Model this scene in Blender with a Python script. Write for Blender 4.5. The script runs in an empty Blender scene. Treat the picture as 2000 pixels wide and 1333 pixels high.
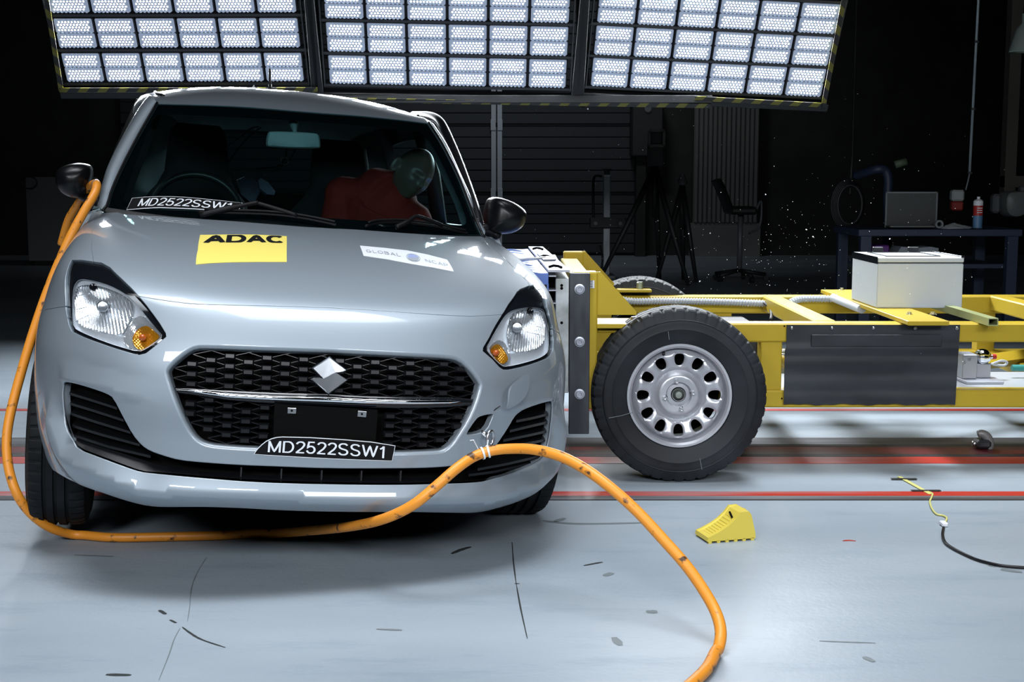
import bpy, bmesh, math, random
import numpy as np
from mathutils import Vector, Matrix
from mathutils.geometry import delaunay_2d_cdt

C = bpy.context.scene
COL = C.collection
random.seed(7)
PI = math.pi

# ------------------------------------------------------------------ camera
FPX, CAM_H, PIT = 2600.0, 1.1524, math.radians(6.985)
cd = bpy.data.cameras.new('camera')
cd.sensor_width = 36.0
cd.lens = 36.0 * FPX / 2000.0
cd.clip_start, cd.clip_end = 0.05, 100
cam = bpy.data.objects.new('camera', cd)
COL.objects.link(cam)
cam.location = (0, 0, CAM_H)
cam.rotation_euler = (PI / 2 - PIT, 0, 0)
C.camera = cam

# ------------------------------------------------------------------ view, world, big lamps
C.view_settings.view_transform = 'Standard'
C.view_settings.look = 'None'
C.view_settings.gamma = 1
C.view_settings.use_curve_mapping = False
C.view_settings.exposure = 0.0
try:
    C.cycles.use_denoising = True
    C.cycles.max_bounces = 8
    C.cycles.transparent_max_bounces = 12
    C.cycles.sample_clamp_indirect = 6
    C.cycles.filter_width = 1.25
    C.cycles.caustics_reflective = False
    C.cycles.caustics_refractive = False
except Exception:
    pass
world = bpy.data.worlds.new('hall_dark')
C.world = world
world.use_nodes = True
world.node_tree.nodes['Background'].inputs[0].default_value = (.010, .016, .022, 1)
world.node_tree.nodes['Background'].inputs[1].default_value = .25


def area(name, loc, target, sx, sy, watts, spread=120, col=(.92, .95, 1)):
    l = bpy.data.lights.new(name, 'AREA')
    l.shape = 'RECTANGLE'
    l.size, l.size_y = sx, sy
    l.energy = watts
    l.color = col
    l.spread = math.radians(spread)
    o = bpy.data.objects.new(name, l)
    COL.objects.link(o)
    o.location = loc
    d = Vector(target) - Vector(loc)
    o.rotation_euler = d.to_track_quat('-Z', 'Y').to_euler()
    return o


# the hall's other flood banks hang over and behind the camera, aimed down into the crash bay
for i in range(3):
    area('overhead_flood', (-2.0 + 2.0 * i, 3.3, 4.9), (-1.7 + 1.9 * i, 3.45, 0), 2.0, 2.0, (19, 23, 6)[i], 54)
for i in range(3):
    area('front_flood', (-2.4 + 2.4 * i, -1.4, 2.9), (-1.0 + 1.2 * i, 4.0, .2), 1.4, .8, 22, 72)
area('bay_flood', (1.9, 6.0, 4.9), (1.7, 5.75, 0), 1.8, 1.2, 36, 46)
area('bay_flood', (-3.5, 5.6, 4.9), (-3.3, 5.3, 0), 1.4, 1.2, 20, 46)
area('door_fill', (.5, 15.5, 6.4), (-.5, 20, 2.0), 1.5, .5, 26, 110)  # added fill lamp to lift the sectional door, not one of the hall's floods


# ------------------------------------------------------------------ tags and small mesh helpers
def tag(o, label=None, cat=None, group=None, kind=None):
    if label: o['label'] = label
    if cat: o['category'] = cat
    if group: o['group'] = group
    if kind: o['kind'] = kind
    return o


def empty(name, loc=(0, 0, 0), parent=None):
    o = bpy.data.objects.new(name, None)
    o.empty_display_size = .1
    COL.objects.link(o)
    o.location = loc
    if parent: o.parent = parent
    return o


def mobj(name, verts, faces, mat, parent=None, smooth=True, normals=None, angle=None):
    me = bpy.data.meshes.new(name)
    me.from_pydata([tuple(map(float, v)) for v in verts], [], [tuple(int(i) for i in f) for f in faces])
    me.validate()
    me.update()
    if isinstance(mat, (list, tuple)):
        for m in mat: me.materials.append(m)
    elif mat: me.materials.append(mat)
    if normals is not None:
        me.polygons.foreach_set('use_smooth', [True] * len(me.polygons))
        if len(me.vertices) == len(normals):
            me.normals_split_custom_set_from_vertices([tuple(map(float, n)) for n in normals])
    elif angle is not None:
        me.polygons.foreach_set('use_smooth', [True] * len(me.polygons))
        me.set_sharp_from_angle(angle=math.radians(angle))
    elif smooth:
        me.polygons.foreach_set('use_smooth', [True] * len(me.polygons))
    o = bpy.data.objects.new(name, me)
    COL.objects.link(o)
    if parent: o.parent = parent
    return o


class MB:
    """collects simple solids into one mesh"""
    def __init__(s):
        s.v, s.f, s.mi = [], [], []
        s.cur = 0

    def add(s, v, f):
        b = len(s.v)
        s.v += [tuple(map(float, p)) for p in v]
        s.f += [tuple(i + b for i in q) for q in f]
        s.mi += [s.cur] * len(f)
        return s

    def box(s, c, d, R=None, bev=0.0):
        hx, hy, hz = d[0] / 2, d[1] / 2, d[2] / 2
        b = min(bev, hx * .99, hy * .99, hz * .99)
        if b <= 0:
            v = [(x, y, z) for z in (-hz, hz) for y in (-hy, hy) for x in (-hx, hx)]
            f = [(0, 2, 3, 1), (4, 5, 7, 6), (0, 1, 5, 4), (2, 6, 7, 3), (0, 4, 6, 2), (1, 3, 7, 5)]
        else:
            v, f = [], []
            idx = {}
            for sx in (-1, 1):
                for sy in (-1, 1):
                    for sz in (-1, 1):
                        for ax in range(3):
                            p = [sx * (hx - b), sy * (hy - b), sz * (hz - b)]
                            p[ax] += (sx, sy, sz)[ax] * b
                            idx[(sx, sy, sz, ax)] = len(v)
                            v.append(tuple(p))
            for ax in range(3):
                a1, a2 = [k for k in range(3) if k != ax]
                for sg in (-1, 1):
                    q = []
                    for (p, r) in ((-1, -1), (1, -1), (1, 1), (-1, 1)):
                        k = [0, 0, 0]
                        k[ax], k[a1], k[a2] = sg, p, r
                        q.append(idx[(k[0], k[1], k[2], ax)])
                    fl = (sg > 0) == (ax != 1)
                    f.append(tuple(q if fl else q[::-1]))
            for ax in range(3):
                a1, a2 = [k for k in range(3) if k != ax]
                for p in (-1, 1):
                    for r in (-1, 1):
                        def K(sg, face):
                            k = [0, 0, 0]
                            k[ax], k[a1], k[a2] = sg, p, r
                            return idx[(k[0], k[1], k[2], face)]
                        f.append((K(-1, a1), K(1, a1), K(1, a2), K(-1, a2)))
            for sx in (-1, 1):
                for sy in (-1, 1):
                    for sz in (-1, 1):
                        f.append(tuple(idx[(sx, sy, sz, k)] for k in range(3)))
        M_ = Matrix(R).to_3x3() if R is not None else None
        vv = []
        for p in v:
            p = Vector(p)
            if M_ is not None: p = M_ @ p
            vv.append(tuple(p + Vector(c)))
        return s.add(vv, f)

    def rings(s, rings, closed=True, cap0=False, cap1=False, loop=False):
        n = len(rings[0])
        v = [p for r in rings for p in r]
        f = []
        m = len(rings)
        for i in range(m if loop else m - 1):
            i2 = (i + 1) % m
            for j in range(n if closed else n - 1):
                k = (j + 1) % n
                f.append((i * n + j, i * n + k, i2 * n + k, i2 * n + j))
        if cap0: f.append(tuple(range(n))[::-1])
        if cap1: f.append(tuple((m - 1) * n + j for j in range(n)))
        return s.add(v, f)

    def tube(s, pts, r, n=12, caps=True, loop=False):
        P = [Vector(p) for p in pts]
        rr = r if isinstance(r, (list, tuple)) else [r] * len(P)
        m = len(P)
        T_ = []
        for i in range(m):
            if loop: t = P[(i + 1) % m] - P[i - 1]
            else: t = P[min(i + 1, m - 1)] - P[max(i - 1, 0)]
            T_.append(t.normalized())
        a = Vector((0, 0, 1)) if abs(T_[0].z) < .9 else Vector((1, 0, 0))
        nrm = (a - T_[0] * a.dot(T_[0])).normalized()
        R_ = []
        for i in range(m):
            nrm = (nrm - T_[i] * nrm.dot(T_[i])).normalized()
            b = T_[i].cross(nrm)
            R_.append([tuple(P[i] + (nrm * math.cos(2 * PI * j / n) + b * math.sin(2 * PI * j / n)) * rr[i]) for j in range(n)])
        return s.rings(R_, True, caps and not loop, caps and not loop, loop)

    def lathe(s, prof, origin, axis, n=32, up=None, closed=False):
        ax = Vector(axis).normalized()
        a = Vector(up) if up else (Vector((0, 0, 1)) if abs(ax.z) < .9 else Vector((1, 0, 0)))
        u = (a - ax * a.dot(ax)).normalized()
        w = ax.cross(u)
        o = Vector(origin)
        R_ = [[tuple(o + ax * h + (u * math.cos(2 * PI * j / n) + w * math.sin(2 * PI * j / n)) * r) for j in range(n)] for (r, h) in prof]
        return s.rings(R_, True, loop=closed)

    def prism(s, poly, d0, d1, f3):
        """poly 2-D, extruded between depth d0 and d1; f3(x,y,d)->xyz"""
        n = len(poly)
        v = [f3(x, y, d0) for x, y in poly] + [f3(x, y, d1) for x, y in poly]
        f = [(i, (i + 1) % n, n + (i + 1) % n, n + i) for i in range(n)]
        f += [tuple(range(n))[::-1], tuple(range(n, 2 * n))]
        return s.add(v, f)

    def build(s, name, mat, parent=None, smooth=False, angle=None):
        o = mobj(name, s.v, s.f, mat, parent, smooth, None, angle)
        if isinstance(mat, (list, tuple)) and len(o.data.polygons) == len(s.mi):
            o.data.polygons.foreach_set('material_index', s.mi)
        bm = bmesh.new()
        bm.from_mesh(o.data)
        bmesh.ops.recalc_face_normals(bm, faces=bm.faces)
        bm.to_mesh(o.data)
        bm.free()
        if angle is not None:
            o.data.set_sharp_from_angle(angle=math.radians(angle))
        return o


def bezier(pts, k=10):
    """Catmull-Rom through the points"""
    P = [Vector(p) for p in pts]
    out = []
    n = len(P)
    for i in range(n - 1):
        a, b, c, d = P[max(i - 1, 0)], P[i], P[i + 1], P[min(i + 2, n - 1)]
        for j in range(k):
            t = j / k
            out.append(.5 * ((2 * b) + (c - a) * t + (2 * a - 5 * b + 4 * c - d) * t * t + (3 * b - a - 3 * c + d) * t ** 3))
    out.append(P[-1])
    return out


# ------------------------------------------------------------------ materials
def mat(name, col=(.5, .5, .5), rough=.5, metal=0.0, spec=.5, coat=0.0, emit=None, estr=1.0):
    m = bpy.data.materials.new(name)
    m.use_nodes = True
    b = m.node_tree.nodes['Principled BSDF']
    b.inputs['Base Color'].default_value = (*col, 1)
    b.inputs['Roughness'].default_value = rough
    b.inputs['Metallic'].default_value = metal
    b.inputs['Specular IOR Level'].default_value = spec
    b.inputs['Coat Weight'].default_value = coat
    b.inputs['Coat Roughness'].default_value = .03
    if emit:
        b.inputs['Emission Color'].default_value = (*emit, 1)
        b.inputs['Emission Strength'].default_value = estr
    return m


def nodes(m):
    return m.node_tree.nodes, m.node_tree.links, m.node_tree.nodes['Principled BSDF']


def dirt(m, c1, c2, scale=6, detail=6, lo=.4, hi=.65, stretch=(1, 1, 1), bump=0.0, rough=None, bscale=None):
    """noise mix between two colours on a material"""
    N, L, b = nodes(m)
    tc = N.new('ShaderNodeTexCoord')
    mp = N.new('ShaderNodeMapping')
    mp.inputs['Scale'].default_value = stretch
    L.new(tc.outputs['Object'], mp.inputs[0])
    no = N.new('ShaderNodeTexNoise')
    no.inputs['Scale'].default_value = scale
    no.inputs['Detail'].default_value = detail
    L.new(mp.outputs[0], no.inputs['Vector'])
    r = N.new('ShaderNodeValToRGB')
    r.color_ramp.elements[0].position, r.color_ramp.elements[1].position = lo, hi
    r.color_ramp.elements[0].color = (*c1, 1)
    r.color_ramp.elements[1].color = (*c2, 1)
    L.new(no.outputs[0], r.inputs[0])
    L.new(r.outputs[0], b.inputs['Base Color'])
    if bump:
        n2 = N.new('ShaderNodeTexNoise')
        n2.inputs['Scale'].default_value = bscale or scale * 8
        L.new(mp.outputs[0], n2.inputs['Vector'])
        bp = N.new('ShaderNodeBump')
        bp.inputs['Strength'].default_value = bump
        bp.inputs['Distance'].default_value = .01
        L.new(n2.outputs[0], bp.inputs['Height'])
        L.new(bp.outputs[0], b.inputs['Normal'])
    if rough:
        mr = N.new('ShaderNodeMapRange')
        mr.inputs['To Min'].default_value, mr.inputs['To Max'].default_value = rough
        L.new(no.outputs[0], mr.inputs[0])
        L.new(mr.outputs[0], b.inputs['Roughness'])
    return m


def glassmat(name, tint, ior=1.5, rough=0.0):
    """a thin pane: tinted transparency under a Fresnel reflection"""
    m = bpy.data.materials.new(name)
    m.use_nodes = True
    N, L = m.node_tree.nodes, m.node_tree.links
    N.remove(N['Principled BSDF'])
    t = N.new('ShaderNodeBsdfTransparent')
    t.inputs[0].default_value = (*tint, 1)
    g = N.new('ShaderNodeBsdfGlossy')
    g.inputs['Roughness'].default_value = rough
    lw = N.new('ShaderNodeLayerWeight')       # the same from both faces of the pane
    lw.inputs['Blend'].default_value = .5
    pw = N.new('ShaderNodeMath'); pw.operation = 'POWER'; pw.inputs[1].default_value = 5
    L.new(lw.outputs['Facing'], pw.inputs[0])
    fr = N.new('ShaderNodeMapRange')
    fr.inputs['To Min'].default_value, fr.inputs['To Max'].default_value = .055, .95
    L.new(pw.outputs[0], fr.inputs[0])
    mx = N.new('ShaderNodeMixShader')
    L.new(fr.outputs[0], mx.inputs[0])
    L.new(t.outputs[0], mx.inputs[1])
    L.new(g.outputs[0], mx.inputs[2])
    L.new(mx.outputs[0], N['Material Output'].inputs[0])
    return m


PAINT = mat('silver_paint', (.285, .335, .38), .30, .52, .5, 1.0)
PAINT.node_tree.nodes['Principled BSDF'].inputs['Coat Weight'].default_value = .75
PAINT.node_tree.nodes['Principled BSDF'].inputs['Roughness'].default_value = .52
BLACKP = mat('black_plastic', (.006, .0065, .008), .36, 0, .35)
BLACKM = mat('matt_black_plastic', (.006, .0065, .008), .55)
GLOSSB = mat('gloss_black', (.006, .007, .009), .08, 0, .5)
DEEP = mat('deep_black', (.003, .003, .003), .9, 0, .1)
CHROME = mat('chrome', (.82, .85, .88), .06, 1)
SATIN = mat('satin_metal', (.55, .57, .6), .3, 1)
RUBBER = dirt(mat('tyre_rubber', (.02, .02, .022), .65, 0, .15), (.006, .007, .008), (.013, .015, .017), 9, 5, .35, .7)
WHITEP = mat('white_plastic', (.75, .77, .8), .4)
STICKB = mat('sticker_black', (.004, .004, .005), .7, 0, .15)
STICKW = mat('sticker_white', (.72, .76, .8), .5)
STICKY = mat('sticker_yellow', (.78, .66, .15), .5, 0, .2)
GLASS_W = glassmat('windscreen_glass', (.40, .58, .59))
GLASS_S = glassmat('side_glass', (.45, .60, .62))
GLASS_L = glassmat('lamp_cover', (.93, .96, .98))
AMBER = mat('amber_lens', (.62, .25, .012), .12, .55, .8)
AMBERB = mat('amber_bulb', (.5, .09, .01), .1, 0, .8)
LAMPCHROME = mat('lamp_reflector', (.95, .97, 1.0), .11, .78)
LAMPGREY = mat('lamp_bezel_silver', (.78, .81, .85), .25, .4)
INTDARK = mat('cabin_plastic', (.012, .013, .014), .55)
SEATF = mat('seat_fabric', (.011, .011, .013), .9)

# ------------------------------------------------------------------ where the car stands, and pixel <-> place helpers
YAW, ROLL, CPIT = np.radians([13.80929457, 4.19393014, -.20369815])
CT = np.array([-.54647519, 3.60655874, .00432307])


def rotm(yaw, roll, pit):
    cy, sy = np.cos(yaw), np.sin(yaw); cr, sr = np.cos(roll), np.sin(roll); cp, sp = np.cos(pit), np.sin(pit)
    return np.array([[cy, -sy, 0], [sy, cy, 0], [0, 0, 1]]) @ np.array([[cr, 0, sr], [0, 1, 0], [-sr, 0, cr]]) @ np.array([[1, 0, 0], [0, cp, -sp], [0, sp, cp]])


CM = rotm(YAW, ROLL, CPIT)
EYE = np.array([0, 0, CAM_H])
cP, sP = math.cos(PIT), math.sin(PIT)


def ray(px, py):
    u, v = (px - 1000.) / FPX, -(py - 666.5) / FPX
    return np.array([u, cP + v * sP, -sP + v * cP])


def proj(P):
    d = np.asarray(P) - EYE
    z = d[..., 1] * cP - d[..., 2] * sP
    v = d[..., 1] * sP + d[..., 2] * cP
    return np.stack([1000 + FPX * d[..., 0] / z, 666.5 - FPX * v / z], -1)


def at(px, py, Y):
    d = ray(px, py); return EYE + d * (Y / d[1])


def onfloor(px, py, z=0.0):
    d = ray(px, py); return EYE + d * ((z - CAM_H) / d[2])


LO = CM.T @ (EYE - CT)


def loc(px, py, yl):
    """a pixel on the plane y = yl of the car's own frame"""
    d = CM.T @ ray(px, py); return LO + d * ((yl - LO[1]) / d[1])


def locx(px, py, xl):
    d = CM.T @ ray(px, py); return LO + d * ((xl - LO[0]) / d[0])


def locz(px, py, zl):
    d = CM.T @ ray(px, py); return LO + d * ((zl - LO[2]) / d[2])


def toworld(p): return CM @ np.asarray(p) + CT


CAR = empty('hatchback_car')
CAR.matrix_world = Matrix([[*CM[0], CT[0]], [*CM[1], CT[1]], [*CM[2], CT[2]], [0, 0, 0, 1]])
tag(CAR, 'silver five-door hatchback being struck in its side by the yellow trolley', 'car')

# ------------------------------------------------------------------ the front body as one smooth surface (angle, height)
KZ = np.array([.15, .20, .235, .285, .32, .36, .42, .50, .60, .67, .72, .765, .795, .82, .86, .90, .94, .97, .99, 1.01, 1.04, 1.08])
KY = np.array([.10, .06, .028, .006, .0, .0, .0, -.006, .0, .014, .038, .070, .105, .165, .29, .44, .63, .81, .95, 1.12, 1.45, 1.8])
KW = np.array([.75, .775, .79, .805, .815, .825, .832, .838, .839, .832, .822, .812, .803, .793, .777, .760, .742, .730, .722, .712, .695, .675])
KC = np.array([.85, .85, .85, .85, .85, .85, .85, .86, .88, .90, .95, 1.0, 1.05, 1.1, 1.2, 1.3, 1.4, 1.5, 1.6, 1.7, 2.0, 2.3])
KN = np.array([2.8, 2.9, 3.0, 3.0, 3.0, 3.0, 3.0, 3.0, 3.0, 2.95, 3.0, 3.2, 3.5, 4.0, 4.8, 5.0, 4.8, 4.2, 3.8, 3.6, 3.4, 3.2])


def spl(xk, yk):
    n = len(xk); h = np.diff(xk); d = np.diff(yk) / h
    m = np.zeros(n); m[0] = d[0]; m[-1] = d[-1]
    for i in range(1, n - 1):
        m[i] = 0 if d[i - 1] * d[i] <= 0 else (h[i - 1] + h[i]) * 3 / ((2 * h[i] + h[i - 1]) / d[i - 1] + (h[i] + 2 * h[i - 1]) / d[i])

    def f(x):
        x = np.clip(x, xk[0], xk[-1]); i = np.clip(np.searchsorted(xk, x) - 1, 0, n - 2); t = (x - xk[i]) / h[i]
        return (1 + 2 * t) * (1 - t) ** 2 * yk[i] + t * (1 - t) ** 2 * h[i] * m[i] + t * t * (3 - 2 * t) * yk[i + 1] + t * t * (t - 1) * h[i] * m[i + 1]
    return f


def soft(f, w=.012):
    return lambda x: sum(f(np.asarray(x) + w * k) * c for k, c in ((-2, .1), (-1, .2), (0, .4), (1, .2), (2, .1)))


fy, fw, fc, fn = [soft(spl(KZ, k)) for k in (KY, KW, KC, KN)]


def S(th, z):
    th = np.asarray(th, float); z = np.asarray(z, float)
    y0, W, yc, n = fy(z), fw(z), fc(z), fn(z); D = yc - y0
    W = np.where(th < 0, W * .992, W * 1.006)
    t = np.clip(th, -np.pi / 2, np.pi / 2); ex = th - t
    s, c = np.sin(t), np.cos(t)
    r = (np.abs(c / D) ** n + np.abs(s / W) ** n) ** (-1 / n)
    return np.stack([r * s, yc - r * c + np.abs(ex), z], -1)


_z = np.linspace(.15, 1.08, 2000)
_v = np.concatenate([[0], np.cumsum(np.sqrt(np.diff(_z) ** 2 + np.diff(fy(_z)) ** 2))])
US = .86


def z2v(z): return np.interp(z, _z, _v)
def v2z(v): return np.interp(v, _v, _z)


def Suv(uv):
    uv = np.asarray(uv, float)
    return S(uv[..., 0] / US, v2z(uv[..., 1]))


# lookup grid for the inverse
_gt, _gz = np.meshgrid(np.linspace(-2.0, 2.0, 700), np.linspace(.16, 1.07, 500))
_gp = S(_gt, _gz)
_gw = _gp @ CM.T + CT
_gpx = proj(_gw)
_gd = np.linalg.norm(_gw - EYE, axis=-1)


def inv(px, py):
    d2 = (_gpx[..., 0] - px) ** 2 + (_gpx[..., 1] - py) ** 2
    m = d2 < max(d2.min() * 2.5, 9.0)
    k = np.argmin(np.where(m, _gd, 9e9))
    # nearest in pixels among those close in depth to the first hit
    near = m & (_gd < _gd.flat[k] + .06)
    k = np.argmin(np.where(near, d2, 9e9))
    x = np.array([_gt.flat[k], _gz.flat[k]])
    for _ in range(6):
        f = proj(S(*x) @ CM.T + CT) - (px, py)
        if np.abs(f).max() < .02: break
        J = np.stack([(proj(S(x[0] + 1e-4, x[1]) @ CM.T + CT) - (px, py) - f) / 1e-4, (proj(S(x[0], x[1] + 1e-4) @ CM.T + CT) - (px, py) - f) / 1e-4], 1)
        try: dx = -np.linalg.solve(J, f)
        except Exception: break
        dx = np.clip(dx, -.03, .03)
        y = x + dx
        g = proj(S(*y) @ CM.T + CT) - (px, py)
        if np.abs(g).max() > np.abs(f).max() * 1.02: break
        x = y
    return np.array([x[0] * US, float(z2v(x[1]))])


def inv_line(pts, closed=False, step=.007):
    """trace of pixels -> resampled polyline in (u, v)"""
    q = np.array([inv(*p) for p in pts])
    if closed: q = np.vstack([q, q[:1]])
    out = []
    for a, b in zip(q[:-1], q[1:]):
        n = max(1, int(round(np.linalg.norm(b - a) / step)))
        out += [a + (b - a) * k / n for k in range(n)]
    if not closed: out.append(q[-1])
    return np.array(out)


def rounded(pts, k=2):
    """corner-cutting of a closed pixel polygon"""
    P = np.array(pts, float)
    for _ in range(k):
        Q = np.roll(P, -1, 0)
        P = np.stack([.75 * P + .25 * Q, .25 * P + .75 * Q], 1).reshape(-1, 2)
    return P


def grow(pts, d):
    P = np.array(pts, float)
    A = ((P[:, 0] * np.roll(P[:, 1], -1) - np.roll(P[:, 0], -1) * P[:, 1]).sum()) / 2
    e1 = P - np.roll(P, 1, 0); e2 = np.roll(P, -1, 0) - P
    t = e1 / (np.linalg.norm(e1, axis=1)[:, None] + 1e-9) + e2 / (np.linalg.norm(e2, axis=1)[:, None] + 1e-9)
    t /= np.linalg.norm(t, axis=1)[:, None] + 1e-9
    nrm = np.stack([t[:, 1], -t[:, 0]], 1) * np.sign(A)
    return P + nrm * d


def inpoly(P, poly):
    P = np.asarray(P); x, y = P[:, 0], P[:, 1]
    c = np.zeros(len(P), bool)
    for (x1, y1), (x2, y2) in zip(poly, np.roll(poly, -1, 0)):
        k = (y1 > y) != (y2 > y)
        xi = (x2 - x1) * (y - y1) / (y2 - y1 + 1e-15) + x1
        c ^= k & (x < xi)
    return c


def dseg(P, line):
    """distance to a polyline and which side"""
    P = np.asarray(P, float)
    best = np.full(len(P), 9e9); side = np.zeros(len(P)); tt = np.zeros(len(P))
    n = len(line) - 1
    for i, (a, b) in enumerate(zip(line[:-1], line[1:])):
        ab = b - a; L2 = (ab ** 2).sum() + 1e-15
        t0 = ((P - a) @ ab) / L2
        t = np.clip(t0, 0, 1)
        q = a + t[:, None] * ab
        d = np.linalg.norm(P - q, axis=1)
        s = ab[0] * (P[:, 1] - a[1]) - ab[1] * (P[:, 0] - a[0])
        m = d < best - 1e-9
        best[m] = d[m]; side[m] = np.sign(s[m]); tt[m] = (i + t[m]) / n
    return best, side, tt


# traces (photo pixels) of what is cut into the body
HL_L = [(139.7, 507), (159.5, 507), (181, 510), (199, 512.3), (215.6, 521.4), (235.4, 541), (256.9, 561.8), (275, 582.4), (294.8, 607.2), (313, 632), (324.5, 651), (325.3, 658.3), (308, 673.2), (285, 691.3), (271.7, 694.6), (258.5, 692), (225.5, 682), (192.5, 670.7), (159.5, 658.3), (139.7, 648.4), (133.9, 635), (128, 605.5), (126.5, 572.5), (127.3, 544.5), (133, 521.4)]
HL_R = [(1016, 564), (1031, 558), (1043, 556.8), (1053, 558), (1058, 565.5), (1064, 582), (1069, 600), (1074, 618), (1079, 637.5), (1081.5, 664.5), (1080.5, 687), (1077, 693.8), (1070, 700.5), (1047.5, 709.5), (1017.5, 718.5), (992, 723.8), (983, 723.3), (975.5, 718.5), (962, 703.5), (942.5, 686.3), (943.3, 678.8), (954.5, 660), (977, 619.5), (992, 594), (1008.5, 570)]
GRILLE = [(383, 680.7), (410, 680.7), (482, 683.4), (560, 686), (640, 688.8), (720, 692.4), (810, 697), (873, 700.5), (896.5, 705), (918, 724.8), (934.3, 748), (935, 755.4), (927, 784), (911, 822), (889, 856), (876.7, 870.7), (864, 878.8), (846, 880.6), (770.5, 883.3), (640, 880), (496.5, 874.3), (446, 871.6), (410, 868), (392, 861.7), (377.6, 849), (359.6, 818.5), (341.6, 771.7), (329, 732), (330, 723), (341.6, 710.4), (365, 690.6)]
LOWER = [(124, 755.7), (126.5, 749.5), (133, 748), (150, 750.5), (180, 760), (208, 770), (221, 779.4), (239.5, 816), (258, 850), (276, 871), (292, 881.7), (318, 891), (350, 900), (402, 905), (470, 909.5), (538, 912), (640, 916), (776, 916), (850, 914.5), (905, 909), (940, 893), (960, 882), (972, 869.4), (991.6, 840.6), (1006, 815.4), (1015, 806.4), (1033, 797.4), (1060, 788.4), (1074.5, 784.5), (1078.5, 789.3), (1077, 815.4), (1072.7, 853), (1068, 875), (1062, 891), (1051, 902), (1024, 914.5), (988, 929), (952, 938.8), (925, 941.5), (880, 943), (776, 945), (640, 943.6), (504, 939), (385, 930.7), (334, 926.6), (300, 924), (276, 921), (250, 912), (197.5, 892), (155.5, 876.5), (142.4, 860.7), (132, 837), (125.3, 805.6), (122.7, 771.5)]
TOWHOLE = [(964.6, 807.3), (950, 809), (934, 813.6), (925, 824.4), (910.6, 846), (911.5, 852.3), (934, 849.6), (952, 842.4), (964.6, 813.6)]
HOODFRONT = [(255, 574), (275, 580), (320, 587), (362.5, 592.5), (390, 594.5), (430, 595.5), (500, 597), (570, 598.7), (640, 601), (700, 604), (760, 608), (850, 614.8), (920, 618.3), (985, 614.5)]
HOODL = [(183, 514), (181.3, 500), (179.6, 470), (178.7, 454), (181, 448), (195, 438), (225, 425.5), (243, 418)]
HOODR = [(1036, 562), (1030, 551), (1015, 535), (1000, 520), (985, 505), (952, 478), (945, 468), (937, 460.5)]
FEND_L = [(60, 610), (75, 607.5), (100, 603), (130, 599)]
FEND_R = [(1078, 642), (1083, 646.5), (1092, 652), (1100, 657), (1108, 663)]
COWL = [(193, 402), (208, 407), (243, 419), (330, 424), (420, 430), (510, 437), (600, 444), (700, 449), (780, 455), (850, 459.5), (900, 461.5), (936, 462), (941, 452), (945, 444)]
BOTTOM = [(108, 921), (118.7, 927.7), (197.5, 959), (276, 981.5), (300, 985), (329, 984), (402, 982.5), (470, 985), (538, 990), (640, 992), (810, 992), (878, 995), (930, 999), (954, 996), (990, 984), (1026, 971), (1046, 962.5)]
KNEE = [(104.5, 755), (104, 779), (111, 826.6), (126.6, 876.5), (145, 897.5), (197.5, 918.5), (250, 939.5), (289, 952.6), (340, 953.5), (420, 956), (504, 959), (640, 966), (800, 968), (880, 968), (946, 967), (966, 963.6), (1002, 951.6), (1038, 937), (1059.6, 925), (1074, 907), (1083, 873), (1089, 820.8), (1089, 785)]
SHOULD_L = [(112, 742), (135, 744), (170, 752), (208, 763), (260, 777), (330, 795)]
SHOULD_R = [(1085, 779), (1060, 781), (1030, 790), (1000, 798), (960, 803), (925, 806)]

hl_l, hl_r = inv_line(HL_L, True), inv_line(HL_R, True)
grille = inv_line(rounded(GRILLE, 1), True)
grille_o = inv_line(rounded(grow(GRILLE, 9), 1), True)
lower = inv_line(rounded(LOWER, 1), True)
lower_o = inv_line(rounded(grow(LOWER, 2.5), 1), True)
towh = inv_line(rounded(TOWHOLE, 1), True)
gap_lines = [inv_line(l) for l in (HOODFRONT, HOODL, HOODR, FEND_L, FEND_R)]
cowl = inv_line(COWL)
bottom = inv_line(BOTTOM, step=.012)
bottom = bottom[np.argsort(bottom[:, 0])]
for _ in range(10): bottom[1:-1] = .25 * bottom[:-2] + .5 * bottom[1:-1] + .25 * bottom[2:]
def curve(px, k=6): return [(p.x, p.y) for p in bezier([(a, b, 0) for a, b in px], k)]


def smooth_line(l, n=6):
    l = l.copy()
    for _ in range(n): l[1:-1] = .25 * l[:-2] + .5 * l[1:-1] + .25 * l[2:]
    return l


knee = smooth_line(inv_line(curve(KNEE, 3), step=.009), 8)
sh_l, sh_r = smooth_line(inv_line(curve(SHOULD_L, 3), step=.009), 6), smooth_line(inv_line(curve(SHOULD_R, 3), step=.009), 6)


_kn = np.vstack([knee, [[knee[-1][0], 1.2], [knee[0][0], 1.2]]])


def disp(uv):
    """pressed shapes: how far the skin stands out of the smooth surface"""
    d, s, t = dseg(uv, knee)
    fade = np.clip(t / .06, 0, 1) * np.clip((1 - t) / .06, 0, 1)
    fade = fade * fade * (3 - 2 * fade)
    up = np.clip(1 - d / .045, 0, 1)
    dn = np.clip(1 - d / .085, 0, 1)
    out = fade * .034 * np.where(inpoly(uv, _kn), up, dn)
    for ln, sg in ((sh_l, 1), (sh_r, -1)):
        d, s, t = dseg(uv, ln)
        o_ = np.argsort(ln[:, 0]); above = uv[:, 1] > np.interp(uv[:, 0], ln[o_, 0], ln[o_, 1])
        fd = np.clip((1 - t) / .8, 0, 1) * np.clip(t / .15, 0, 1)
        fd = fd * fd * (3 - 2 * fd)
        out += fd * .011 * np.where(above, np.clip(1 - d / .06, 0, 1), np.clip(1 - d / .014, 0, 1))
    return out


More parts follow.
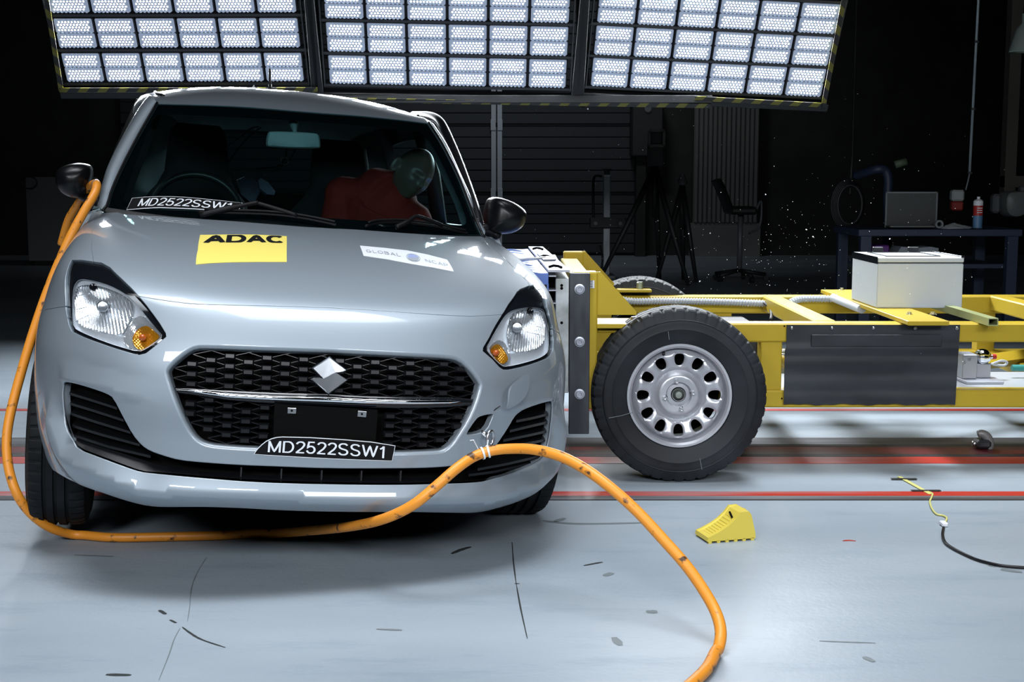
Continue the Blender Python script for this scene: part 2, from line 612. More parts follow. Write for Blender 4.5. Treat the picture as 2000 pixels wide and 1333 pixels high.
def normal0(uv):
    e = .002
    du = Suv(uv + [e, 0]) - Suv(uv - [e, 0]); dv = Suv(uv + [0, e]) - Suv(uv - [0, e])
    n = np.cross(du, dv)
    return n / (np.linalg.norm(n, axis=-1, keepdims=True) + 1e-12)


def skin(uv): 
    uv = np.asarray(uv, float)
    return Suv(uv) + normal0(uv) * disp(uv)[:, None]


def skin_n(uv, e=.0025):
    uv = np.asarray(uv, float)
    du = skin(uv + [e, 0]) - skin(uv - [e, 0]); dv = skin(uv + [0, e]) - skin(uv - [0, e])
    n = np.cross(du, dv)
    return n / (np.linalg.norm(n, axis=-1, keepdims=True) + 1e-12)


def solve_side(y, z, sg):
    """angle at which the side reaches depth y at height z"""
    a, b = .2, 2.4
    for _ in range(40):
        m = (a + b) / 2
        if S(sg * m, z)[1] < y: a = m
        else: b = m
    return np.array([sg * a * US, float(z2v(z))])


def cdt(outer, holes, lines, step):
    lo, hi = outer.min(0), outer.max(0)
    gx, gy = np.meshgrid(np.arange(lo[0], hi[0], step), np.arange(lo[1], hi[1], step * .87))
    gx = gx + (np.arange(gx.shape[0]) % 2)[:, None] * step / 2
    G = np.stack([gx.ravel(), gy.ravel()], 1)
    G = G[inpoly(G, outer)]
    loops = [outer] + holes
    for l in loops: 
        d, _, _ = dseg(G, np.vstack([l, l[:1]])); G = G[d > step * .45]
    for l in lines:
        d, _, _ = dseg(G, l); G = G[d > step * .45]
    pts, edges = [], []
    for l in loops:
        b = len(pts); pts += [tuple(p) for p in l]; edges += [(b + i, b + (i + 1) % len(l)) for i in range(len(l))]
    for l in lines:
        b = len(pts); pts += [tuple(p) for p in l]; edges += [(b + i, b + i + 1) for i in range(len(l) - 1)]
    pts += [tuple(p) for p in G]
    r = delaunay_2d_cdt([Vector(p) for p in pts], edges, [], 0, 1e-6)
    V = np.array([tuple(p) for p in r[0]])
    Fc = np.array([tuple(f) for f in r[2] if len(f) == 3])
    cen = V[Fc].mean(1)
    k = inpoly(cen, outer)
    for h in holes: k &= ~inpoly(cen, h)
    return V, Fc[k], cen[k]


def offset_line(l, d):
    t = np.gradient(l, axis=0); t /= np.linalg.norm(t, axis=1)[:, None] + 1e-12
    return l + np.stack([-t[:, 1], t[:, 0]], 1) * d


def panel(name, V, F, material, parent, lip=lambda P: np.full(len(P), .0015), deep=.014, fp=skin, fnrm=skin_n):
    """a sheet of the skin with its edges rolled over and turned inwards"""
    used = np.unique(F); mp = -np.ones(len(V), int); mp[used] = np.arange(len(used))
    V, F = V[used], mp[F]
    P = fp(V); N_ = fnrm(V)
    # consistent winding, outward
    a, b, c = P[F[:, 0]], P[F[:, 1]], P[F[:, 2]]
    fl = (np.cross(b - a, c - a) * N_[F[:, 0]]).sum(1) < 0
    F[fl] = F[fl][:, ::-1]
    E = {}
    for f in F:
        for i in range(3):
            E[(f[i], f[(i + 1) % 3])] = 1
    B = [(i, j) for (i, j) in E if (j, i) not in E]
    dirs = np.zeros_like(P)
    for i, j in B:
        d = np.cross(P[j] - P[i], (N_[i] + N_[j]) / 2)
        dirs[i] += d; dirs[j] += d
    ids = sorted({k for e in B for k in e})
    verts, nor, faces = list(P), list(N_), [tuple(f) for f in F]
    ringid = {k: [k] for k in ids}
    radii = dict(zip(ids, lip(V[ids])))
    for k in ids:
        n = N_[k]; d = dirs[k] - n * (dirs[k] @ n); d /= np.linalg.norm(d) + 1e-12
        r = radii[k]
        for a_ in (PI / 6, PI / 3, PI / 2):
            ringid[k].append(len(verts))
            verts.append(P[k] + d * r * math.sin(a_) - n * r * (1 - math.cos(a_))); nor.append(n * math.cos(a_) + d * math.sin(a_))
        ringid[k].append(len(verts)); verts.append(P[k] + d * r - n * (r + deep)); nor.append(d)
    for i, j in B:
        for q in range(4):
            faces.append((ringid[j][q], ringid[i][q], ringid[i][q + 1], ringid[j][q + 1]))
    return mobj(name, verts, faces, material, parent, True, nor)


def sheet(name, V, F, material, parent, off, fp=skin, fnrm=skin_n, thick=0.0):
    used = np.unique(F); mp = -np.ones(len(V), int); mp[used] = np.arange(len(used))
    V, F = V[used], mp[F].copy()
    P = fp(V); N_ = fnrm(V)
    o = off(V) if callable(off) else off
    P = P + N_ * (np.asarray(o)[:, None] if np.ndim(o) else o)
    a, b, c = P[F[:, 0]], P[F[:, 1]], P[F[:, 2]]
    fl = (np.cross(b - a, c - a) * N_[F[:, 0]]).sum(1) < 0
    F[fl] = F[fl][:, ::-1]
    verts, nor, faces = list(P), list(N_), [tuple(f) for f in F]
    if thick:
        E = {(f[i], f[(i + 1) % 3]) for f in F for i in range(3)}
        B = [(i, j) for (i, j) in E if (j, i) not in E]
        ids = {}
        for k in sorted({k for e in B for k in e}):
            d = N_[k]
            ids[k] = (len(verts), len(verts) + 1)
            verts += [P[k], P[k] - d * thick]; nor += [d, d]
        for i, j in B: faces.append((ids[j][0], ids[i][0], ids[i][1], ids[j][1]))
    return mobj(name, verts, faces, material, parent, True, nor)


def smooth_sheet(name, poly_uv, material, parent, off, step=.02, fp=skin, fnrm=skin_n, thick=0.0):
    V, F, _ = cdt(poly_uv, [], [], step)
    return sheet(name, V, F, material, parent, off, fp, fnrm, thick)


# outer boundary of the front skin: bumper edge, wheel arches, door gaps, fender tops, cowl
AX_Y, AX_Z, AR = .815, .285, .335
DOOR_Y = 1.24
side = {}
for sg in (-1, 1):
    a0 = math.acos(-.345 / AR) if .345 < AR else PI
    arch = [solve_side(AX_Y + AR * math.cos(a), AX_Z + AR * math.sin(a), sg) for a in np.linspace(PI * 1.02, -.03, 60)]
    back = [solve_side(DOOR_Y, z, sg) for z in np.linspace(.20, 1.0, 60)]
    pre = [solve_side(y, .243 + .03 * (y - .39) / .10, sg) for y in np.linspace(.40, .475, 8)]
    side[sg] = np.array(pre + arch + back)
outer = np.vstack([bottom, side[1], cowl[::-1], side[-1][::-1]])
keep = [0]
for i in range(1, len(outer)):
    if np.linalg.norm(outer[i] - outer[keep[-1]]) > .0035: keep.append(i)
outer = outer[keep]
GAPW = .0021
gl = []
for l in gap_lines: gl += [offset_line(l, GAPW), offset_line(l, -GAPW)]
V, F, cen = cdt(outer, [hl_l, hl_r, grille_o, lower_o, towh], gl + [knee, sh_l, sh_r], .0145)
nearcut = np.zeros(len(cen), bool)
for l in gap_lines: nearcut |= dseg(cen, l)[0] < GAPW * .98
F, cen = F[~nearcut], cen[~nearcut]
hood_poly = np.vstack([gap_lines[0], gap_lines[2], cowl[2:-2][::-1] + [0, .01], gap_lines[1][::-1]])
is_hood = inpoly(cen, np.vstack([gap_lines[0][2:-2], gap_lines[2], np.array([[gap_lines[2][-1][0], 2.5], [gap_lines[1][-1][0], 2.5]]), gap_lines[1][::-1]]))
# everything above the hood front line, or above the fender gap, and not hood is fender
front_u, front_v = gap_lines[0][:, 0], gap_lines[0][:, 1]
fl_v = np.where(cen[:, 0] < 0, gap_lines[3][:, 1].mean(), gap_lines[4][:, 1].mean())
hl_mid_v = np.where(cen[:, 0] < 0, gap_lines[3][-1, 1], gap_lines[4][0, 1])
is_f = (~is_hood) & (np.abs(cen[:, 0]) > .55) & (cen[:, 1] > np.where(np.abs(cen[:, 0]) > .55, fl_v, 9))


def liprad(P):
    P = np.asarray(P)
    r = np.full(len(P), .0016)
    for l, w in ((grille_o, .0115), (lower_o, .004), (towh, .003)):
        r[dseg(P, np.vstack([l, l[:1]]))[0] < 1e-4] = w
    return r


panel('bonnet', V, F[is_hood], PAINT, CAR, liprad)
panel('front_bumper', V, F[~is_hood & ~is_f], PAINT, CAR, liprad, .02)
panel('front_fender', V, F[is_f & (cen[:, 0] < 0)], PAINT, CAR, liprad)
panel('front_fender', V, F[is_f & (cen[:, 0] > 0)], PAINT, CAR, liprad)
# dark inner structure close behind the skin, so gaps and openings read black
u_, v_ = np.meshgrid(np.linspace(-1.42, 1.42, 90), np.linspace(z2v(.24), z2v(.985), 70))
in_v = np.stack([u_.ravel(), v_.ravel()], 1)
fi = [(j * 90 + i, j * 90 + i + 1, (j + 1) * 90 + i + 1, (j + 1) * 90 + i) for j in range(69) for i in range(89)]
P_ = skin(in_v)
fi = [f for f in fi if all((P_[k][1] - AX_Y) ** 2 + (P_[k][2] - AX_Z) ** 2 > .42 ** 2 or abs(P_[k][0]) < .5 for k in f)]
ins = P_ - skin_n(in_v) * np.where(np.abs(in_v[:, 0]) > .55, .105, .085)[:, None]
hole_near = np.zeros(len(in_v), bool)
mobj('inner_structure', ins, fi, DEEP, CAR)


# ------------------------------------------------------------------ things set into the front: lamps, grille, lower grilles, marks
def view_dir(px, py):
    d = CM.T @ ray(px, py); return d / np.linalg.norm(d)


def sunk(poly_px, name, material, parent, depth, step=.008, vd=None, closed_back=False, round_k=1, holes=(), flip=False):
    """a face lying behind the skin; depth(uv) measured along the line of sight into the lamp"""
    poly = inv_line(rounded(poly_px, round_k) if round_k else poly_px, True, .005)
    hs = [inv_line(rounded(h, 1), True, .005) for h in holes]
    V, F, _ = cdt(poly, hs, [], step)
    used = np.unique(F); mp = -np.ones(len(V), int); mp[used] = np.arange(len(used)); V, F = V[used], mp[F]
    P = Suv(V) + np.outer(depth(V) if callable(depth) else np.full(len(V), depth), vd)
    a, b, c = P[F[:, 0]], P[F[:, 1]], P[F[:, 2]]
    fl = (np.cross(b - a, c - a) @ np.array(vd)) > 0
    F[fl] = F[fl][:, ::-1]
    return mobj(name, P, F, material, parent, True)


def wall(name, poly_px, material, parent, d0, d1, vd, round_k=1, shrink=0.0, closed=True):
    poly = inv_line(rounded(poly_px, round_k), True, .006)
    P0 = Suv(poly) + np.outer(np.full(len(poly), d0), vd)
    P1 = Suv(poly) + np.outer(np.full(len(poly), d1), vd)
    c = P1.mean(0)
    P1 = c + (P1 - c) * (1 - shrink)
    m = MB(); m.rings([list(map(tuple, P0)), list(map(tuple, P1))])
    return m.build(name, material, parent, True)


LENSTEX = {}


def headlamp(sgn, outline, inner, chamber, strip, ind, amber, bulb, ambulb, pin, rib):
    cpx = np.mean(np.array(outline), 0)
    vd = view_dir(*cpx)
    hl = wall('headlight', outline, BLACKP, CAR, .002, .10, vd, 0, .04)
    sunk(outline, 'lamp_back', DEEP, hl, .10, .02, vd, round_k=0)
    ob = sunk(outline, 'bezel', GLOSSB, hl, lambda V: .012 + .010 * np.minimum(1, dseg(V, inv_line(inner, True))[0] / .04), .009, vd, round_k=0, holes=[inner])
    wall('bezel_edge', inner, LAMPGREY, ob, .010, .040, vd, 1, .03)
    co = inv(*np.mean(np.array(chamber), 0)); cb = inv(*bulb)
    fl = lambda V: .030 + .045 * np.exp(-((V - cb) ** 2).sum(1) / .075 ** 2) + .0028 * np.sin(V[:, 0] * 2 * PI / .0105) * np.clip(np.linalg.norm(V - cb, axis=1) / .03, .3, 1)
    rf = sunk(chamber, 'reflector', LAMPCHROME, hl, fl, .0026, vd)
    wall('reflector_rim', chamber, LAMPCHROME, hl, .022, .034, vd)
    plate = sunk(inner, 'inner_trim', LAMPGREY, hl, lambda V: .036 + .0012 * np.sin(V[:, 0] * 2 * PI / .006), .0035, vd, holes=[chamber, ind])
    dd = inv(*ind[0])
    iv = sunk(ind, 'indicator', LAMPCHROME, hl, lambda V: .026 + .02 * np.exp(-((V - inv(*ambulb)) ** 2).sum(1) / .03 ** 2) + .001 * np.sin(V[:, 0] * 2 * PI / .008) * np.sin(V[:, 1] * 2 * PI / .008), .003, vd)
    sunk(amber, 'amber_filter', AMBER, iv, lambda V: .020 + .02 * np.exp(-((V - inv(*ambulb)) ** 2).sum(1) / .03 ** 2) + .0015 * np.sin(V[:, 0] * 2 * PI / .009) * np.sin(V[:, 1] * 2 * PI / .009), .0025, vd)
    p = Suv(inv(*ambulb)) + vd * .024
    m = MB(); m.lathe([(0.0001, -.012), (.006, -.010), (.0095, -.004), (.0095, .006), (.006, .02)], p, vd, 20)
    m.build('amber_bulb', AMBERB, iv, True)
    p = Suv(inv(*bulb)) + vd * .034
    m = MB(); m.lathe([(.0001, -.008), (.008, -.007), (.009, -.002), (.0135, -.001), (.0165, .003), (.0165, .022), (.012, .04)], p, vd, 28)
    m.build('bulb_shield', SATIN, hl, True, angle=40)
    p = Suv(inv(*pin)) + vd * .030
    m = MB(); m.lathe([(.0001, -.002), (.003, -.002), (.0035, 0), (.009, .001), (.0105, .004), (.0105, .02)], p, vd, 20)
    m.build('adjuster', GLOSSB, hl, True, angle=40)
    # ribs cast into the reflector
    for a, b in rib:
        m = MB()
        q = [Suv(inv(a[0] + (b[0] - a[0]) * t, a[1] + (b[1] - a[1]) * t)) + vd * .028 for t in np.linspace(0, 1, 6)]
        m.tube(q, .0011, 6)
        m.build('reflector_rib', LAMPCHROME, hl, True)
    V, F, _ = cdt(inv_line(outline, True), [], [], .014)
    sheet('lamp_cover', V, F, GLASS_L, hl, -.0012)
    return hl


h = headlamp(-1, HL_L,
         [(150, 549), (158, 545), (176, 547), (202.4, 553.5), (225.5, 562.6), (250, 577.5), (268, 596), (288, 620.4), (308, 645), (319.6, 657.5), (304.7, 670), (285, 683), (271.7, 688), (235.4, 679), (192.5, 664), (159.5, 650), (143.8, 641), (141, 619), (140.5, 589), (143, 561)],
         [(150.4, 561), (160, 557), (180, 556.5), (202, 561), (225, 569), (243, 578), (256, 589), (262, 602), (254, 625), (244, 645), (236, 656), (200, 650), (170, 642), (153, 634), (146.5, 618), (145, 595), (146, 575)],
         [(143.8, 641), (153, 637), (175, 647), (232, 659), (238, 679), (192.5, 664), (159.5, 650)],
         [(249, 642), (262, 622), (278, 616), (292, 630), (305, 645), (317, 657.5), (304, 669), (285, 682), (272, 686), (255, 682), (243, 672), (241, 658)],
         [(262, 652), (274, 640), (288, 636), (300, 646), (314, 658), (302, 669), (285, 681), (273, 685), (263, 677), (258, 664)],
         (200.5, 599), (279, 660), (181.5, 560.5),
         [((147, 628), (176, 615)), ((230, 612), (262, 622)), ((228, 618), (252, 634)), ((150, 578), (175, 574)), ((147, 605), (170, 600))])
h['label'] = 'clear headlight at the unstruck side, wide dark bezel above its reflector'
h = headlamp(1, HL_R,
         [(995, 609), (1010, 603.5), (1035, 600), (1056, 602), (1063, 607), (1068, 625), (1072, 650), (1072, 680), (1068, 692), (1050, 702), (1015, 712), (990, 717), (980, 716), (960, 697), (948, 682), (958, 664), (975, 634), (985, 618)],
         [(1000, 613), (1012, 607), (1035, 604), (1052, 605), (1061, 612), (1065, 630), (1066, 655), (1060, 674), (1048, 682), (1025, 687), (1002, 689), (994, 676), (989, 655), (992, 632)],
         [(1003, 700), (1040, 690), (1066, 678), (1068, 690), (1050, 700), (1003, 714)],
         [(953, 684), (962, 670), (974, 664), (984, 668), (994, 688), (998, 703), (990, 714), (980, 714), (966, 701)],
         [(956, 685), (963, 675), (973, 672), (981, 680), (990, 694), (993, 704), (984, 712), (976, 710), (964, 698)],
         (1010, 640), (968.5, 690), (1035.5, 608),
         [((992, 661), (1000, 650)), ((1025, 648), (1064, 657)), ((1047, 638), (1064, 641)), ((1008, 609), (1003, 622)), ((1016, 607), (1012, 620)), ((1024, 605), (1020, 619))])
h['label'] = 'clear headlight beside the barrier'

# grille ------------------------------------------------------------------
GV = view_dir(640, 780)
gr = sunk(grow(GRILLE, 6), 'grille', DEEP, CAR, .075, .02, GV)
wall('grille_frame', grow(GRILLE, 1.5), BLACKP, gr, .006, .05, GV, 1, .02)
lat_poly = inv_line(rounded(grow(GRILLE, 0), 1), True)
i0 = Suv(inv(374, 711.3))
bracket_px = [(533, 788), (741, 800), (735, 884), (530, 876)]
bar_px = [(345, 757), (640, 769), (920, 776), (920, 796), (720, 800), (536, 792), (446, 786), (345, 772)]
br_uv = inv_line(bracket_px, True); bar_uv = inv_line(bar_px, True)
def xz2uv(x, z):
    a, b = -1.2, 1.2
    for _ in range(36):
        m = (a + b) / 2
        if S(m, z)[0] < x: a = m
        else: b = m
    return np.array([a * US, float(z2v(z))])
m = MB()
PX_, PZ_ = .0495, .0268
for i in range(-3, 22):
    for j in range(-6, 14):
        x = i0[0] + PX_ * i
        z = i0[2] - PZ_ * j - (PZ_ / 2 if i % 2 else 0)
        uv = xz2uv(x, z)
        if not inpoly(uv[None], lat_poly)[0] or inpoly(uv[None], br_uv)[0]: continue
        inbar = inpoly(uv[None], bar_uv)[0]
        n = normal0(uv[None])[0]
        p = Suv(uv) + GV * .022
        t = np.cross([0, 0, 1], n); t /= np.linalg.norm(t); w = np.cross(n, t)
        Rm_ = np.stack([t, n, w], 1)
        if not inbar and dseg(uv[None], np.vstack([lat_poly, lat_poly[:1]]))[0][0] > .013:
            hx, hz = .0132, .0074
            v = []
            for (sx, sz, d) in [(a * hx * 1.12, b * hz * 1.15, 0) for a, b in ((-1, -1), (1, -1), (1, 1), (-1, 1))] + [(a * hx * .85, b * hz * .66, .0075) for a, b in ((-1, -1), (1, -1), (1, 1), (-1, 1))] + [(a * hx * 1.05, b * hz * 1.05, -.014) for a, b in ((-1, -1), (1, -1), (1, 1), (-1, 1))]:
                v.append(p + t * sx + w * sz + n * d)
            m.add(v, [(4, 5, 6, 7), (0, 1, 5, 4), (1, 2, 6, 5), (2, 3, 7, 6), (3, 0, 4, 7), (0, 8, 9, 1), (1, 9, 10, 2), (2, 10, 11, 3), (3, 11, 8, 0)])
        for sx in (1,):
            for sz in (-1, 1):
                uv2 = xz2uv(x + PX_ * sx, z + PZ_ / 2 * sz)
                if inpoly(uv2[None], br_uv)[0]: continue
                q = Suv(uv2) + GV * .022
                if not inpoly(uv2[None], lat_poly)[0]: q = p + (q - p) * .6
                d = q - p; L_ = np.linalg.norm(d); ax = d / L_
                up = np.cross(n, ax)
                m.box((p + q) / 2 - n * .013, (L_, .016, .0022), np.stack([ax, n, up], 1))
m.build('honeycomb', BLACKP, gr, False)
bar = [(362.3, 763.5), (383, 761), (446, 768), (536, 772.5), (640, 774.5), (720, 778), (810, 779.8), (880, 781), (901, 785), (882, 789.7), (810, 791.5), (720, 790.5), (630, 787), (536, 783.4), (446, 778), (392, 770)]
up_, lo_ = np.array(bar[:9]), np.array([bar[0]] + bar[:8:-1] + [bar[8]])
def resamp(l, n):
    l = np.array(l, float); s = np.concatenate([[0], np.cumsum(np.linalg.norm(np.diff(l, axis=0), axis=1))]); t = np.linspace(0, s[-1], n)
    return np.stack([np.interp(t, s, l[:, k]) for k in range(l.shape[1])], 1)
U_, L_ = resamp(up_, 46), resamp(lo_, 46)
rings = []
for a, b in zip(U_, L_):
    A, B = Suv(inv(*a)) + GV * .010, Suv(inv(*b)) + GV * .010
    hgt = np.linalg.norm(A - B); n = normal0(inv(*((a + b) / 2))[None])[0]
    r = []
    for k in range(9):
        t = k / 8
        r.append(tuple(A + (B - A) * t + n * (min(.011, hgt * .6) * (1 - (2 * t - 1) ** 2) ** .5 if 0 < t < 1 else 0)))
    r += [tuple(B + GV * .012), tuple(A + GV * .012)]
    rings.append(r)
m = MB(); m.rings(rings, True, True, True)
m.build('chrome_bar', CHROME, gr, True, 50)
# gloss black strip the bar sits on
m = MB()
ST = resamp([(340, 757), (446, 763), (536, 767), (640, 770), (720, 774), (810, 775.5), (880, 777), (925, 780)], 30)
SB = resamp([(348, 768), (392, 774), (446, 782), (536, 789), (640, 793), (720, 797), (810, 798), (880, 796), (920, 792)], 30)
m.rings([[tuple(Suv(inv(*a)) + GV * .02), tuple(Suv(inv(*a)) + GV * .013), tuple(Suv(inv(*((a + b) / 2))) + GV * .010), tuple(Suv(inv(*b)) + GV * .013), tuple(Suv(inv(*b)) + GV * .02)] for a, b in zip(ST, SB)], False)
m.build('bar_backing', GLOSSB, gr, True)

# number bracket and its clips
pb = sunk([(536, 789), (738, 801), (733, 884), (532, 876)], 'plate_bracket', DEEP, CAR, .008, .02, GV, round_k=0)
for q in ([(561.3, 796.8), (578.4, 797.5), (578.4, 809), (561.3, 808)], [(698.5, 803), (716, 804.5), (715, 815.5), (698.5, 814.5)]):
    sl = sunk(grow(q, 1.5) + (np.array([14, .5]) if q[0][0] < 600 else np.array([-14, -.5])), 'clip_slot', DEEP, pb, .0065, .01, GV, round_k=0)
    P = np.array([Suv(inv(*p)) for p in q])
    c = P.mean(0); t = P[1] - P[0]; w = P[0] - P[3]
    n = normal0(inv(*np.mean(q, 0))[None])[0]
    m = MB(); m.box(c + GV * .004, (np.linalg.norm(t), .004, np.linalg.norm(w)), np.stack([t / np.linalg.norm(t), n, np.cross(t / np.linalg.norm(t), n)], 1), .0008)
    cl = m.build('clip', SATIN, pb)
    m = MB(); m.lathe([(.0001, 0), (.003, 0)], c + n * .0002, n, 12)
    m.build('clip_hole', DEEP, cl)


def extrude_px(name, poly, material, parent, lift, height, inset=.0, vd=None, frame=None):
    """a raised badge: outline in pixels, bevelled prism standing on the skin"""
    P2 = np.array([inv(*p) for p in poly])
    P = Suv(P2); n = normal0(np.array([P2.mean(0)]))[0]
    c = P.mean(0)
    rings = []
    for k, (d, s) in enumerate(((-lift, 1.0), (height * .55 - lift, 1.0), (height - lift, 1 - inset))):
        Q = grow(P2, -(1 - s) * .05) if s != 1.0 else P2
        rings.append([tuple(p + n * d) for p in Suv(Q)])
    m = MB(); m.rings(rings, True)
    m.f.append(tuple(len(poly) * 2 + i for i in range(len(poly)))); m.mi.append(0)
    return m.build(name, material, parent)


EMBM = mat('emblem_chrome', (.42, .45, .48), .24, .9)


def c4(x, y): return (300 + x / 2.941, 640 + y / 2.941)


EMB = [c4(*p) for p in [(907, 234), (1008, 169), (1107, 245), (1088, 259), (1068, 264), (1048, 261), (1113, 302), (1004, 383), (902, 299), (922, 288), (946, 286), (966, 291)]]
extrude_px('emblem', EMB, EMBM, gr, -.004, .012, .07)
extrude_px('emblem_base', grow(EMB, 2.2), GLOSSB, gr, -.002, .005, .0)

# lower grilles -------------------------------------------------------------
LVd = view_dir(640, 900)
lg = sunk(LOWER, 'lower_grille', DEEP, CAR, .07, .03, LVd)
wall('lower_frame', grow(LOWER, -1), BLACKP, lg, .003, .07, LVd)


def slat(lines, name, parent, d0=.014, d1=.055, drop=8, th=5):
    m = MB()
    for l in lines:
        l = resamp(l, 12)
        r = []
        for p in l:
            a = Suv(inv(*p)) + LVd * d0
            b = Suv(inv(p[0], p[1] + th)) + LVd * (d0 + .003)
            c_ = Suv(inv(p[0], p[1] + th - drop)) + LVd * d1
            e = Suv(inv(p[0], p[1] - drop)) + LVd * d1
            r.append([tuple(a), tuple(b), tuple(c_), tuple(e)])
        m.rings(r, True, True, True)
    return m.build(name, BLACKP, parent)


def z38(l): return [(40 + x / 3.81, 740 + y / 3.81) for x, y in l]
def c55(l): return [(880 + x / 5.554, 720 + y / 5.554) for x, y in l]


slat([z38(l) for l in ([(356, 100), (520, 150), (712, 212)], [(362, 176), (540, 230), (762, 302)], [(366, 252), (560, 315), (812, 392)], [(376, 342), (600, 410), (882, 485)], [(400, 419), (650, 500), (962, 572)])], 'louvre', lg)
slat([c55(l) for l in ([(720, 560), (900, 525), (1068, 483)], [(650, 668), (850, 620), (1060, 571)], [(580, 770), (850, 715), (1048, 671)], [(520, 860), (800, 810), (1034, 766)], [(300, 1085), (600, 1030), (980, 944)], [(200, 1150), (500, 1110), (880, 1024)])], 'louvre', lg)
# glossy lower ledge of the corner openings and the bar along the intake
def ledge(top, bot, name):
    m = MB(); A_, B_ = resamp(top, 16), resamp(bot, 16)
    m.rings([[tuple(Suv(inv(*a)) + LVd * .05), tuple(Suv(inv(*a)) + LVd * .030), tuple(Suv(inv(*b)) + LVd * .004), tuple(Suv(inv(*b)) + LVd * .05)] for a, b in zip(A_, B_)], False)
    m.build(name, BLACKP, lg, True, 40)
ledge(z38([(375, 400), (430, 455), (700, 540), (1000, 640), (1143, 660)]) + [(372, 917), (384, 919)], z38([(372, 440), (440, 515), (600, 578), (900, 688), (1143, 706)]) + [(370, 928), (390, 930)], 'corner_ledge')
ledge([(384, 921), (504, 929), (640, 933.5), (776, 935), (880, 933)], [(390, 931), (504, 938), (640, 942.6), (776, 944), (880, 942)], 'intake_ledge')
for x, y0_, y1_ in ((469, 911, 936), (548, 914, 940), (627, 917, 942), (705, 918, 943), (782, 918, 943)):
    a, b = Suv(inv(x, y0_)) + LVd * .03, Suv(inv(x, y1_)) + LVd * .03
    m = MB(); m.box((a + b) / 2, (.004, .03, np.linalg.norm(a - b)), None)
    m.build('intake_rib', BLACKM, lg)

# towing eye in its hole, and the cover hanging beside it
th = sunk(grow(TOWHOLE, 1), 'tow_pocket', DEEP, CAR, .06, .01, view_dir(940, 830))
wall('pocket_wall', TOWHOLE, BLACKP, th, .002, .06, view_dir(940, 830))
TC = [(974.5, 765), (977, 756), (984, 749), (996, 741), (1006, 734.4), (1012, 733), (1016, 738), (1015.5, 748), (1013, 763), (1006, 776), (994, 788), (982.6, 797.4), (977, 797), (974, 788), (973.6, 776)]
P2 = np.array([inv(*p) for p in rounded(TC, 1)])
V, F, _ = cdt(P2, [], [], .012)
nn = normal0(P2.mean(0)[None])[0]
tcv = sheet('tow_eye_cover', V, F, PAINT, CAR, lambda V_: .052 - .012 * np.clip((V_[:, 0] - P2[:, 0].min()) / .05, 0, 1) - .020 * np.clip((P2[:, 1].min() + .028 - V_[:, 1]) / .028, 0, 1) ** 2, Suv, normal0, .008)
tcv['label'] = 'loose silver cover hanging on the bumper'
m = MB()
m.tube(bezier([tuple(Suv(inv(972, 793)) + nn * .012), tuple(Suv(inv(967, 798)) + nn * .006), tuple(Suv(inv(963, 806)) - nn * .004)], 6), .0015, 8)
m.build('strap', BLACKP, tcv, True)
ec = Suv(inv(952, 853)) + np.array([0, -.035, 0])
m = MB()
m.tube([ec + np.array([-.022, .09, .012]), ec + np.array([-.016, .045, .010]), ec + np.array([-.012, .012, .008])], .007, 12)
ringp = [ec + np.array([.020 * math.cos(a) * .55, .010 * math.cos(a), .022 * math.sin(a)]) for a in np.linspace(0, 2 * PI, 25)[:-1]]
m.tube(ringp, .0055, 10, False, True)
m.build('towing_eye', SATIN, CAR, True)


# writing -------------------------------------------------------------------
def arc(cx, cy, rx, ry, a0, a1, n=12):
    return [(cx + rx * math.cos(math.radians(a)), cy + ry * math.sin(math.radians(a))) for a in np.linspace(a0, a1, n)]


_Sc = arc(.33, .74, .25, .21, 20, 200, 12) + [(.13, .60), (.24, .53), (.42, .47)] + arc(.34, .265, .26, .22, 55, -170, 14)
GLYPH = {  # centre lines of the strokes, cap height 1
    'M': (.80, [[(.08, 0), (.08, 1)], [(.08, .97), (.40, .04), (.72, .97)], [(.72, 1), (.72, 0)]]),
    'D': (.72, [[(.08, 0), (.08, 1)], [(.08, .95), (.32, .95)] + arc(.32, .5, .32, .45, 85, -85, 14) + [(.32, .05), (.08, .05)]]),
    '2': (.58, [arc(.29, .72, .23, .23, 170, -25, 12) + [(.40, .44), (.20, .22), (.06, .05)], [(.03, .05), (.54, .05)]]),
    '5': (.58, [[(.50, .95), (.15, .95), (.09, .50)] + arc(.28, .33, .24, .28, 125, -165, 16)]),
    'S': (.68, [_Sc]),
    'W': (.96, [[(.03, 1), (.25, .03), (.48, .96), (.71, .03), (.93, 1)]]),
    '1': (.46, [[(.08, .74), (.22, .84), (.30, 1)], [(.30, 1), (.30, 0)]]),
    'A': (.70, [[(.05, 0), (.35, .97), (.65, 0)], [(.16, .33), (.54, .33)]]),
    'C': (.72, [arc(.37, .5, .30, .45, 42, 318, 20)]),
    'G': (.76, [arc(.37, .5, .30, .45, 42, 335, 20) + [(.65, .45)], [(.40, .45), (.67, .45)]]),
    'L': (.56, [[(.08, 1), (.08, .05)], [(.03, .05), (.52, .05)]]),
    'O': (.78, [arc(.39, .5, .32, .45, 0, 360, 24)]),
    'B': (.68, [[(.08, 0), (.08, 1)], [(.08, .95), (.36, .95)] + arc(.36, .74, .20, .21, 85, -85, 8) + [(.08, .53)], [(.36, .53)] + arc(.38, .29, .24, .24, 85, -85, 8) + [(.08, .05)]]),
    'N': (.74, [[(.08, 0), (.08, 1)], [(.08, .98), (.65, .02)], [(.65, 0), (.65, 1)]]),
    'P': (.66, [[(.08, 0), (.08, 1)], [(.08, .95), (.36, .95)] + arc(.36, .70, .22, .25, 85, -85, 8) + [(.08, .45)]]),
}


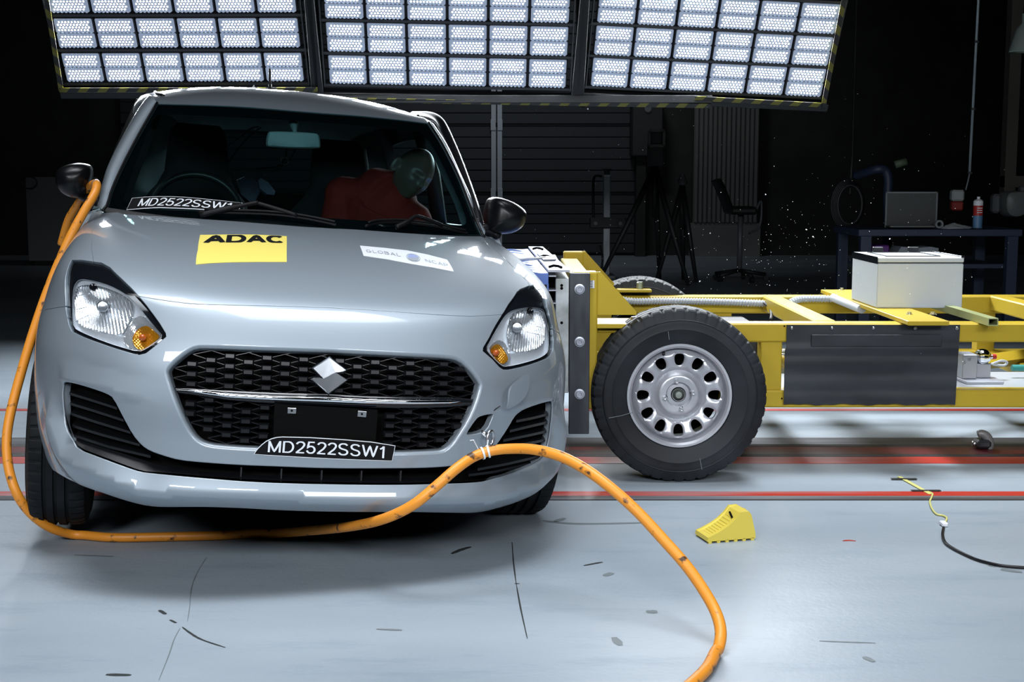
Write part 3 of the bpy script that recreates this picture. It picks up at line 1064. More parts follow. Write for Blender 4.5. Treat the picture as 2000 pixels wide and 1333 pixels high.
def text_geo(s, w=.125, space=.06, wide=1.0):
    """lettering as flat strokes, scaled to the unit square"""
    v, f = [], []
    x0 = 0
    for ch in s:
        adv, strokes = GLYPH[ch]
        for st in strokes:
            P = np.array(st, float); P[:, 0] = P[:, 0] * wide
            Q = [P[0]]
            for a, b in zip(P[:-1], P[1:]):
                if np.linalg.norm(b - a) > .45: Q += [a + (b - a) * .14, a + (b - a) * .86]
                Q.append(b)
            P = np.array(Q)
            # split long straight runs so letters follow curved panels
            t = np.gradient(P, axis=0); t /= np.linalg.norm(t, axis=1)[:, None] + 1e-9
            n = len(P); L_, R_ = [], []
            for i in range(n):
                a = P[i] - P[i - 1] if i else P[1] - P[0]
                b = P[i + 1] - P[i] if i < n - 1 else P[-1] - P[-2]
                a = a / (np.linalg.norm(a) + 1e-9); b = b / (np.linalg.norm(b) + 1e-9)
                na, nb = np.array([-a[1], a[0]]), np.array([-b[1], b[0]])
                m_ = na + nb; k = m_ @ m_
                m_ = m_ * (2 / max(k, .55)) if k > .05 else na
                off = m_ * w / 2 * np.array([1.0, 1.0])
                L_.append(P[i] + off); R_.append(P[i] - off)
            b0 = len(v)
            v += [(p[0] + x0, p[1]) for p in L_] + [(p[0] + x0, p[1]) for p in R_]
            f += [(b0 + i, b0 + i + 1, b0 + n + i + 1, b0 + n + i) for i in range(n - 1)]
        x0 += adv * wide + space
    v = np.array(v)
    lo, hi = v.min(0), v.max(0)
    v[:, 1] = np.clip(v[:, 1], 0, 1)
    v[:, 0] = (v[:, 0] - lo[0]) / (hi[0] - lo[0])
    return v, f


def on_strip(T2, top, bot):
    """unit square -> between two polylines (y = 1 on top)"""
    t = np.clip(T2[:, 0], 0, 1)
    def ev(l):
        l = np.asarray(l, float); s = np.concatenate([[0], np.cumsum(np.linalg.norm(np.diff(l, axis=0), axis=1))]); s /= s[-1]
        return np.stack([np.interp(t, s, l[:, k]) for k in range(l.shape[1])], 1)
    return ev(bot) * (1 - T2[:, 1:2]) + ev(top) * T2[:, 1:2]


def text_on(name, s, top_px, bot_px, material, parent, lift=.0012, w=.12, space=.06, wide=1.0, fp=Suv, fnr=normal0, iv=inv):
    v, f = text_geo(s, w, space, wide)
    uv = on_strip(v, np.array([iv(*p) for p in top_px]), np.array([iv(*p) for p in bot_px]))
    P = fp(uv) + fnr(uv) * lift
    return mobj(name, P, f, material, parent, False)


LAB = [(495.5, 887.5), (502, 877), (511, 868), (520, 861), (531, 856), (541, 853.6), (551.6, 852.7), (606, 854), (674, 858.3), (725, 862.7), (772, 870.5), (765.8, 901), (640, 896.7), (538, 891)]
fn_l = lambda V: normal0(V)
lb = smooth_sheet('number_label', inv_line(LAB, True, .006), STICKW, CAR, .0030, .012, Suv, normal0, .001)
lb['label'] = 'black number strip with white edge and letters under the grille'
smooth_sheet('label_field', inv_line(grow(LAB, -1.6), True, .006), STICKB, lb, .0038, .012, Suv, normal0)
text_on('lettering', 'MD2522SSW1', [(524.4, 861), (600, 862), (680, 866), (751, 872)], [(522.7, 883), (600, 886), (680, 890), (749.5, 895)], STICKW, lb, .0046, .125, .07)

YS = [(391, 459.7), (440, 459), (496, 459), (530, 460.5), (560, 462.3), (560, 487), (560, 512.5), (528, 512.5), (496.3, 512.5), (441, 513.4), (410, 515), (382.6, 517.4), (386.5, 489)]
ys = smooth_sheet('yellow_sticker', inv_line(YS, True, .01), STICKY, CAR, .0012, .02, Suv, normal0, .001)
ys['label'] = 'yellow sticker with bold black letters on the bonnet'
text_on('lettering', 'ADAC', [(401, 460.8), (440, 460.3), (500, 460.3), (551, 462.5)], [(396.5, 476), (440, 475), (500, 474.5), (553, 476)], STICKB, ys, .0022, .27, .10, 1.35)
GS = [(703, 480.6), (750, 485), (795, 490), (835, 498), (873, 508), (886, 531), (846, 523), (804, 516), (757, 507), (710, 500)]
gs = smooth_sheet('white_sticker', inv_line(GS, True, .01), STICKW, CAR, .0012, .02, Suv, normal0, .001)
gs['label'] = 'white sticker with grey letters and a round mark on the bonnet'
GREYT = mat('sticker_grey', (.33, .37, .42), .5)
text_on('lettering', 'GLOBAL', [(714, 488.6), (750, 492), (781, 496.5)], [(716, 493.8), (752, 497.5), (783, 502.5)], GREYT, gs, .0022, .11, .12, 1.1)
text_on('lettering', 'NCAP', [(829, 507), (850, 511), (873, 516.5)], [(832, 512.5), (853, 517), (877, 523)], GREYT, gs, .0022, .11, .12, 1.1)
MB_ = MB()
cuv = inv(807, 504.5)
def disc(r0, r1, a0=0, a1=2 * PI, n=30):
    A_ = np.linspace(a0, a1, n)
    ex = (inv(820, 506.5) - cuv); ey = (inv(806, 497.5) - cuv)
    v = [cuv + ex * math.cos(a) * r1 + ey * math.sin(a) * r1 for a in A_] + [cuv + ex * math.cos(a) * r0 + ey * math.sin(a) * r0 for a in A_]
    f = [(i, i + 1, n + i + 1, n + i) for i in range(n - 1)]
    uv = np.array(v); return Suv(uv) + normal0(uv) * .0024, f
v, f = disc(.001, .85, .3, PI + .3); MB_.add(v, f)
MB_.build('round_mark', mat('sticker_blue', (.30, .36, .62), .5), gs)
m = MB(); v, f = disc(.001, .85, PI + .3, 2 * PI + .3); m.add(v, f); m.build('round_mark', GREYT, gs)
m = MB(); v, f = disc(.97, 1.05); m.add(v, f); m.build('ring_mark', GREYT, gs)


# ------------------------------------------------------------------ cabin: windscreen, pillars, roof, sides
def ev(l, t):
    l = np.asarray(l, float); s = np.concatenate([[0], np.cumsum(np.linalg.norm(np.diff(l, axis=0), axis=1))]); s /= s[-1]
    t = np.asarray(t, float)
    return np.stack([np.interp(t, s, l[:, k]) for k in range(l.shape[1])], -1)


def fine(pts, k=8): return np.array([tuple(p) for p in bezier([tuple(p) for p in pts], k)])


WL = fine([loc(203, 414, 1.135), loc(212, 402, 1.17), loc(222, 370, 1.26), loc(247, 315, 1.41), loc(280, 253, 1.56), loc(309, 203, 1.66)])
WR = fine([loc(943, 466, 1.115), loc(931, 441, 1.15), loc(917, 405, 1.23), loc(893, 345, 1.36), loc(863, 285, 1.52), loc(835, 241, 1.655)])
WT = fine([loc(309, 203, 1.66), loc(400, 205.2, 1.625), loc(490, 209.5, 1.605), loc(600, 218.5, 1.595), loc(700, 226, 1.602), loc(780, 234, 1.625), loc(835, 241, 1.655)])
WB = fine([WL[0], loc(330, 432, 1.02), loc(450, 441, .955), loc(580, 451, .93), loc(700, 458, .945), loc(820, 466, 1.0), WR[0]])


def ws(uv):
    uv = np.asarray(uv, float); u, v = uv[..., 0], uv[..., 1]
    L, R_, T_, B = ev(WL, v), ev(WR, v), ev(WT, u), ev(WB, u)
    U, V_ = u[..., None], v[..., None]
    p = L * (1 - U) + R_ * U + B * (1 - V_) + T_ * V_ - (WL[0] * (1 - U) * (1 - V_) + WR[0] * U * (1 - V_) + WL[-1] * (1 - U) * V_ + WR[-1] * U * V_)
    bul = .012 * np.sin(PI * np.clip(u, 0, 1)) * np.sin(PI * np.clip(v, 0, 1))
    return p + np.array([0, -.55, .83]) * bul[..., None]


def ws_n(uv):
    e = .004
    a = ws(uv + [e, 0]) - ws(uv - [e, 0]); b = ws(uv + [0, e]) - ws(uv - [0, e])
    n = np.cross(a, b); return n / (np.linalg.norm(n, axis=-1, keepdims=True) + 1e-12)


def ws_inv(px, py):
    g = np.stack(np.meshgrid(np.linspace(0, 1, 81), np.linspace(0, 1, 61)), -1)
    if not hasattr(ws_inv, 'pp'): ws_inv.pp = proj(ws(g) @ CM.T + CT)
    d = ((ws_inv.pp - (px, py)) ** 2).sum(-1); k = np.unravel_index(np.argmin(d), d.shape); x = g[k].copy()
    for _ in range(8):
        f = proj(ws(x) @ CM.T + CT) - (px, py); h = 1e-3
        J = np.stack([(proj(ws(x + [h, 0]) @ CM.T + CT) - (px, py) - f) / h, (proj(ws(x + [0, h]) @ CM.T + CT) - (px, py) - f) / h], 1)
        x = x - np.clip(np.linalg.solve(J, f), -.1, .1)
    return x


sq = np.array([(t, 0) for t in np.linspace(0, 1, 41)[:-1]] + [(1, t) for t in np.linspace(0, 1, 31)[:-1]] + [(1 - t, 1) for t in np.linspace(0, 1, 41)[:-1]] + [(0, 1 - t) for t in np.linspace(0, 1, 31)[:-1]])
CLEAR = [(241, 388), (252, 350), (276, 286), (297, 236), (304, 226), (316, 221.5), (440, 227), (540, 232), (640, 239), (740, 248), (808, 255), (824, 259), (836, 270), (860, 310), (885, 362), (905, 408), (911.5, 427), (911, 436), (904, 440), (860, 437), (760, 433), (640, 425), (560, 420.5), (470, 415), (380, 411), (300, 409), (255, 409), (240, 404)]
clear = np.array([ws_inv(*p) for p in rounded(CLEAR, 2)])
V, F, _ = cdt(sq, [], [], .04)
wsg = sheet('windscreen', V, F, GLASS_W, CAR, 0, ws, ws_n)
V, F, _ = cdt(sq, [clear], [], .03)
sheet('windscreen_border', V, F, GLOSSB, wsg, -.003, ws, ws_n)
# number strip stuck inside the lower left corner
WLAB = [(247, 411), (258, 387.6), (285, 385), (310, 384.2), (335, 384.3), (360, 385.4), (390, 388), (420, 391), (473.4, 397), (466, 413.5), (440, 413), (414, 411.8), (380, 409.5), (345, 408), (310, 407), (280, 408.5)]
lw = smooth_sheet('windscreen_label', np.array([ws_inv(*p) for p in WLAB]), STICKW, wsg, .0012, .03, ws, ws_n)
lw['label'] = 'black number strip with white edge and letters low on the windscreen'
smooth_sheet('label_field', np.array([ws_inv(*p) for p in grow(WLAB, -1.3)]), STICKB, lw, .0024, .03, ws, ws_n)
text_on('lettering', 'MD2522SSW1', [(277, 389.6), (320, 388), (365, 390), (410, 394), (454, 398.5)], [(268.5, 404.5), (312, 403), (357, 404), (402, 407.5), (449, 412)], STICKW, lw, .0034, .125, .05, 1.0, ws, ws_n, ws_inv)

# pillars: between the glass edge and the outer edge, then round to the door
OL = fine([loc(189, 404, 1.20), loc(193, 384, 1.26), loc(210, 325, 1.41), loc(245, 255, 1.60), loc(277, 202, 1.73), loc(289, 189, 1.80)])
OR = fine([loc(946, 447, 1.16), loc(939, 435, 1.20), loc(925, 395, 1.30), loc(901, 345, 1.43), loc(877, 290, 1.58), loc(849, 246, 1.71)])
for nm, A_, B_, sg in (('a_pillar', WL, OL, -1), ('a_pillar', WR, OR, 1)):
    rows = []
    for t in np.linspace(0, 1, 24):
        a, b = ev(A_, t), ev(B_, t)
        n = np.array([sg * .45, -.62, .65])
        w = np.linalg.norm(b - a)
        r = [a - n * .015, a + n * .002]
        for k in np.linspace(.15, .9, 6): r.append(a + (b - a) * k + n * (w * .16 * math.sin(PI * min(k * .9 + .1, 1))))
        r += [b, b + np.array([-sg * .012, .035, .0]), b + np.array([-sg * .04, .06, 0]), b + np.array([-sg * .07, .02, -.01])]
        rows.append([tuple(p) for p in r])
    m = MB(); m.rings(rows, False)
    m.build(nm, PAINT, CAR, True, 55)
    m = MB()   # black seal along the glass
    m.tube([tuple(p) for p in ev(A_, np.linspace(0, 1, 20)) + np.array([sg * .004, -.004, .004])], .005, 8)
    m.build('pillar_seal', BLACKP, CAR, True)

fz = spl(np.array([1.55, 1.60, 1.70, 1.82, 1.95, 2.2, 2.6, 3.0, 3.4, 3.6]), np.array([1.40, 1.424, 1.462, 1.492, 1.513, 1.528, 1.530, 1.515, 1.470, 1.43]))
fh = spl(np.array([1.55, 1.66, 1.8, 2.0, 2.3, 2.7, 3.2, 3.6]), np.array([.515, .520, .545, .560, .570, .565, .54, .50]))
ROOFROWS = 40
rows = []
for j in range(ROOFROWS):
    q = j / (ROOFROWS - 1)
    r = []
    for u in np.linspace(0, 1, 41):
        s_ = 2 * u - 1
        f = ev(WT, u)
        y = 1.605 + (3.56 - 1.605) * q
        hw = float(fh(y)); zc = float(fz(y))
        far = np.array([hw * s_ * (1.0), y, zc - .062 * abs(s_) ** 2.6])
        # leave the windscreen edge smoothly
        k = np.clip(q / .16, 0, 1); k = k * k * (3 - 2 * k)
        near = f + np.array([0, (3.56 - 1.605) * q, 0]); near[2] = f[2] + (zc - float(fz(1.605))) * 1.0
        p = near * (1 - k) + far * k
        r.append(tuple(p))
    rows.append(r)
lipf = [tuple(np.array(p) + (0, .004, -.012)) for p in rows[0]]
m = MB(); m.rings([lipf] + rows, False)
roof = m.build('roof', PAINT, CAR, True, 50)
for sg in (-1, 1):
    g = [tuple(np.array(r[-2 if sg > 0 else 1]) + (0, 0, .001)) for r in rows[3:]]
    m = MB(); m.tube(g, .0065, 6); m.build('roof_gutter', BLACKP, roof, True)
    # cant rail between roof and door tops
    ed = [np.array(r[-1 if sg > 0 else 0]) for r in rows]
    rr = []
    for i, e in enumerate(ed):
        rr.append([tuple(e), tuple(e + (sg * .028, 0, -.012)), tuple(e + (sg * .052, 0, -.045)), tuple(e + (sg * .058, 0, -.08)), tuple(e + (sg * .03, 0, -.09))])
    m = MB(); m.rings(rr, False); m.build('cant_rail', PAINT, CAR, True, 60)
m = MB(); m.tube([loc(527.5, 172, 2.75), loc(527, 135, 2.80)], [.0065, .0055], 8); m.tube([loc(527.6, 174, 2.74), loc(527.5, 166, 2.755)], .008, 10)
m.build('aerial', BLACKM, roof, True)
m = MB(); p = loc(494, 171, 2.9); m.prism([(-.012, 0), (.012, 0), (.003, .022)], -.03, .03, lambda x, y, d: (p[0] + x, p[1] + d, p[2] - .01 + y))
m.build('roof_marker', WHITEP, roof)
# headlining
m = MB(); m.rings([[tuple(np.array(p) + (0, .02, -.035)) for p in r[2:-2]] for r in rows[1:]], False)
m.build('headlining', INTDARK, CAR, True)

# sides: door skins
SZ = np.array([.22, .30, .45, .62, .75, .86, .93, .985])
SX = np.array([.775, .805, .832, .838, .828, .800, .778, .750])
fsx = spl(SZ, SX)
for sg in (-1, 1):
    for nm, y0, y1 in (('front_door', 1.245, 2.27), ('rear_door', 2.275, 3.05)):
        rows2 = []
        for y in np.linspace(y0, y1, 14):
            r = []
            for z in np.linspace(.23, .985, 16):
                x = float(fsx(z)) * (.995 if sg < 0 else 1.0)
                dent = 0.0
                if sg > 0: dent = .10 * math.exp(-((y - 2.15) / .5) ** 2) * math.exp(-((z - .6) / .35) ** 2)
                r.append((sg * (x - dent), y, z))
            r += [(sg * (float(fsx(.985)) - .05), y, .99), (sg * (float(fsx(.6)) - .14), y, .6), (sg * .68, y, .25)]
            rows2.append(r)
        m = MB(); m.rings(rows2, True, True, True)
        d_ = m.build(nm, PAINT, CAR, True, 45)
        d_['label'] = ('dented ' if sg > 0 else '') + 'silver ' + nm.replace('_', ' ') + (' on the struck side' if sg > 0 else ' on the unstruck side')
    m = MB(); m.add([(sg * .665, 1.26, .97), (sg * .665, 3.04, .97), (sg * .64, 3.04, .30), (sg * .64, 1.26, .30), (sg * .695, 1.26, .985), (sg * .695, 3.04, .985)], [(0, 1, 2, 3), (4, 5, 1, 0)])
    m.build('door_trim', INTDARK, CAR)
    # quarter panel and boot sides
    rows2 = []
    for y in np.linspace(3.055, 3.80, 12):
        k = (y - 3.055) / .745
        r = []
        for z in np.linspace(.30, .985, 12):
            if (y - 3.265) ** 2 + (z - AX_Z) ** 2 < .33 ** 2: z = AX_Z + math.sqrt(max(.33 ** 2 - (y - 3.265) ** 2, 0)) if z < .62 else z
            r.append((sg * (float(fsx(z)) - .16 * k ** 2.4), y, z))
        rows2.append(r)
    m = MB(); m.rings(rows2, False); m.build('quarter_panel', BLACKM, CAR, True)
    # B pillar, C pillar, waist rail
    m = MB()
    m.tube([(sg * .72, 2.27, .98), (sg * .66, 2.22, 1.22), (sg * .58, 2.18, 1.43)], .035, 8)
    m.build('b_pillar', INTDARK, CAR, True)
    m = MB()
    rr = []
    for t in np.linspace(0, 1, 8):
        a = np.array([sg * .715, 3.02, .98]) * (1 - t) + np.array([sg * .565, 2.98, 1.44]) * t
        b = np.array([sg * .62, 3.78, .98]) * (1 - t) + np.array([sg * .50, 3.52, 1.43]) * t
        c = b + np.array([-sg * .10, .03, 0])
        rr.append([tuple(a), tuple((a + b) / 2 + (sg * .02, 0, 0)), tuple(b), tuple(c), tuple((a + b) / 2 - (sg * .08, 0, 0)), tuple(a - (sg * .05, 0, 0))])
    m.rings(rr, True); m.build('c_pillar', BLACKM, CAR, True, 40)
    if sg < 0:
        for nm, a0, a1, b0, b1 in (('front_door_glass', 1.36, 2.22, 1.80, 2.17), ('rear_door_glass', 2.30, 3.0, 2.23, 2.95)):
            m = MB(); m.add([(sg * .725, a0, .98), (sg * .725, a1, .98), (sg * .585, b1, 1.41), (sg * .585, b0, 1.41)], [(0, 1, 2, 3)])
            m.build(nm, GLASS_S, CAR)
    m = MB(); m.tube([(sg * .735, 1.22, 1.0), (sg * .745, 2.2, .995), (sg * .70, 3.05, 1.0)], .018, 8); m.build('waist_seal', BLACKP, CAR, True)
# the struck door's window frame stands out from the body
pf = [loc(934, 436, 1.17), loc(924, 400, 1.27), loc(905, 345, 1.45), loc(886, 295, 1.62), loc(868, 254, 1.80), loc(858, 237, 1.90), loc(846, 229, 2.0), loc(830, 226, 2.12), loc(806, 226, 2.3)]
pf = fine(pf, 6)
m = MB()
rr = []
for i, p in enumerate(pf):
    t = pf[min(i + 1, len(pf) - 1)] - pf[max(i - 1, 0)]; t /= np.linalg.norm(t)
    o_ = np.cross(t, [0, 1, 0]); o_ /= np.linalg.norm(o_) + 1e-9; d_ = np.cross(t, o_)
    if o_[0] < 0: o_ = -o_
    w = .020
    rr.append([tuple(p + o_ * w * math.cos(a) + d_ * .016 * math.sin(a)) for a in np.linspace(0, 2 * PI, 13)[:-1]])
m.rings(rr, True, True, True)
wf = m.build('bent_window_frame', BLACKP, CAR, True)
wf['label'] = 'black window frame of the struck door, bent away from the roof'
m = MB(); m.tube([tuple(p + np.array([.019, -.004, .004])) for p in pf], .0011, 6); m.build('frame_bead', SATIN, wf, True)
# tailgate with its window
m = MB()
zt, zb = 1.425, 1.10
fr = [(-.62, 3.80, .45), (.62, 3.80, .45), (.62, 3.77, .98), (.60, 3.70, 1.08), (.50, 3.53, 1.44), (-.50, 3.53, 1.44), (-.60, 3.70, 1.08), (-.62, 3.77, .98)]
hole = [(-.52, 3.715, zb), (.52, 3.715, zb), (.47, 3.575, zt - .035), (-.47, 3.575, zt - .035)]
m.add(fr + hole, [(0, 1, 2, 7), (7, 2, 3, 9, 8, 6), (3, 4, 10, 9), (4, 5, 11, 10), (5, 6, 8, 11)])
m.build('tailgate', BLACKM, CAR)
m = MB(); m.add(hole, [(0, 1, 2, 3)]); m.build('rear_window', GLASS_S, CAR)
m = MB(); m.box((0, 3.45, 1.03), (1.15, .45, .03)); m.build('parcel_shelf', INTDARK, CAR)
m = MB(); m.box((0, 3.83, .48), (1.45, .10, .42), None, .04); m.build('rear_bumper', PAINT, CAR)
# floor, splash tray, bulkhead
m = MB(); m.box((0, 2.2, .235), (1.35, 2.9, .06)); m.build('floor_pan', DEEP, CAR)
m = MB(); tr = [(-.36, .14), (.36, .14), (.58, .40), (.52, .75), (-.52, .75), (-.58, .40)]
m.prism(tr, .245, .262, lambda x, y, d: (x, y, d)); m.add([(-.52, .75, .21), (.52, .75, .21), (.52, .75, .5), (-.52, .75, .5)], [(0, 1, 2, 3)])
m.build('splash_tray', DEEP, CAR)
m = MB(); m.box((0, 1.12, .62), (1.36, .06, .66)); m.build('bulkhead', DEEP, CAR)
# scuttle below the screen
m = MB()
t = np.linspace(0, 1, 30)
A_ = ev(WB, t) + np.array([0, .0, .004]); B_ = np.array([skin(inv(*p)[None])[0] for p in resamp(COWL[2:12], 30)]) + np.array([0, .02, -.012])
m.rings([[tuple(a + (0, .02, .012)), tuple(a), tuple((a + b) / 2 + (0, 0, -.012)), tuple(b), tuple(b + (0, 0, -.03))] for a, b in zip(A_, B_)], False)
m.build('scuttle', BLACKM, CAR, True)
# wipers
WIPM = mat('wiper_black', (.004, .004, .005), .5, 0, .2)
def wiper(arm, blade):
    m = MB()
    P = [ws(ws_inv(x, y)) + ws_n(ws_inv(x, y)[None])[0] * h for x, y, h in arm]
    m.tube(bezier([tuple(p) for p in P], 4), [.010] * 5 + [.007] * (len(bezier([tuple(p) for p in P], 4)) - 5), 8)
    w = m.build('wiper', WIPM, CAR, True)
    m = MB()
    P = bezier([tuple(ws(ws_inv(x, y)) + ws_n(ws_inv(x, y)[None])[0] * .012) for x, y in blade], 6)
    m.tube(P, .0055, 6)
    m.tube([p + Vector((0, -.004, .010)) for p in P[2:-2]], .004, 6)
    m.build('blade', WIPM, w, True)
wiper([(392, 430, .02), (450, 421, .03), (500, 413.5, .036), (506, 414, .034), (540, 422, .03), (580, 430, .02)], [(388, 420, ), (440, 421.5), (520, 424), (580, 430), (640, 441), (655, 445)])
wiper([(770, 452, .02), (790, 446, .03), (806, 437, .034), (830, 441, .03), (860, 448, .02)], [(712, 447), (735, 441), (780, 440), (840, 446), (890, 456), (910, 460)])

# door mirrors ----------------------------------------------------------------
def mirror(outl, yl, foot, sg):
    P = np.array([loc(x, y, yl) for x, y in rounded(outl, 2)])
    c = P.mean(0)
    rows3 = []
    for s_, d in ((.55, .075), (.93, .075), (.965, .07), (1.0, .03), (1.0, .0), (.975, -.025), (.91, -.048), (.79, -.066), (.60, -.079), (.36, -.087), (.12, -.090)):
        q = c + (P - c) * s_; q = q + np.array([sg * .0, d, 0]); rows3.append([tuple(p) for p in q])
    m = MB(); m.rings(rows3, True, True, True)
    o = m.build('door_mirror', mat('mirror_shell', (.004, .0045, .0055), .30, 0, .3), CAR, True, 60)
    q = c + (P - c) * .88 + np.array([0, .0755, 0])
    m = MB(); m.add([tuple(p) for p in q], [tuple(range(len(q)))]); m.build('mirror_glass', CHROME, o)
    m = MB(); m.tube(bezier([tuple(p) for p in foot], 4), .022, 10); m.build('mirror_foot', BLACKP, o, True)
    return o
o = mirror([(108, 338), (118, 327), (141, 319), (165, 318.5), (180, 324), (182, 342), (177, 366), (163, 387), (140, 387), (120, 378), (109, 362)], 1.24,
       [loc(160, 378, 1.26), loc(176, 388, 1.24), loc(192, 392, 1.24)], -1)
o['label'] = 'black door mirror beside the orange cable'
o = mirror([(950, 412), (956, 391), (964, 384.5), (981, 386.5), (1005, 396), (1024, 410), (1027, 421), (1022, 438), (1014, 448), (997, 456.5), (976, 458), (948, 453), (946.5, 440)], 1.24,
       [loc(965, 452, 1.24), loc(946, 448, 1.22), (.655, 1.22, 1.0)], 1)
o['label'] = 'black door mirror above the barrier'

# cabin furniture -------------------------------------------------------------
m = MB()
rr = []
for x in np.linspace(-.70, .70, 15):
    hump = .018 * math.exp(-((x + .36) / .2) ** 2)
    rr.append([(x, 1.02 + .13 * abs(x / .7) ** 2, .965), (x, 1.25, .985 + hump), (x, 1.48, .990 + hump), (x, 1.60, .965 + hump), (x, 1.66, .90), (x, 1.62, .72), (x, 1.55, .55), (x, 1.15, .5)])
m.rings(rr, True, True, True)
dash = m.build('dashboard', INTDARK, CAR, True, 50)
m = MB()
for x in (.58,):
    m.box((x, 1.50, 1.005), (.09, .16, .012), None, .004)
m.build('air_vent', BLACKP, dash)
sc_ = np.array([-.355, 1.80, .985]); ax = np.array([0, -.90, .42]); ax /= np.linalg.norm(ax)
u1 = np.array([1, 0, 0]); w1 = np.cross(ax, u1)
m = MB(); m.tube([sc_ + (u1 * math.cos(a) + w1 * math.sin(a)) * .178 for a in np.linspace(0, 2 * PI, 41)[:-1]], .0145, 10, False, True)
sw = m.build('steering_wheel', mat('wheel_leather', (.018, .02, .02), .38), CAR, True)
m = MB(); m.lathe([(.001, .03), (.06, .03), (.075, .015), (.075, -.03)], sc_ - ax * .02, ax, 24); m.build('wheel_hub', INTDARK, sw, True, 50)
for a in (0, PI, -PI / 2):
    m = MB(); m.tube([sc_ + (u1 * math.cos(a) + w1 * math.sin(a)) * .06, sc_ + (u1 * math.cos(a) + w1 * math.sin(a)) * .17], .016, 8); m.build('wheel_spoke', INTDARK, sw, True)
m = MB(); m.box((-.36, 1.66, .985), (.30, .12, .06), None, .025); m.build('instrument_hood', INTDARK, dash)


def seat(x, lean, ztop, nm, y=2.12):
    e = empty(nm, (x, y, .32), CAR)
    m = MB()
    rr = []
    for z, hw, d in ((.22, .20, .07), (.30, .235, .09), (.45, .25, .095), (.60, .245, .09), (.70, .215, .085), (.76, .165, .07), (.82, .135, .06), (.92, .128, .055), (1.0, .118, .048), (1.03, .09, .03)):
        zz = .02 + z * (ztop - .34) / 1.03; yy = .30 * (z - .2); xx = lean * z
        rr.append([(xx + hw * math.copysign(abs(math.cos(a)) ** .6, math.cos(a)), yy + d * math.copysign(abs(math.sin(a)) ** .7, math.sin(a)), zz) for a in np.linspace(0, 2 * PI, 25)[:-1]])
    m.rings(rr, True, True, True); m.build('backrest', SEATF, e, True, 60)
    m = MB(); m.box((0, -.24, .14), (.50, .52, .17), None, .06); m.build('cushion', SEATF, e)
    return e
seat(-.355, 0, 1.365, 'driver_seat')['label'] = 'black front seat behind the steering wheel'
seat(.29, -.03, 1.345, 'passenger_seat')['label'] = 'black front seat with the dummy'
re_ = empty('rear_bench', (0, 2.95, .4), CAR)
m = MB(); m.box((0, .12, .38), (1.20, .16, .60), rotm(0, 0, -.22), .06); m.build('backrest', SEATF, re_)
m = MB(); m.box((0, -.22, .05), (1.24, .56, .16), None, .05); m.build('cushion', SEATF, re_)
for x in (-.36, .36):
    m = MB(); m.box((x, .20, .75), (.24, .09, .14), None, .035); m.build('head_restraint', SEATF, re_)
# a pale folded pad standing between the seats and cabling in the cabin
PADM = mat('pad_vinyl', (.16, .17, .24), .35)
m = MB()
for pts in ([(462, 352, 2.75), (478, 345, 2.75), (492, 346, 2.75), (503, 358, 2.75), (508, 372, 2.72), (494, 400, 2.68), (470, 380, 2.7)], ):
    P = [loc(x, y, d) for x, y, d in pts]; m.rings([[tuple(p) for p in P], [tuple(p + np.array([0, -.05, .0])) for p in P]], True, True, True)
m.build('child_headrest', PADM, CAR, False)
m = MB()
P = [loc(x, y, d) for x, y, d in [(503, 356, 2.6), (508, 352, 2.6), (522, 360, 2.6), (536, 378, 2.58), (534, 385, 2.56), (520, 384, 2.56), (506, 372, 2.58)]]
m.rings([[tuple(p) for p in P], [tuple(np.array(p) + np.array([0, -.05, .01])) for p in P]], True, True, True)
m.build('side_wing', PADM, CAR, False)
m = MB()
for l in ([(440, 288, 2.3), (470, 268, 2.8), (490, 251, 3.2), (505, 248, 3.4)], [(446, 318, 2.3), (470, 285, 2.8), (492, 262, 3.2), (510, 249, 3.4)], [(452, 340, 2.4), (500, 330, 2.8), (540, 326, 2.8), (556, 312, 2.8), (560, 290, 2.8)], [(510, 345, 2.6), (545, 328, 2.8), (566, 312, 2.8), (578, 292, 2.8)]):
    m = MB(); m.tube(bezier([tuple(loc(*q)) for q in l], 6), .0035, 6); m.build('cabin_cable', BLACKM, CAR, True)
m = MB(); c = loc(555, 314, 2.79); m.tube([c + np.array([.018 * math.cos(a), -.004, .018 * math.sin(a)]) for a in np.linspace(0, 2 * PI, 21)[:-1]], .003, 6, False, True); m.build('cable_loop', SATIN, CAR, True)
# rear-view mirror
MR = [(522, 259), (530, 256.5), (572, 257.5), (616, 260), (624, 264), (626.5, 285), (624, 291), (570, 291), (524, 288), (518.5, 284)]
P = np.array([loc(x, y, 1.56) for x, y in rounded(MR, 2)]); c = P.mean(0)
m = MB(); m.rings([[tuple(c + (p - c) * s_ + np.array([0, d, 0])) for p in P] for s_, d in ((.9, .012), (1.0, .004), (1.0, -.004), (.94, -.018), (.80, -.024))], True, True, True)
rv = m.build('rear_view_mirror', mat('mirror_back', (.30, .40, .42), .5), CAR, True, 40)
m = MB(); m.tube([loc(574, 243, 1.59), loc(576, 258, 1.57), loc(577, 268, 1.54)], [.016, .008, .008], 10); m.tube([loc(573.5, 238, 1.60), loc(574.5, 250, 1.585)], [.020, .014], 8); m.build('mirror_stem', rv.data.materials[0], rv, True)

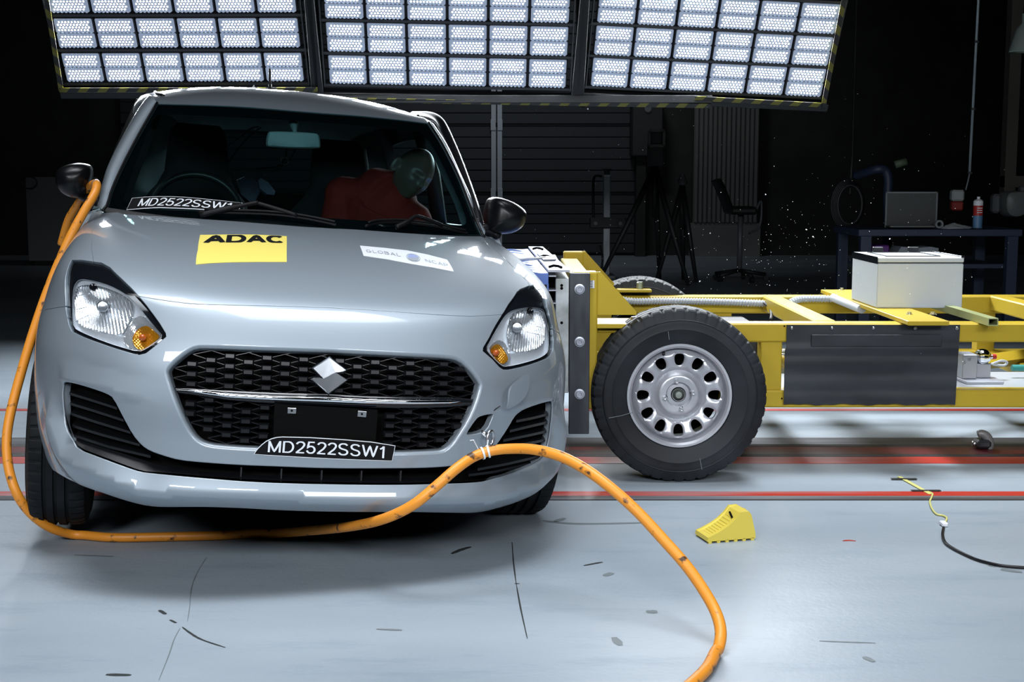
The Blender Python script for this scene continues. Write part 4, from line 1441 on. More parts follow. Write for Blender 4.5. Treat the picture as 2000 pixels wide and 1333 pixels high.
# road wheels -----------------------------------------------------------------
def tyre(name, parent, r, w, rim, grooves, lugs, lugd, origin, axis_sign, material, sides=True):
    """tyre about the x axis of its parent: profile across the tread, notched round the shoulders"""
    pr = [(rim, -w * .38, 0), (rim + .006, -w * .44, 0), (rim + (r - rim) * .25, -w * .495, 0), (rim + (r - rim) * .40, -w * .512, 0), (rim + (r - rim) * .43, -w * .522, 0), (rim + (r - rim) * .46, -w * .514, 0), (rim + (r - rim) * .58, -w * .522, 0), (r - .046, -w * .511, 0), (r - .043, -w * .522, 0), (r - .040, -w * .505, .15), (r - .022, -w * .485, .9), (r - .008, -w * .455, 1), (r - .002, -w * .39, 1), (r, -w * .30, .8)]
    half = list(pr)
    g_ = []
    for g in grooves:
        g_ += [(r, g - .0062, 0), (r - .008, g - .0040, 0), (r - .008, g + .0040, 0), (r, g + .0062, 0)]
    prof = half + [p for p in g_ if abs(p[1]) < w * .30] + [(a, -b, c) for a, b, c in half[::-1]]
    n = lugs * 8
    R_ = []
    for j in range(n):
        a = 2 * PI * j / n
        cut = lugd if j % 8 < 2 else 0.0
        R_.append([(h, (rr - cut * c) * math.cos(a), (rr - cut * c) * math.sin(a)) for rr, h, c in prof])
    m = MB(); m.rings(R_, False, loop=True)
    m.v = [(p[0] + origin[0], p[1] + origin[1], p[2] + origin[2]) for p in m.v]
    return m.build(name, material, parent, True, 32)


def road_wheel(x, y, xr, label=None, r=.295, dz=0.0):
    zl = (r + dz - CT[2] - CM[2, 0] * x - CM[2, 1] * y) / CM[2, 2]
    e = empty('road_wheel', (x, y, zl), CAR)
    sg = 1 if x > 0 else -1
    tyre('tyre', e, r, .178, .185, (-.036, -.004, .030), 52, .005, (0, 0, 0), 1, RUBBER)
    m = MB(); m.lathe([(.19, .07), (.18, .05), (.17, -.02), (.06, -.03), (.001, -.03)], (0, 0, 0), (-sg, 0, 0), 40); m.build('rim', SATIN, e, True, 40)
    if label: e['label'] = label
    return e
road_wheel(-.745, .815, 0, 'front wheel showing its tread beside the orange cable', dz=.042)
road_wheel(.745, .77, 0, 'front wheel in shadow on the struck side')
road_wheel(-.755, 3.265, 0); road_wheel(.755, 3.265, 0)


# ------------------------------------------------------------------ the hall
def struct(o): o['kind'] = 'structure'; return o


FLOORM = mat('floor_paint', (.30, .345, .385), .3)
def floor_material(m):
    N, L, b = nodes(m)
    tc = N.new('ShaderNodeTexCoord')
    def noise(scale, detail, st=(1, 1, 1), rough=.55):
        mp = N.new('ShaderNodeMapping'); mp.inputs['Scale'].default_value = st
        L.new(tc.outputs['Object'], mp.inputs[0])
        n = N.new('ShaderNodeTexNoise'); n.inputs['Scale'].default_value = scale; n.inputs['Detail'].default_value = detail; n.inputs['Roughness'].default_value = rough
        L.new(mp.outputs[0], n.inputs['Vector']); return n.outputs[0]
    def ramp(src, lo, hi, c0, c1):
        r = N.new('ShaderNodeValToRGB'); r.color_ramp.elements[0].position, r.color_ramp.elements[1].position = lo, hi
        r.color_ramp.elements[0].color, r.color_ramp.elements[1].color = (*c0, 1), (*c1, 1)
        L.new(src, r.inputs[0]); return r.outputs[0]
    base = ramp(noise(.9, 6, (.6, 1.6, 1)), .35, .68, (.255, .305, .35), (.335, .385, .43))
    st = ramp(noise(3.2, 8, (.5, 2.2, 1), .7), .54, .76, (1, 1, 1), (.74, .80, .83))
    fine_ = ramp(noise(40, 4, (.35, 1, 1), .7), .62, .80, (1, 1, 1), (.80, .84, .86))
    m1 = N.new('ShaderNodeMixRGB'); m1.blend_type = 'MULTIPLY'; m1.inputs[0].default_value = 1
    L.new(base, m1.inputs[1]); L.new(st, m1.inputs[2])
    m2 = N.new('ShaderNodeMixRGB'); m2.blend_type = 'MULTIPLY'; m2.inputs[0].default_value = 1
    L.new(m1.outputs[0], m2.inputs[1]); L.new(fine_, m2.inputs[2])
    L.new(m2.outputs[0], b.inputs['Base Color'])
    mr = N.new('ShaderNodeMapRange'); mr.inputs['To Min'].default_value, mr.inputs['To Max'].default_value = .34, .56
    b.inputs['Specular IOR Level'].default_value = .22
    L.new(noise(2.0, 5), mr.inputs[0]); L.new(mr.outputs[0], b.inputs['Roughness'])
    bp = N.new('ShaderNodeBump'); bp.inputs['Strength'].default_value = .22; bp.inputs['Distance'].default_value = .004
    L.new(noise(55, 4), bp.inputs['Height']); L.new(bp.outputs[0], b.inputs['Normal'])
floor_material(FLOORM)
m = MB(); m.add([(-14, -6, 0), (14, -6, 0), (14, 24, 0), (-14, 24, 0)], [(0, 1, 2, 3)])
FLOOR = struct(m.build('floor', FLOORM))


def worn(name, c1, c2, scale, st, lo, hi, rough=.4):
    return dirt(mat(name, c1, rough), c1, c2, scale, 5, lo, hi, st)


RED = worn('red_floor_paint', (.42, .025, .015), (.36, .19, .19), 1.5, (.6, 6, 1), .48, .72)
REDD = worn('dirty_red_paint', (.16, .016, .018), (.028, .02, .022), 1.2, (.5, 8, 1), .40, .62)
DARKS = worn('dark_floor_strip', (.055, .055, .058), (.20, .21, .23), 1.3, (.5, 7, 1), .42, .68, .3)
PALES = worn('pale_floor_strip', (.40, .43, .46), (.22, .24, .26), 1.2, (.5, 6, 1), .45, .7, .3)
SLOT = mat('rail_slot', (.006, .006, .007), .6)
nT = 0
for y0, y1, mt, z in ((961.3, 969.8, RED, .0016), (969.8, 976.8, DARKS, .0012), (893.5, 906.3, RED, .0016), (888.3, 892.6, SLOT, .0012), (874, 888.3, REDD, .0014), (868.6, 873.6, SLOT, .0012), (856, 868.6, DARKS, .0014), (799.5, 803.4, RED, .0014), (795, 799.5, PALES, .0012), (976.8, 978.2, SLOT, .0011)):
    Y0, Y1 = onfloor(1500, y1)[1], onfloor(1500, y0)[1]
    nT += 1
    m = MB(); m.box((0, (Y0 + Y1) / 2, z / 2 + .0002), (27, Y1 - Y0, z)); struct(m.build('trim_%d' % nT, mt))

STAIN = mat('rubber_scuff', (.020, .026, .026), .7)
STAIN2 = mat('faint_scuff', (.15, .18, .19), .6)
def scuff(px, w, mt=STAIN, z=.0009):
    P = [onfloor(*p) for p in px]
    P = bezier([tuple(p) for p in P], 5)
    m = MB(); rr = []
    n = len(P)
    for i, p in enumerate(P):
        t = (P[min(i + 1, n - 1)] - P[max(i - 1, 0)]).normalized(); s_ = Vector((-t.y, t.x, 0))
        ww = w * (.35 + .65 * math.sin(PI * (i + .6) / (n + .2))) * random.uniform(.75, 1.15)
        rr.append([tuple(p + s_ * ww + Vector((0, 0, z))), tuple(p - s_ * ww + Vector((0, 0, z)))])
    m.rings(rr, False)
    o = m.build('scuff_mark', mt, FLOOR); o['kind'] = 'structure'
for px, w, mt in (([(356, 1226), (372, 1238), (395, 1251), (440, 1266)], .0042, STAIN), ([(311, 1193), (324, 1201)], .006, STAIN), ([(332, 1212), (344, 1218)], .005, STAIN), ([(207, 1319), (256, 1320)], .008, STAIN),
                  ([(882, 1083), (900, 1075), (920, 1069)], .010, STAIN), ([(1083, 1020), (1104, 1013)], .012, STAIN2), ([(1140, 1106), (1160, 1102), (1177, 1099)], .006, STAIN), ([(1180, 1126), (1196, 1120)], .012, STAIN2),
                  ([(1262, 1196), (1284, 1196)], .014, STAIN2), ([(1199, 1246), (1212, 1262)], .012, STAIN2), ([(1600, 1253), (1650, 1255), (1710, 1257)], .004, STAIN2), ([(1687, 1284), (1708, 1294)], .009, STAIN2), ([(1955, 1113), (1996, 1119)], .014, STAIN2),
                  ([(1000, 1060), (1003, 1100), (1008, 1140)], .0022, STAIN), ([(1008, 1140), (1017, 1190), (1030, 1249)], .0022, STAIN), ([(1005, 1141), (1015, 1141)], .004, STAIN), ([(145, 1085), (222, 1088)], .006, STAIN2), ([(1930, 1105), (1946, 1108)], .010, STAIN2),
                  ([(403, 1090), (385, 1120), (374, 1150), (370, 1190), (366, 1215)], .0014, STAIN2), ([(352, 1228), (340, 1250), (330, 1280), (310, 1330)], .0014, STAIN2), ([(735, 1230), (785, 1232)], .006, STAIN2), ([(1060, 1018), (1130, 1024), (1260, 1022)], .012, STAIN2)):
    scuff(px, w, mt)
# a scrap of red plastic and black position tapes on the floor
m = MB(); p = onfloor(1658, 1058); m.prism([(-.020, 0), (-.008, .010), (.008, .009), (.022, -.002), (.010, .002), (-.006, .002)], 0, .002, lambda x, y, d: (p[0] + x, p[1] + y, d + .0005))
tag(m.build('plastic_shard', mat('red_plastic', (.45, .05, .03), .4)), 'small red plastic shard on the floor right of the yellow chock', 'shard')
TAPE = mat('black_tape', (.012, .013, .014), .5)
for q, lb in (((1740, 937.5, 1791, 938.5), 'black tape strip across the upper end of the yellow contact strip'), ((1779, 960.5, 1838, 961.5), 'black tape strip across the lower end of the yellow contact strip')):
    a, b = onfloor(q[0], q[1]), onfloor(q[2], q[3])
    m = MB(); m.box((a + b) / 2 + (0, 0, .0048), (np.linalg.norm(b - a), .018, .0012))
    tag(m.build('tape_strip', TAPE), lb, 'tape')

# walls, ceiling, the big sectional door at the back
WALLM = dirt(mat('hall_wall', (.030, .031, .030), .8), (.022, .023, .022), (.034, .035, .033), 2, 4)
BY = 20.0
DOORM = mat('door_panel', (.055, .061, .068), .7, 0, .2)
def groove(m, per, axis='Z', off=0.0, depth=.4):
    N, L, b = nodes(m)
    tc = N.new('ShaderNodeTexCoord'); w = N.new('ShaderNodeTexWave'); w.wave_type = 'BANDS'; w.bands_direction = axis
    w.inputs['Scale'].default_value = 1 / per * .5 / .5 * .159; w.inputs['Phase Offset'].default_value = off
    L.new(tc.outputs['Object'], w.inputs['Vector'])
    r = N.new('ShaderNodeValToRGB'); r.color_ramp.elements[0].position, r.color_ramp.elements[1].position = .0, .12
    L.new(w.outputs[0], r.inputs[0])
    bp = N.new('ShaderNodeBump'); bp.inputs['Strength'].default_value = depth; bp.inputs['Distance'].default_value = .02
    L.new(r.outputs[0], bp.inputs['Height']); L.new(bp.outputs[0], b.inputs['Normal'])
m = MB(); m.box((0, BY + .1, 3.5), (28, .2, 7)); struct(m.build('wall_back', WALLM))
m = MB(); m.box((-11.1, 9, 3.5), (.2, 30, 7)); struct(m.build('wall_left', WALLM))
m = MB(); m.box((11.1, 9, 3.5), (.2, 30, 7)); struct(m.build('wall_right', WALLM))
m = MB(); m.box((0, 9, 7.1), (28, 30, .2)); struct(m.build('ceiling', WALLM))
# sectional door: five sections of ribbed panel, two stiles with hinges
xl, xr_ = at(240, 300, BY)[0], at(1248, 300, BY)[0]
door = empty('door_1', ((xl + xr_) / 2, BY - .02, 0)); struct(door)
zs = [0.02, at(970, 511, BY)[2], at(970, 378, BY)[2], at(970, 245, BY)[2], at(970, 112, BY)[2], at(970, -21, BY)[2]]
zs = sorted(z for z in zs if z > -.2)
zs[0] = .02
for a, b in zip(zs[:-1], zs[1:]):
    if b - a < .2: continue
    m = MB(); n = 6; h = (b - a - .03) / n
    for k in range(n):
        m.box((0, -.03, a + .015 + h * (k + .5)), (xr_ - xl, .05, h - .012), None, .006)
    m.box((0, -.012, (a + b) / 2), (xr_ - xl, .03, b - a - .03))
    m.build('door_section', DOORM, door)
    m = MB(); m.tube([(-(xr_ - xl) / 2, -.065, b), ((xr_ - xl) / 2, -.065, b)], .012, 6); m.build('section_joint', BLACKM, door)
STILE = mat('galvanised_stile', (.50, .56, .63), .5, 0)
cx0 = (xl + xr_) / 2
for px in (970,):
    X = at(px, 300, BY - .1)[0] - cx0
    m = MB()
    for a, b in zip(zs[:-1], zs[1:]):
        if b - a < .2: continue
        m.box((X - .045, -.075, (a + b) / 2), (.072, .05, b - a - .06), None, .006)
        m.box((X + .045, -.075, (a + b) / 2), (.072, .05, b - a - .06), None, .006)
    m.build('door_stile', STILE, door)
    for z in zs[1:-1]:
        for s_ in (-1, 1):
            m = MB(); m.box((X + s_ * .05, -.105, z), (.075, .02, .16), None, .004); m.build('hinge', STILE, door)
# pale ribbed partition right of the door, a column, window frame at far right
m = MB()
xa, xb = at(1356, 300, BY - .3)[0], at(1482, 300, BY - .3)[0]; zb_, zt_ = at(1400, 436, BY - .3)[2], 5.2
nr = 14
for k in range(nr):
    m.box((xa + (xb - xa) * (k + .5) / nr, BY - .3, (zb_ + zt_) / 2), ((xb - xa) / nr * .82, .06, zt_ - zb_), None, .015)
m.box(((xa + xb) / 2, BY - .25, (zb_ + zt_) / 2), (xb - xa, .05, zt_ - zb_))
m.box(((xa + xb) / 2, BY - .25, zb_ / 2), (xb - xa + .1, .1, zb_))
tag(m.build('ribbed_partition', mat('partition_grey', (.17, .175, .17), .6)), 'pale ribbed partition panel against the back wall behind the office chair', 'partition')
m = MB(); X = at(1252, 300, BY - .3)[0]; m.box((X, BY - .2, 3.5), (.14, .3, 7)); struct(m.build('trim_20', WALLM))
fx = at(1975, 200, 12.0)
m = MB(); m.box((fx[0], 12.0, 3.2), (.10, .12, 4.4)); m.box((fx[0] + 1.0, 12.0, at(1975, 355, 12)[2]), (2.1, .14, .10))
struct(m.build('window_1', mat('window_frame_brown', (.085, .078, .066), .6)))
m = MB(); m.add([(fx[0], 12.03, 1.0), (fx[0] + 2.2, 12.03, 1.0), (fx[0] + 2.2, 12.03, 5), (fx[0], 12.03, 5)], [(0, 1, 2, 3)]); struct(m.build('window_2', GLOSSB))

# ------------------------------------------------------------------ the flood bank
Y0R = 8.6
SL = np.array([0, -math.cos(math.radians(58.8)), math.sin(math.radians(58.8))]); NR = np.array([0, -SL[2], SL[1]])
RIGP = at(870, 172, Y0R)
def onrig(px, py, off=0.0):
    o_ = RIGP + NR * off; d = ray(px, py); t = ((o_ - EYE) @ NR) / (d @ NR); return EYE + d * t
RIGM = mat('rig_aluminium', (.018, .019, .021), .6, 0, .3)
PLATE = mat('led_lens_plate', (.30, .34, .40), .3, 0, .5, 0, (.50, .62, .88), .30)
LED = mat('led_lens', (.9, .95, 1), .2, 0, .5, 0, (.90, .95, 1.0), 240)
HOUS = mat('floodlight_housing', (.03, .032, .036), .5)
rig = empty('flood_bank_frame', tuple(RIGP)); tag(rig, 'dark aluminium frame carrying the three floodlight panels, hazard tape along its edge', 'frame')
PAN = [((121, 101, 597, 101), (130, 158, 597, 157)), ((640, 106, 1113, 116), (642, 160, 1107, 169)), ((1155, 113, 1617, 133), (1151, 164, 1605, 186))]
ORD = ['first', 'second', 'third', 'fourth', 'fifth', 'sixth']
PN = ['left', 'middle', 'right']; RN = ['bottom', 'middle', 'top']


def dots_mesh():
    m = MB(); nx, ny = 10, 4
    for j in range(ny):
        for i in range(nx):
            x = (i - (nx - 1) / 2 + (.25 if j % 2 else -.25)) * .0206; y = (j - (ny - 1) / 2) * .0185
            m.add([(x + .0056 * math.cos(a), y + .0056 * math.sin(a), .0082) for a in np.linspace(0, 2 * PI, 9)[:-1]], [tuple(range(8))])
    return m


def flood_proto(W, Hh):
    e = empty('led_floodlight')
    m = MB(); m.box((0, 0, -.03), (W * .985, Hh * .985, .05), None, .008); m.build('housing', HOUS, e)
    for s_ in (1, -1):
        m = MB(); m.box((0, s_ * Hh * .245, .001), (W * .93, Hh * .465, .014), None, .006)
        for k in range(9):
            for t_ in (-1, 1): m.box(((k - 4) * W * .10, s_ * Hh * .245 + t_ * Hh * .222, .008), (.012, .006, .006))
        p = m.build('lens_plate', PLATE, e)
        d = dots_mesh(); d.v = [(x * (W * .80 / .21), y * (Hh * .40 / .085) + s_ * Hh * .245, z) for x, y, z in d.v]
        d.build('led_lens', LED, p, True)['kind'] = 'stuff'
    return e


def copy_tree(o, parent=None):
    c = o.copy(); COL.objects.link(c)
    if parent is not None: c.parent = parent
    for ch in list(o.children): copy_tree(ch, c)
    return c


ROWS = []
proto = None
for pi, (tp, bt) in enumerate(PAN):
    A0, A1 = onrig(tp[0], tp[1]), onrig(tp[2], tp[3]); B0, B1 = onrig(bt[0], bt[1]), onrig(bt[2], bt[3])
    U0 = (B1 - B0); wd = np.linalg.norm(U0); U0 /= wd
    Vd = SL - U0 * (SL @ U0); Vd /= np.linalg.norm(Vd)
    hh = ((A0 - B0) @ Vd + (A1 - B1) @ Vd) / 2
    Nn = np.cross(U0, Vd)
    pitch = hh * 1.165
    ROWS.append((wd, hh, pitch, (B0 + B1) / 2, U0, Vd, Nn))
    if pi == 0: W6, HM = wd / 6, hh
    cen_ = (B0 + B1) / 2
    for r_ in range(3):
        for k in range(6):
            if proto is None: proto = flood_proto(wd / 6, hh); o = proto
            else: o = copy_tree(proto)
            p = cen_ + U0 * (wd / 6) * (k - 2.5) + Vd * (hh / 2 + pitch * r_) + Nn * .01
            sx_ = min(1, wd / 6 / W6) * .995
            Mx = Matrix([[U0[0] * sx_, Vd[0], Nn[0], p[0]], [U0[1] * sx_, Vd[1], Nn[1], p[1]], [U0[2] * sx_, Vd[2], Nn[2], p[2]], [0, 0, 0, 1]])
            o.matrix_world = Mx
            tag(o, '%s floodlight from the left in the %s row of the %s panel' % (ORD[k], RN[r_], PN[pi]), 'floodlight', 'LED floodlights of the flood bank')
    # tray frame round each row, panel frame
    rel = lambda p: tuple(np.asarray(p) - RIGP)
    Rz = np.stack([U0, Vd, Nn], 1)
    for r_ in range(4):
        c = cen_ + Vd * (pitch * r_ - (pitch - hh) / 2) - Nn * .01
        m = MB(); m.box(rel(c), (wd + .06, (pitch - hh) * .55, .05), Rz); m.build('row_rail', HOUS, rig)
    for s_ in (-1, 1):
        c = cen_ + U0 * s_ * (wd / 2 + .022) + Vd * (pitch * 1.5)
        m = MB(); m.box(rel(c), (.008, pitch * 3.2, .05), Rz); m.build('row_cheek', HOUS, rig)
        if (pi, s_) in ((0, -1), (2, 1)): continue
        c = cen_ + U0 * s_ * (wd / 2 + .085) + Vd * (pitch * 1.5 + .0)
        m = MB(); m.box(rel(c), (.05, pitch * 3.9, .07), Rz, .004); m.build('frame_upright', RIGM, rig)
    c = cen_ - Vd * (.085 if pi != 2 else .075)
    m = MB(); m.box(rel(c), (wd + .10, .05, .07), Rz, .004); m.build('frame_rail', RIGM, rig)

HAZ = mat('hazard_tape', (.5, .45, .02), .5)
def hazard(m, per):
    N, L, b = nodes(m)
    tc = N.new('ShaderNodeTexCoord'); sx = N.new('ShaderNodeSeparateXYZ'); L.new(tc.outputs['Object'], sx.inputs[0])
    a = N.new('ShaderNodeMath'); a.operation = 'ADD'; L.new(sx.outputs[0], a.inputs[0]); 
    k = N.new('ShaderNodeMath'); k.operation = 'MULTIPLY'; k.inputs[1].default_value = -.9; L.new(sx.outputs[1], k.inputs[0]); L.new(k.outputs[0], a.inputs[1])
    d = N.new('ShaderNodeMath'); d.operation = 'DIVIDE'; d.inputs[1].default_value = per; L.new(a.outputs[0], d.inputs[0])
    f = N.new('ShaderNodeMath'); f.operation = 'FRACT'; L.new(d.outputs[0], f.inputs[0])
    g = N.new('ShaderNodeMath'); g.operation = 'GREATER_THAN'; g.inputs[1].default_value = .46; L.new(f.outputs[0], g.inputs[0])
    mx = N.new('ShaderNodeMixRGB'); mx.inputs[1].default_value = (.13, .12, .009, 1); mx.inputs[2].default_value = (.008, .008, .008, 1)
    L.new(g.outputs[0], mx.inputs[0]); L.new(mx.outputs[0], b.inputs['Base Color'])
hazard(HAZ, .124)
def haz(pxa, pxb, w=.030):
    a, b = onrig(*pxa, off=.05), onrig(*pxb, off=.05); u = b - a; L_ = np.linalg.norm(u); u /= L_
    v = np.cross(NR, u); n = np.cross(u, v)
    m = MB(); m.box((L_ / 2, 0, 0), (L_, w, .006)); o = m.build('hazard_strip', HAZ, rig)
    p = a - RIGP
    o.matrix_local = Matrix([[u[0], v[0], n[0], p[0]], [u[1], v[1], n[1], p[1]], [u[2], v[2], n[2], p[2]], [0, 0, 0, 1]])
haz((116, 176), (620, 175)); haz((600, 194), (1387, 207)); haz((1357, 192), (1614, 206)); haz((120, 180), (86, -30)); haz((1608, 208), (1652, -20))
m = MB(); a, b = onrig(600, 188, .03), onrig(1390, 200, .03); m.box(tuple((a + b) / 2 - RIGP), (np.linalg.norm(b - a), .045, .05), None, .004); m.build('frame_rail', RIGM, rig)
for px in (615, 1138):
    a, b = onrig(px, 205, -.10), onrig(px, -120, -.10)
    m = MB(); m.tube([tuple(a - RIGP), tuple(b - RIGP)], .04, 4); m.build('mast_bar', RIGM, rig)
for px in (360, 880, 1400):
    a = onrig(px, -60, -.12) - RIGP
    m = MB(); m.tube([tuple(a), (a[0], a[1], 7.0 - RIGP[2])], .012, 6); m.build('suspension_rod', RIGM, rig)


# ------------------------------------------------------------------ the barrier trolley
YEL = dirt(mat('yellow_enamel', (.52, .37, .035), .35), (.55, .40, .035), (.47, .335, .03), 3, 5, .35, .7)
nodes(YEL)[2].inputs['Specular IOR Level'].default_value = .25
STEELD = dirt(mat('dark_steel', (.05, .055, .065), .42, .6), (.035, .038, .045), (.085, .092, .105), 5, 6, .35, .7, (3, 3, .6))
GALV = dirt(mat('galvanised', (.5, .54, .56), .4, .5), (.34, .37, .36), (.62, .66, .68), 9, 5, .40, .62, (1, 1, 1))
ALU = mat('aluminium', (.46, .49, .56), .36, .5)
BLUE = mat('blue_honeycomb', (.12, .21, .56), .42, .15)
CONDM = mat('conduit_grey', (.50, .54, .58), .45)
FLAPM = dirt(mat('rubber_sheet', (.018, .021, .027), .42), (.010, .012, .016), (.026, .031, .038), 4, 6, .4, .7, (1, 1, 3), rough=(.3, .55))
TRAY = mat('grey_tray', (.42, .46, .50), .4, .2)
W_ = lambda px, py, Y: np.array(at(px, py, Y))
TRO = empty('barrier_trolley', (1.2, 5.8, 0)); tag(TRO, 'yellow steel barrier trolley with large spoked wheel, rammed against the silver car', 'trolley')
TO = np.array([1.2, 5.8, 0])


def part(mb, name, mt, parent=None, smooth=False, angle=None, label=None):
    """geometry in world coordinates -> part of the trolley"""
    off = TO
    mb.v = [(p[0] - off[0], p[1] - off[1], p[2] - off[2]) for p in mb.v]
    o = mb.build(name, mt, parent or TRO, smooth, angle)
    if label: o['label'] = label
    return o


def wbox(x0, x1, y0, y1, z0, z1, bev=.004):
    m = MB(); m.box(((x0 + x1) / 2, (y0 + y1) / 2, (z0 + z1) / 2), (abs(x1 - x0), abs(y1 - y0), abs(z1 - z0)), None, bev); return m


RZ1, RZ0 = .583, .508      # upper rails
LZ1, LZ0 = .315, .246      # lower rails
RX0, RX1 = .30, 3.95
NY0, NY1 = 5.22, 5.31      # near rails
FY0, FY1 = 6.44, 6.53      # far rails
part(wbox(.40, RX1, NY0, NY1, RZ0, RZ1, .006), 'upper_rail', YEL)
part(wbox(.24, RX1, FY0, FY1, RZ0 - .01, RZ1, .006), 'upper_rail', YEL)
part(wbox(.40, RX1, NY0, NY1, LZ0, LZ1, .006), 'lower_rail', YEL)
part(wbox(.24, RX1, FY0, FY1, LZ0, LZ1, .006), 'lower_rail', YEL)
for x in (.40, .985, 2.45, 3.2):
    part(wbox(x, x + .085, NY0 + .008, NY1 - .005, LZ1 - .002, RZ0 + .002, .004), 'rail_upright', YEL)
for x in (.40, .985, 2.27, 3.2):
    part(wbox(x, x + .085, FY0 + .008, FY1 - .005, LZ1 - .002, RZ0 + .002, .004), 'rail_upright', YEL)
for x in (1.215, 2.32, 3.3):
    part(wbox(x, x + .085, NY1 - .004, FY0 + .004, RZ0 + .006, RZ1 + .002, .006), 'cross_member', YEL)
    part(wbox(x, x + .085, NY1 - .004, FY0 + .004, LZ0 + .004, LZ1 - .004, .006), 'cross_member', YEL)
# deck trays between the lower rails
part(wbox(.42, 1.55, NY1 - .003, 5.70, .300, .312, .002), 'deck_tray', TRAY)
part(wbox(1.80, 3.8, NY1 - .003, 5.78, .296, .308, .002), 'deck_tray', TRAY)
m = MB(); m.tube([(1.86, 5.75, .33), (2.5, 6.2, .33)], .035, 4); part(m, 'diagonal_brace', YEL)
# front frame: two posts with sloping gussets, side strip with three bolts, near backplate edge
XP0, XP1 = W_(1152, 600, 5.03)[0], W_(1167, 600, 5.03)[0]
ZT = W_(1160, 532, 5.03)[2]; ZB = W_(1160, 800, 5.03)[2]
for nm, y0, y1, x0 in (('near', 5.03, 5.13, XP0), ('far', 6.42, 6.52, XP0 + .02)):
    part(wbox(x0 - .065, x0 + (XP1 - XP0), y0, y1, ZB if nm == 'near' else .25, ZT, .005), 'front_post', YEL)
    a = W_(1166, 534, 5.05); b = W_(1243, 609, 5.05)
    g = [(XP1 - .004, ZT), (XP1 + .012, ZT), (b[0], b[2]), (b[0], W_(1240, 615, 5.05)[2]), (XP1 - .004, W_(1168, 615, 5.05)[2])]
    m = MB(); dx = 0 if nm == 'near' else .02
    m.prism(g, y0 + .012, y0 + .030, lambda x, y, d, dx=dx: (x + dx, d, y)); part(m, 'gusset', YEL)
    if nm == 'far':
        m = MB(); m.prism(g, y1 - .03, y1 - .012, lambda x, y, d: (x + .02, d, y)); part(m, 'gusset', YEL)
    # flange under the gusset and short beam back to the rails
    part(wbox(XP1 - .002, W_(1262, 618, 5.05)[0], y0 + .0, y1 + .12, RZ1 + .001, RZ1 + .018, .002), 'base_flange', YEL)
    if nm == 'near':
        part(wbox(XP1, W_(1242, 640, 5.08)[0], y0 + .04, y1 + .10, W_(1200, 651, 5.07)[2], RZ1 - .006, .006), 'stub_beam', YEL)
        part(wbox(W_(1188, 660, 5.15)[0], W_(1235, 660, 5.15)[0], y1 + .02, NY0 + .02, .28, RZ0 + .01, .006), 'stub_post', YEL)
        part(wbox(XP1 - .004, W_(1210, 720, 5.15)[0], y1, NY0 + .02, .36, .40, .004), 'stub_beam', YEL)
part(wbox(XP0 - .06, XP1 - .01, 5.13, 6.42, .62, ZT - .03, .004), 'front_beam', YEL)
part(wbox(XP0 - .06, XP1 - .01, 5.13, 6.42, .28, .40, .004), 'front_beam', YEL)
m = MB(); c = (W_(1239, 613, 5.05)); m.lathe([(.001, .024), (.011, .024), (.013, .020), (.013, 0)], (c[0], 5.07, RZ1 + .018), (0, 0, 1), 12); part(m, 'flange_bolt', SATIN)
sx0, sx1 = W_(1112, 600, 5.0)[0], W_(1152, 600, 5.0)[0]
sp = part(wbox(sx0, sx1, 4.995, 5.03, W_(1130, 848, 5.0)[2], W_(1130, 534, 5.0)[2], .002), 'side_plate', STEELD)
sp['label'] = 'dark steel side strip with three bright bolts'
for py in (565, 668, 770):
    c = W_(1132, py, 4.995); m = MB()
    m.lathe([(.0195, 0), (.0195, -.004), (.014, -.005), (.0145, -.012), (.013, -.015), (.0085, -.015), (.0075, -.008), (.0001, -.008)], c, (0, 1, 0), 24)
    m.v = [(p[0] - TO[0], p[1] - TO[1], p[2]) for p in m.v]
    m.build('bolt', ALU, sp, True, 35)
tagp = W_(1152, 548, 5.028); m = wbox(tagp[0] + .001, W_(1161, 548, 5.028)[0], 5.024, 5.029, W_(1155, 563, 5.028)[2], tagp[2], 0)
tp_ = part(m, 'scale_tag', WHITEP)
for k in range(4):
    z = W_(1155, 550 + k * 3.6, 5.0)[2]; m = wbox(tagp[0] + .001, tagp[0] + .011, 5.0225, 5.0245, z - .0022, z, 0); part(m, 'scale_mark', STICKB, tp_)
gx0, gx1 = W_(1085, 600, 5.0)[0], sx0
gp = part(wbox(gx0, gx1 - .001, 5.005, 6.60, .34, W_(1095, 545, 5.0)[2], .002), 'back_plate', GALV)
for x, y in ((1097, 558), (1097, 563.5), (1097, 631)):
    c = W_(x, y, 5.004); m = MB(); m.lathe([(.0001, 0), (.0055, 0)], c, (0, 1, 0), 12); m.v = [(p[0] - TO[0], p[1] - TO[1], p[2]) for p in m.v]; m.build('plate_hole', DEEP, gp)
# honeycomb block in blue foil, open cells at its near end, silver cover plate
zb0, zb1 = .35, W_(1071, 534, 5.0)[2]
xb_n, xb_f = W_(1071, 560, 5.0)[0], W_(1030.5, 485, 6.74)[0]
rr = []
random.seed(3)
ys_ = np.linspace(5.0, 6.74, 60)
def crumple(i, s): return .006 * math.sin(i * 1.9 + s * 3) + .005 * math.sin(i * .83 + s) + random.uniform(-.003, .003)
for i, y in enumerate(ys_):
    t = (y - 5.0) / 1.74; xr = xb_n + (xb_f - xb_n) * t; xf = -.055 - .24 * t
    rr.append([(xr, y, zb0), (xr, y, zb1), (xr - .03, y, zb1 + crumple(i, 0) * .2), (xr - .08 - .01 * t, y, zb1 + crumple(i, .4)), (xf + .06, y, zb1 - .004 + crumple(i, 1.1)), (xf, y, zb1 - .03), (xf - .02, y, .6), (xf, y, zb0)])
m = MB(); m.rings(rr, True, True, True)
bk = part(m, 'honeycomb_block', BLUE, None, False); bk['label'] = 'crushed blue foil honeycomb block'
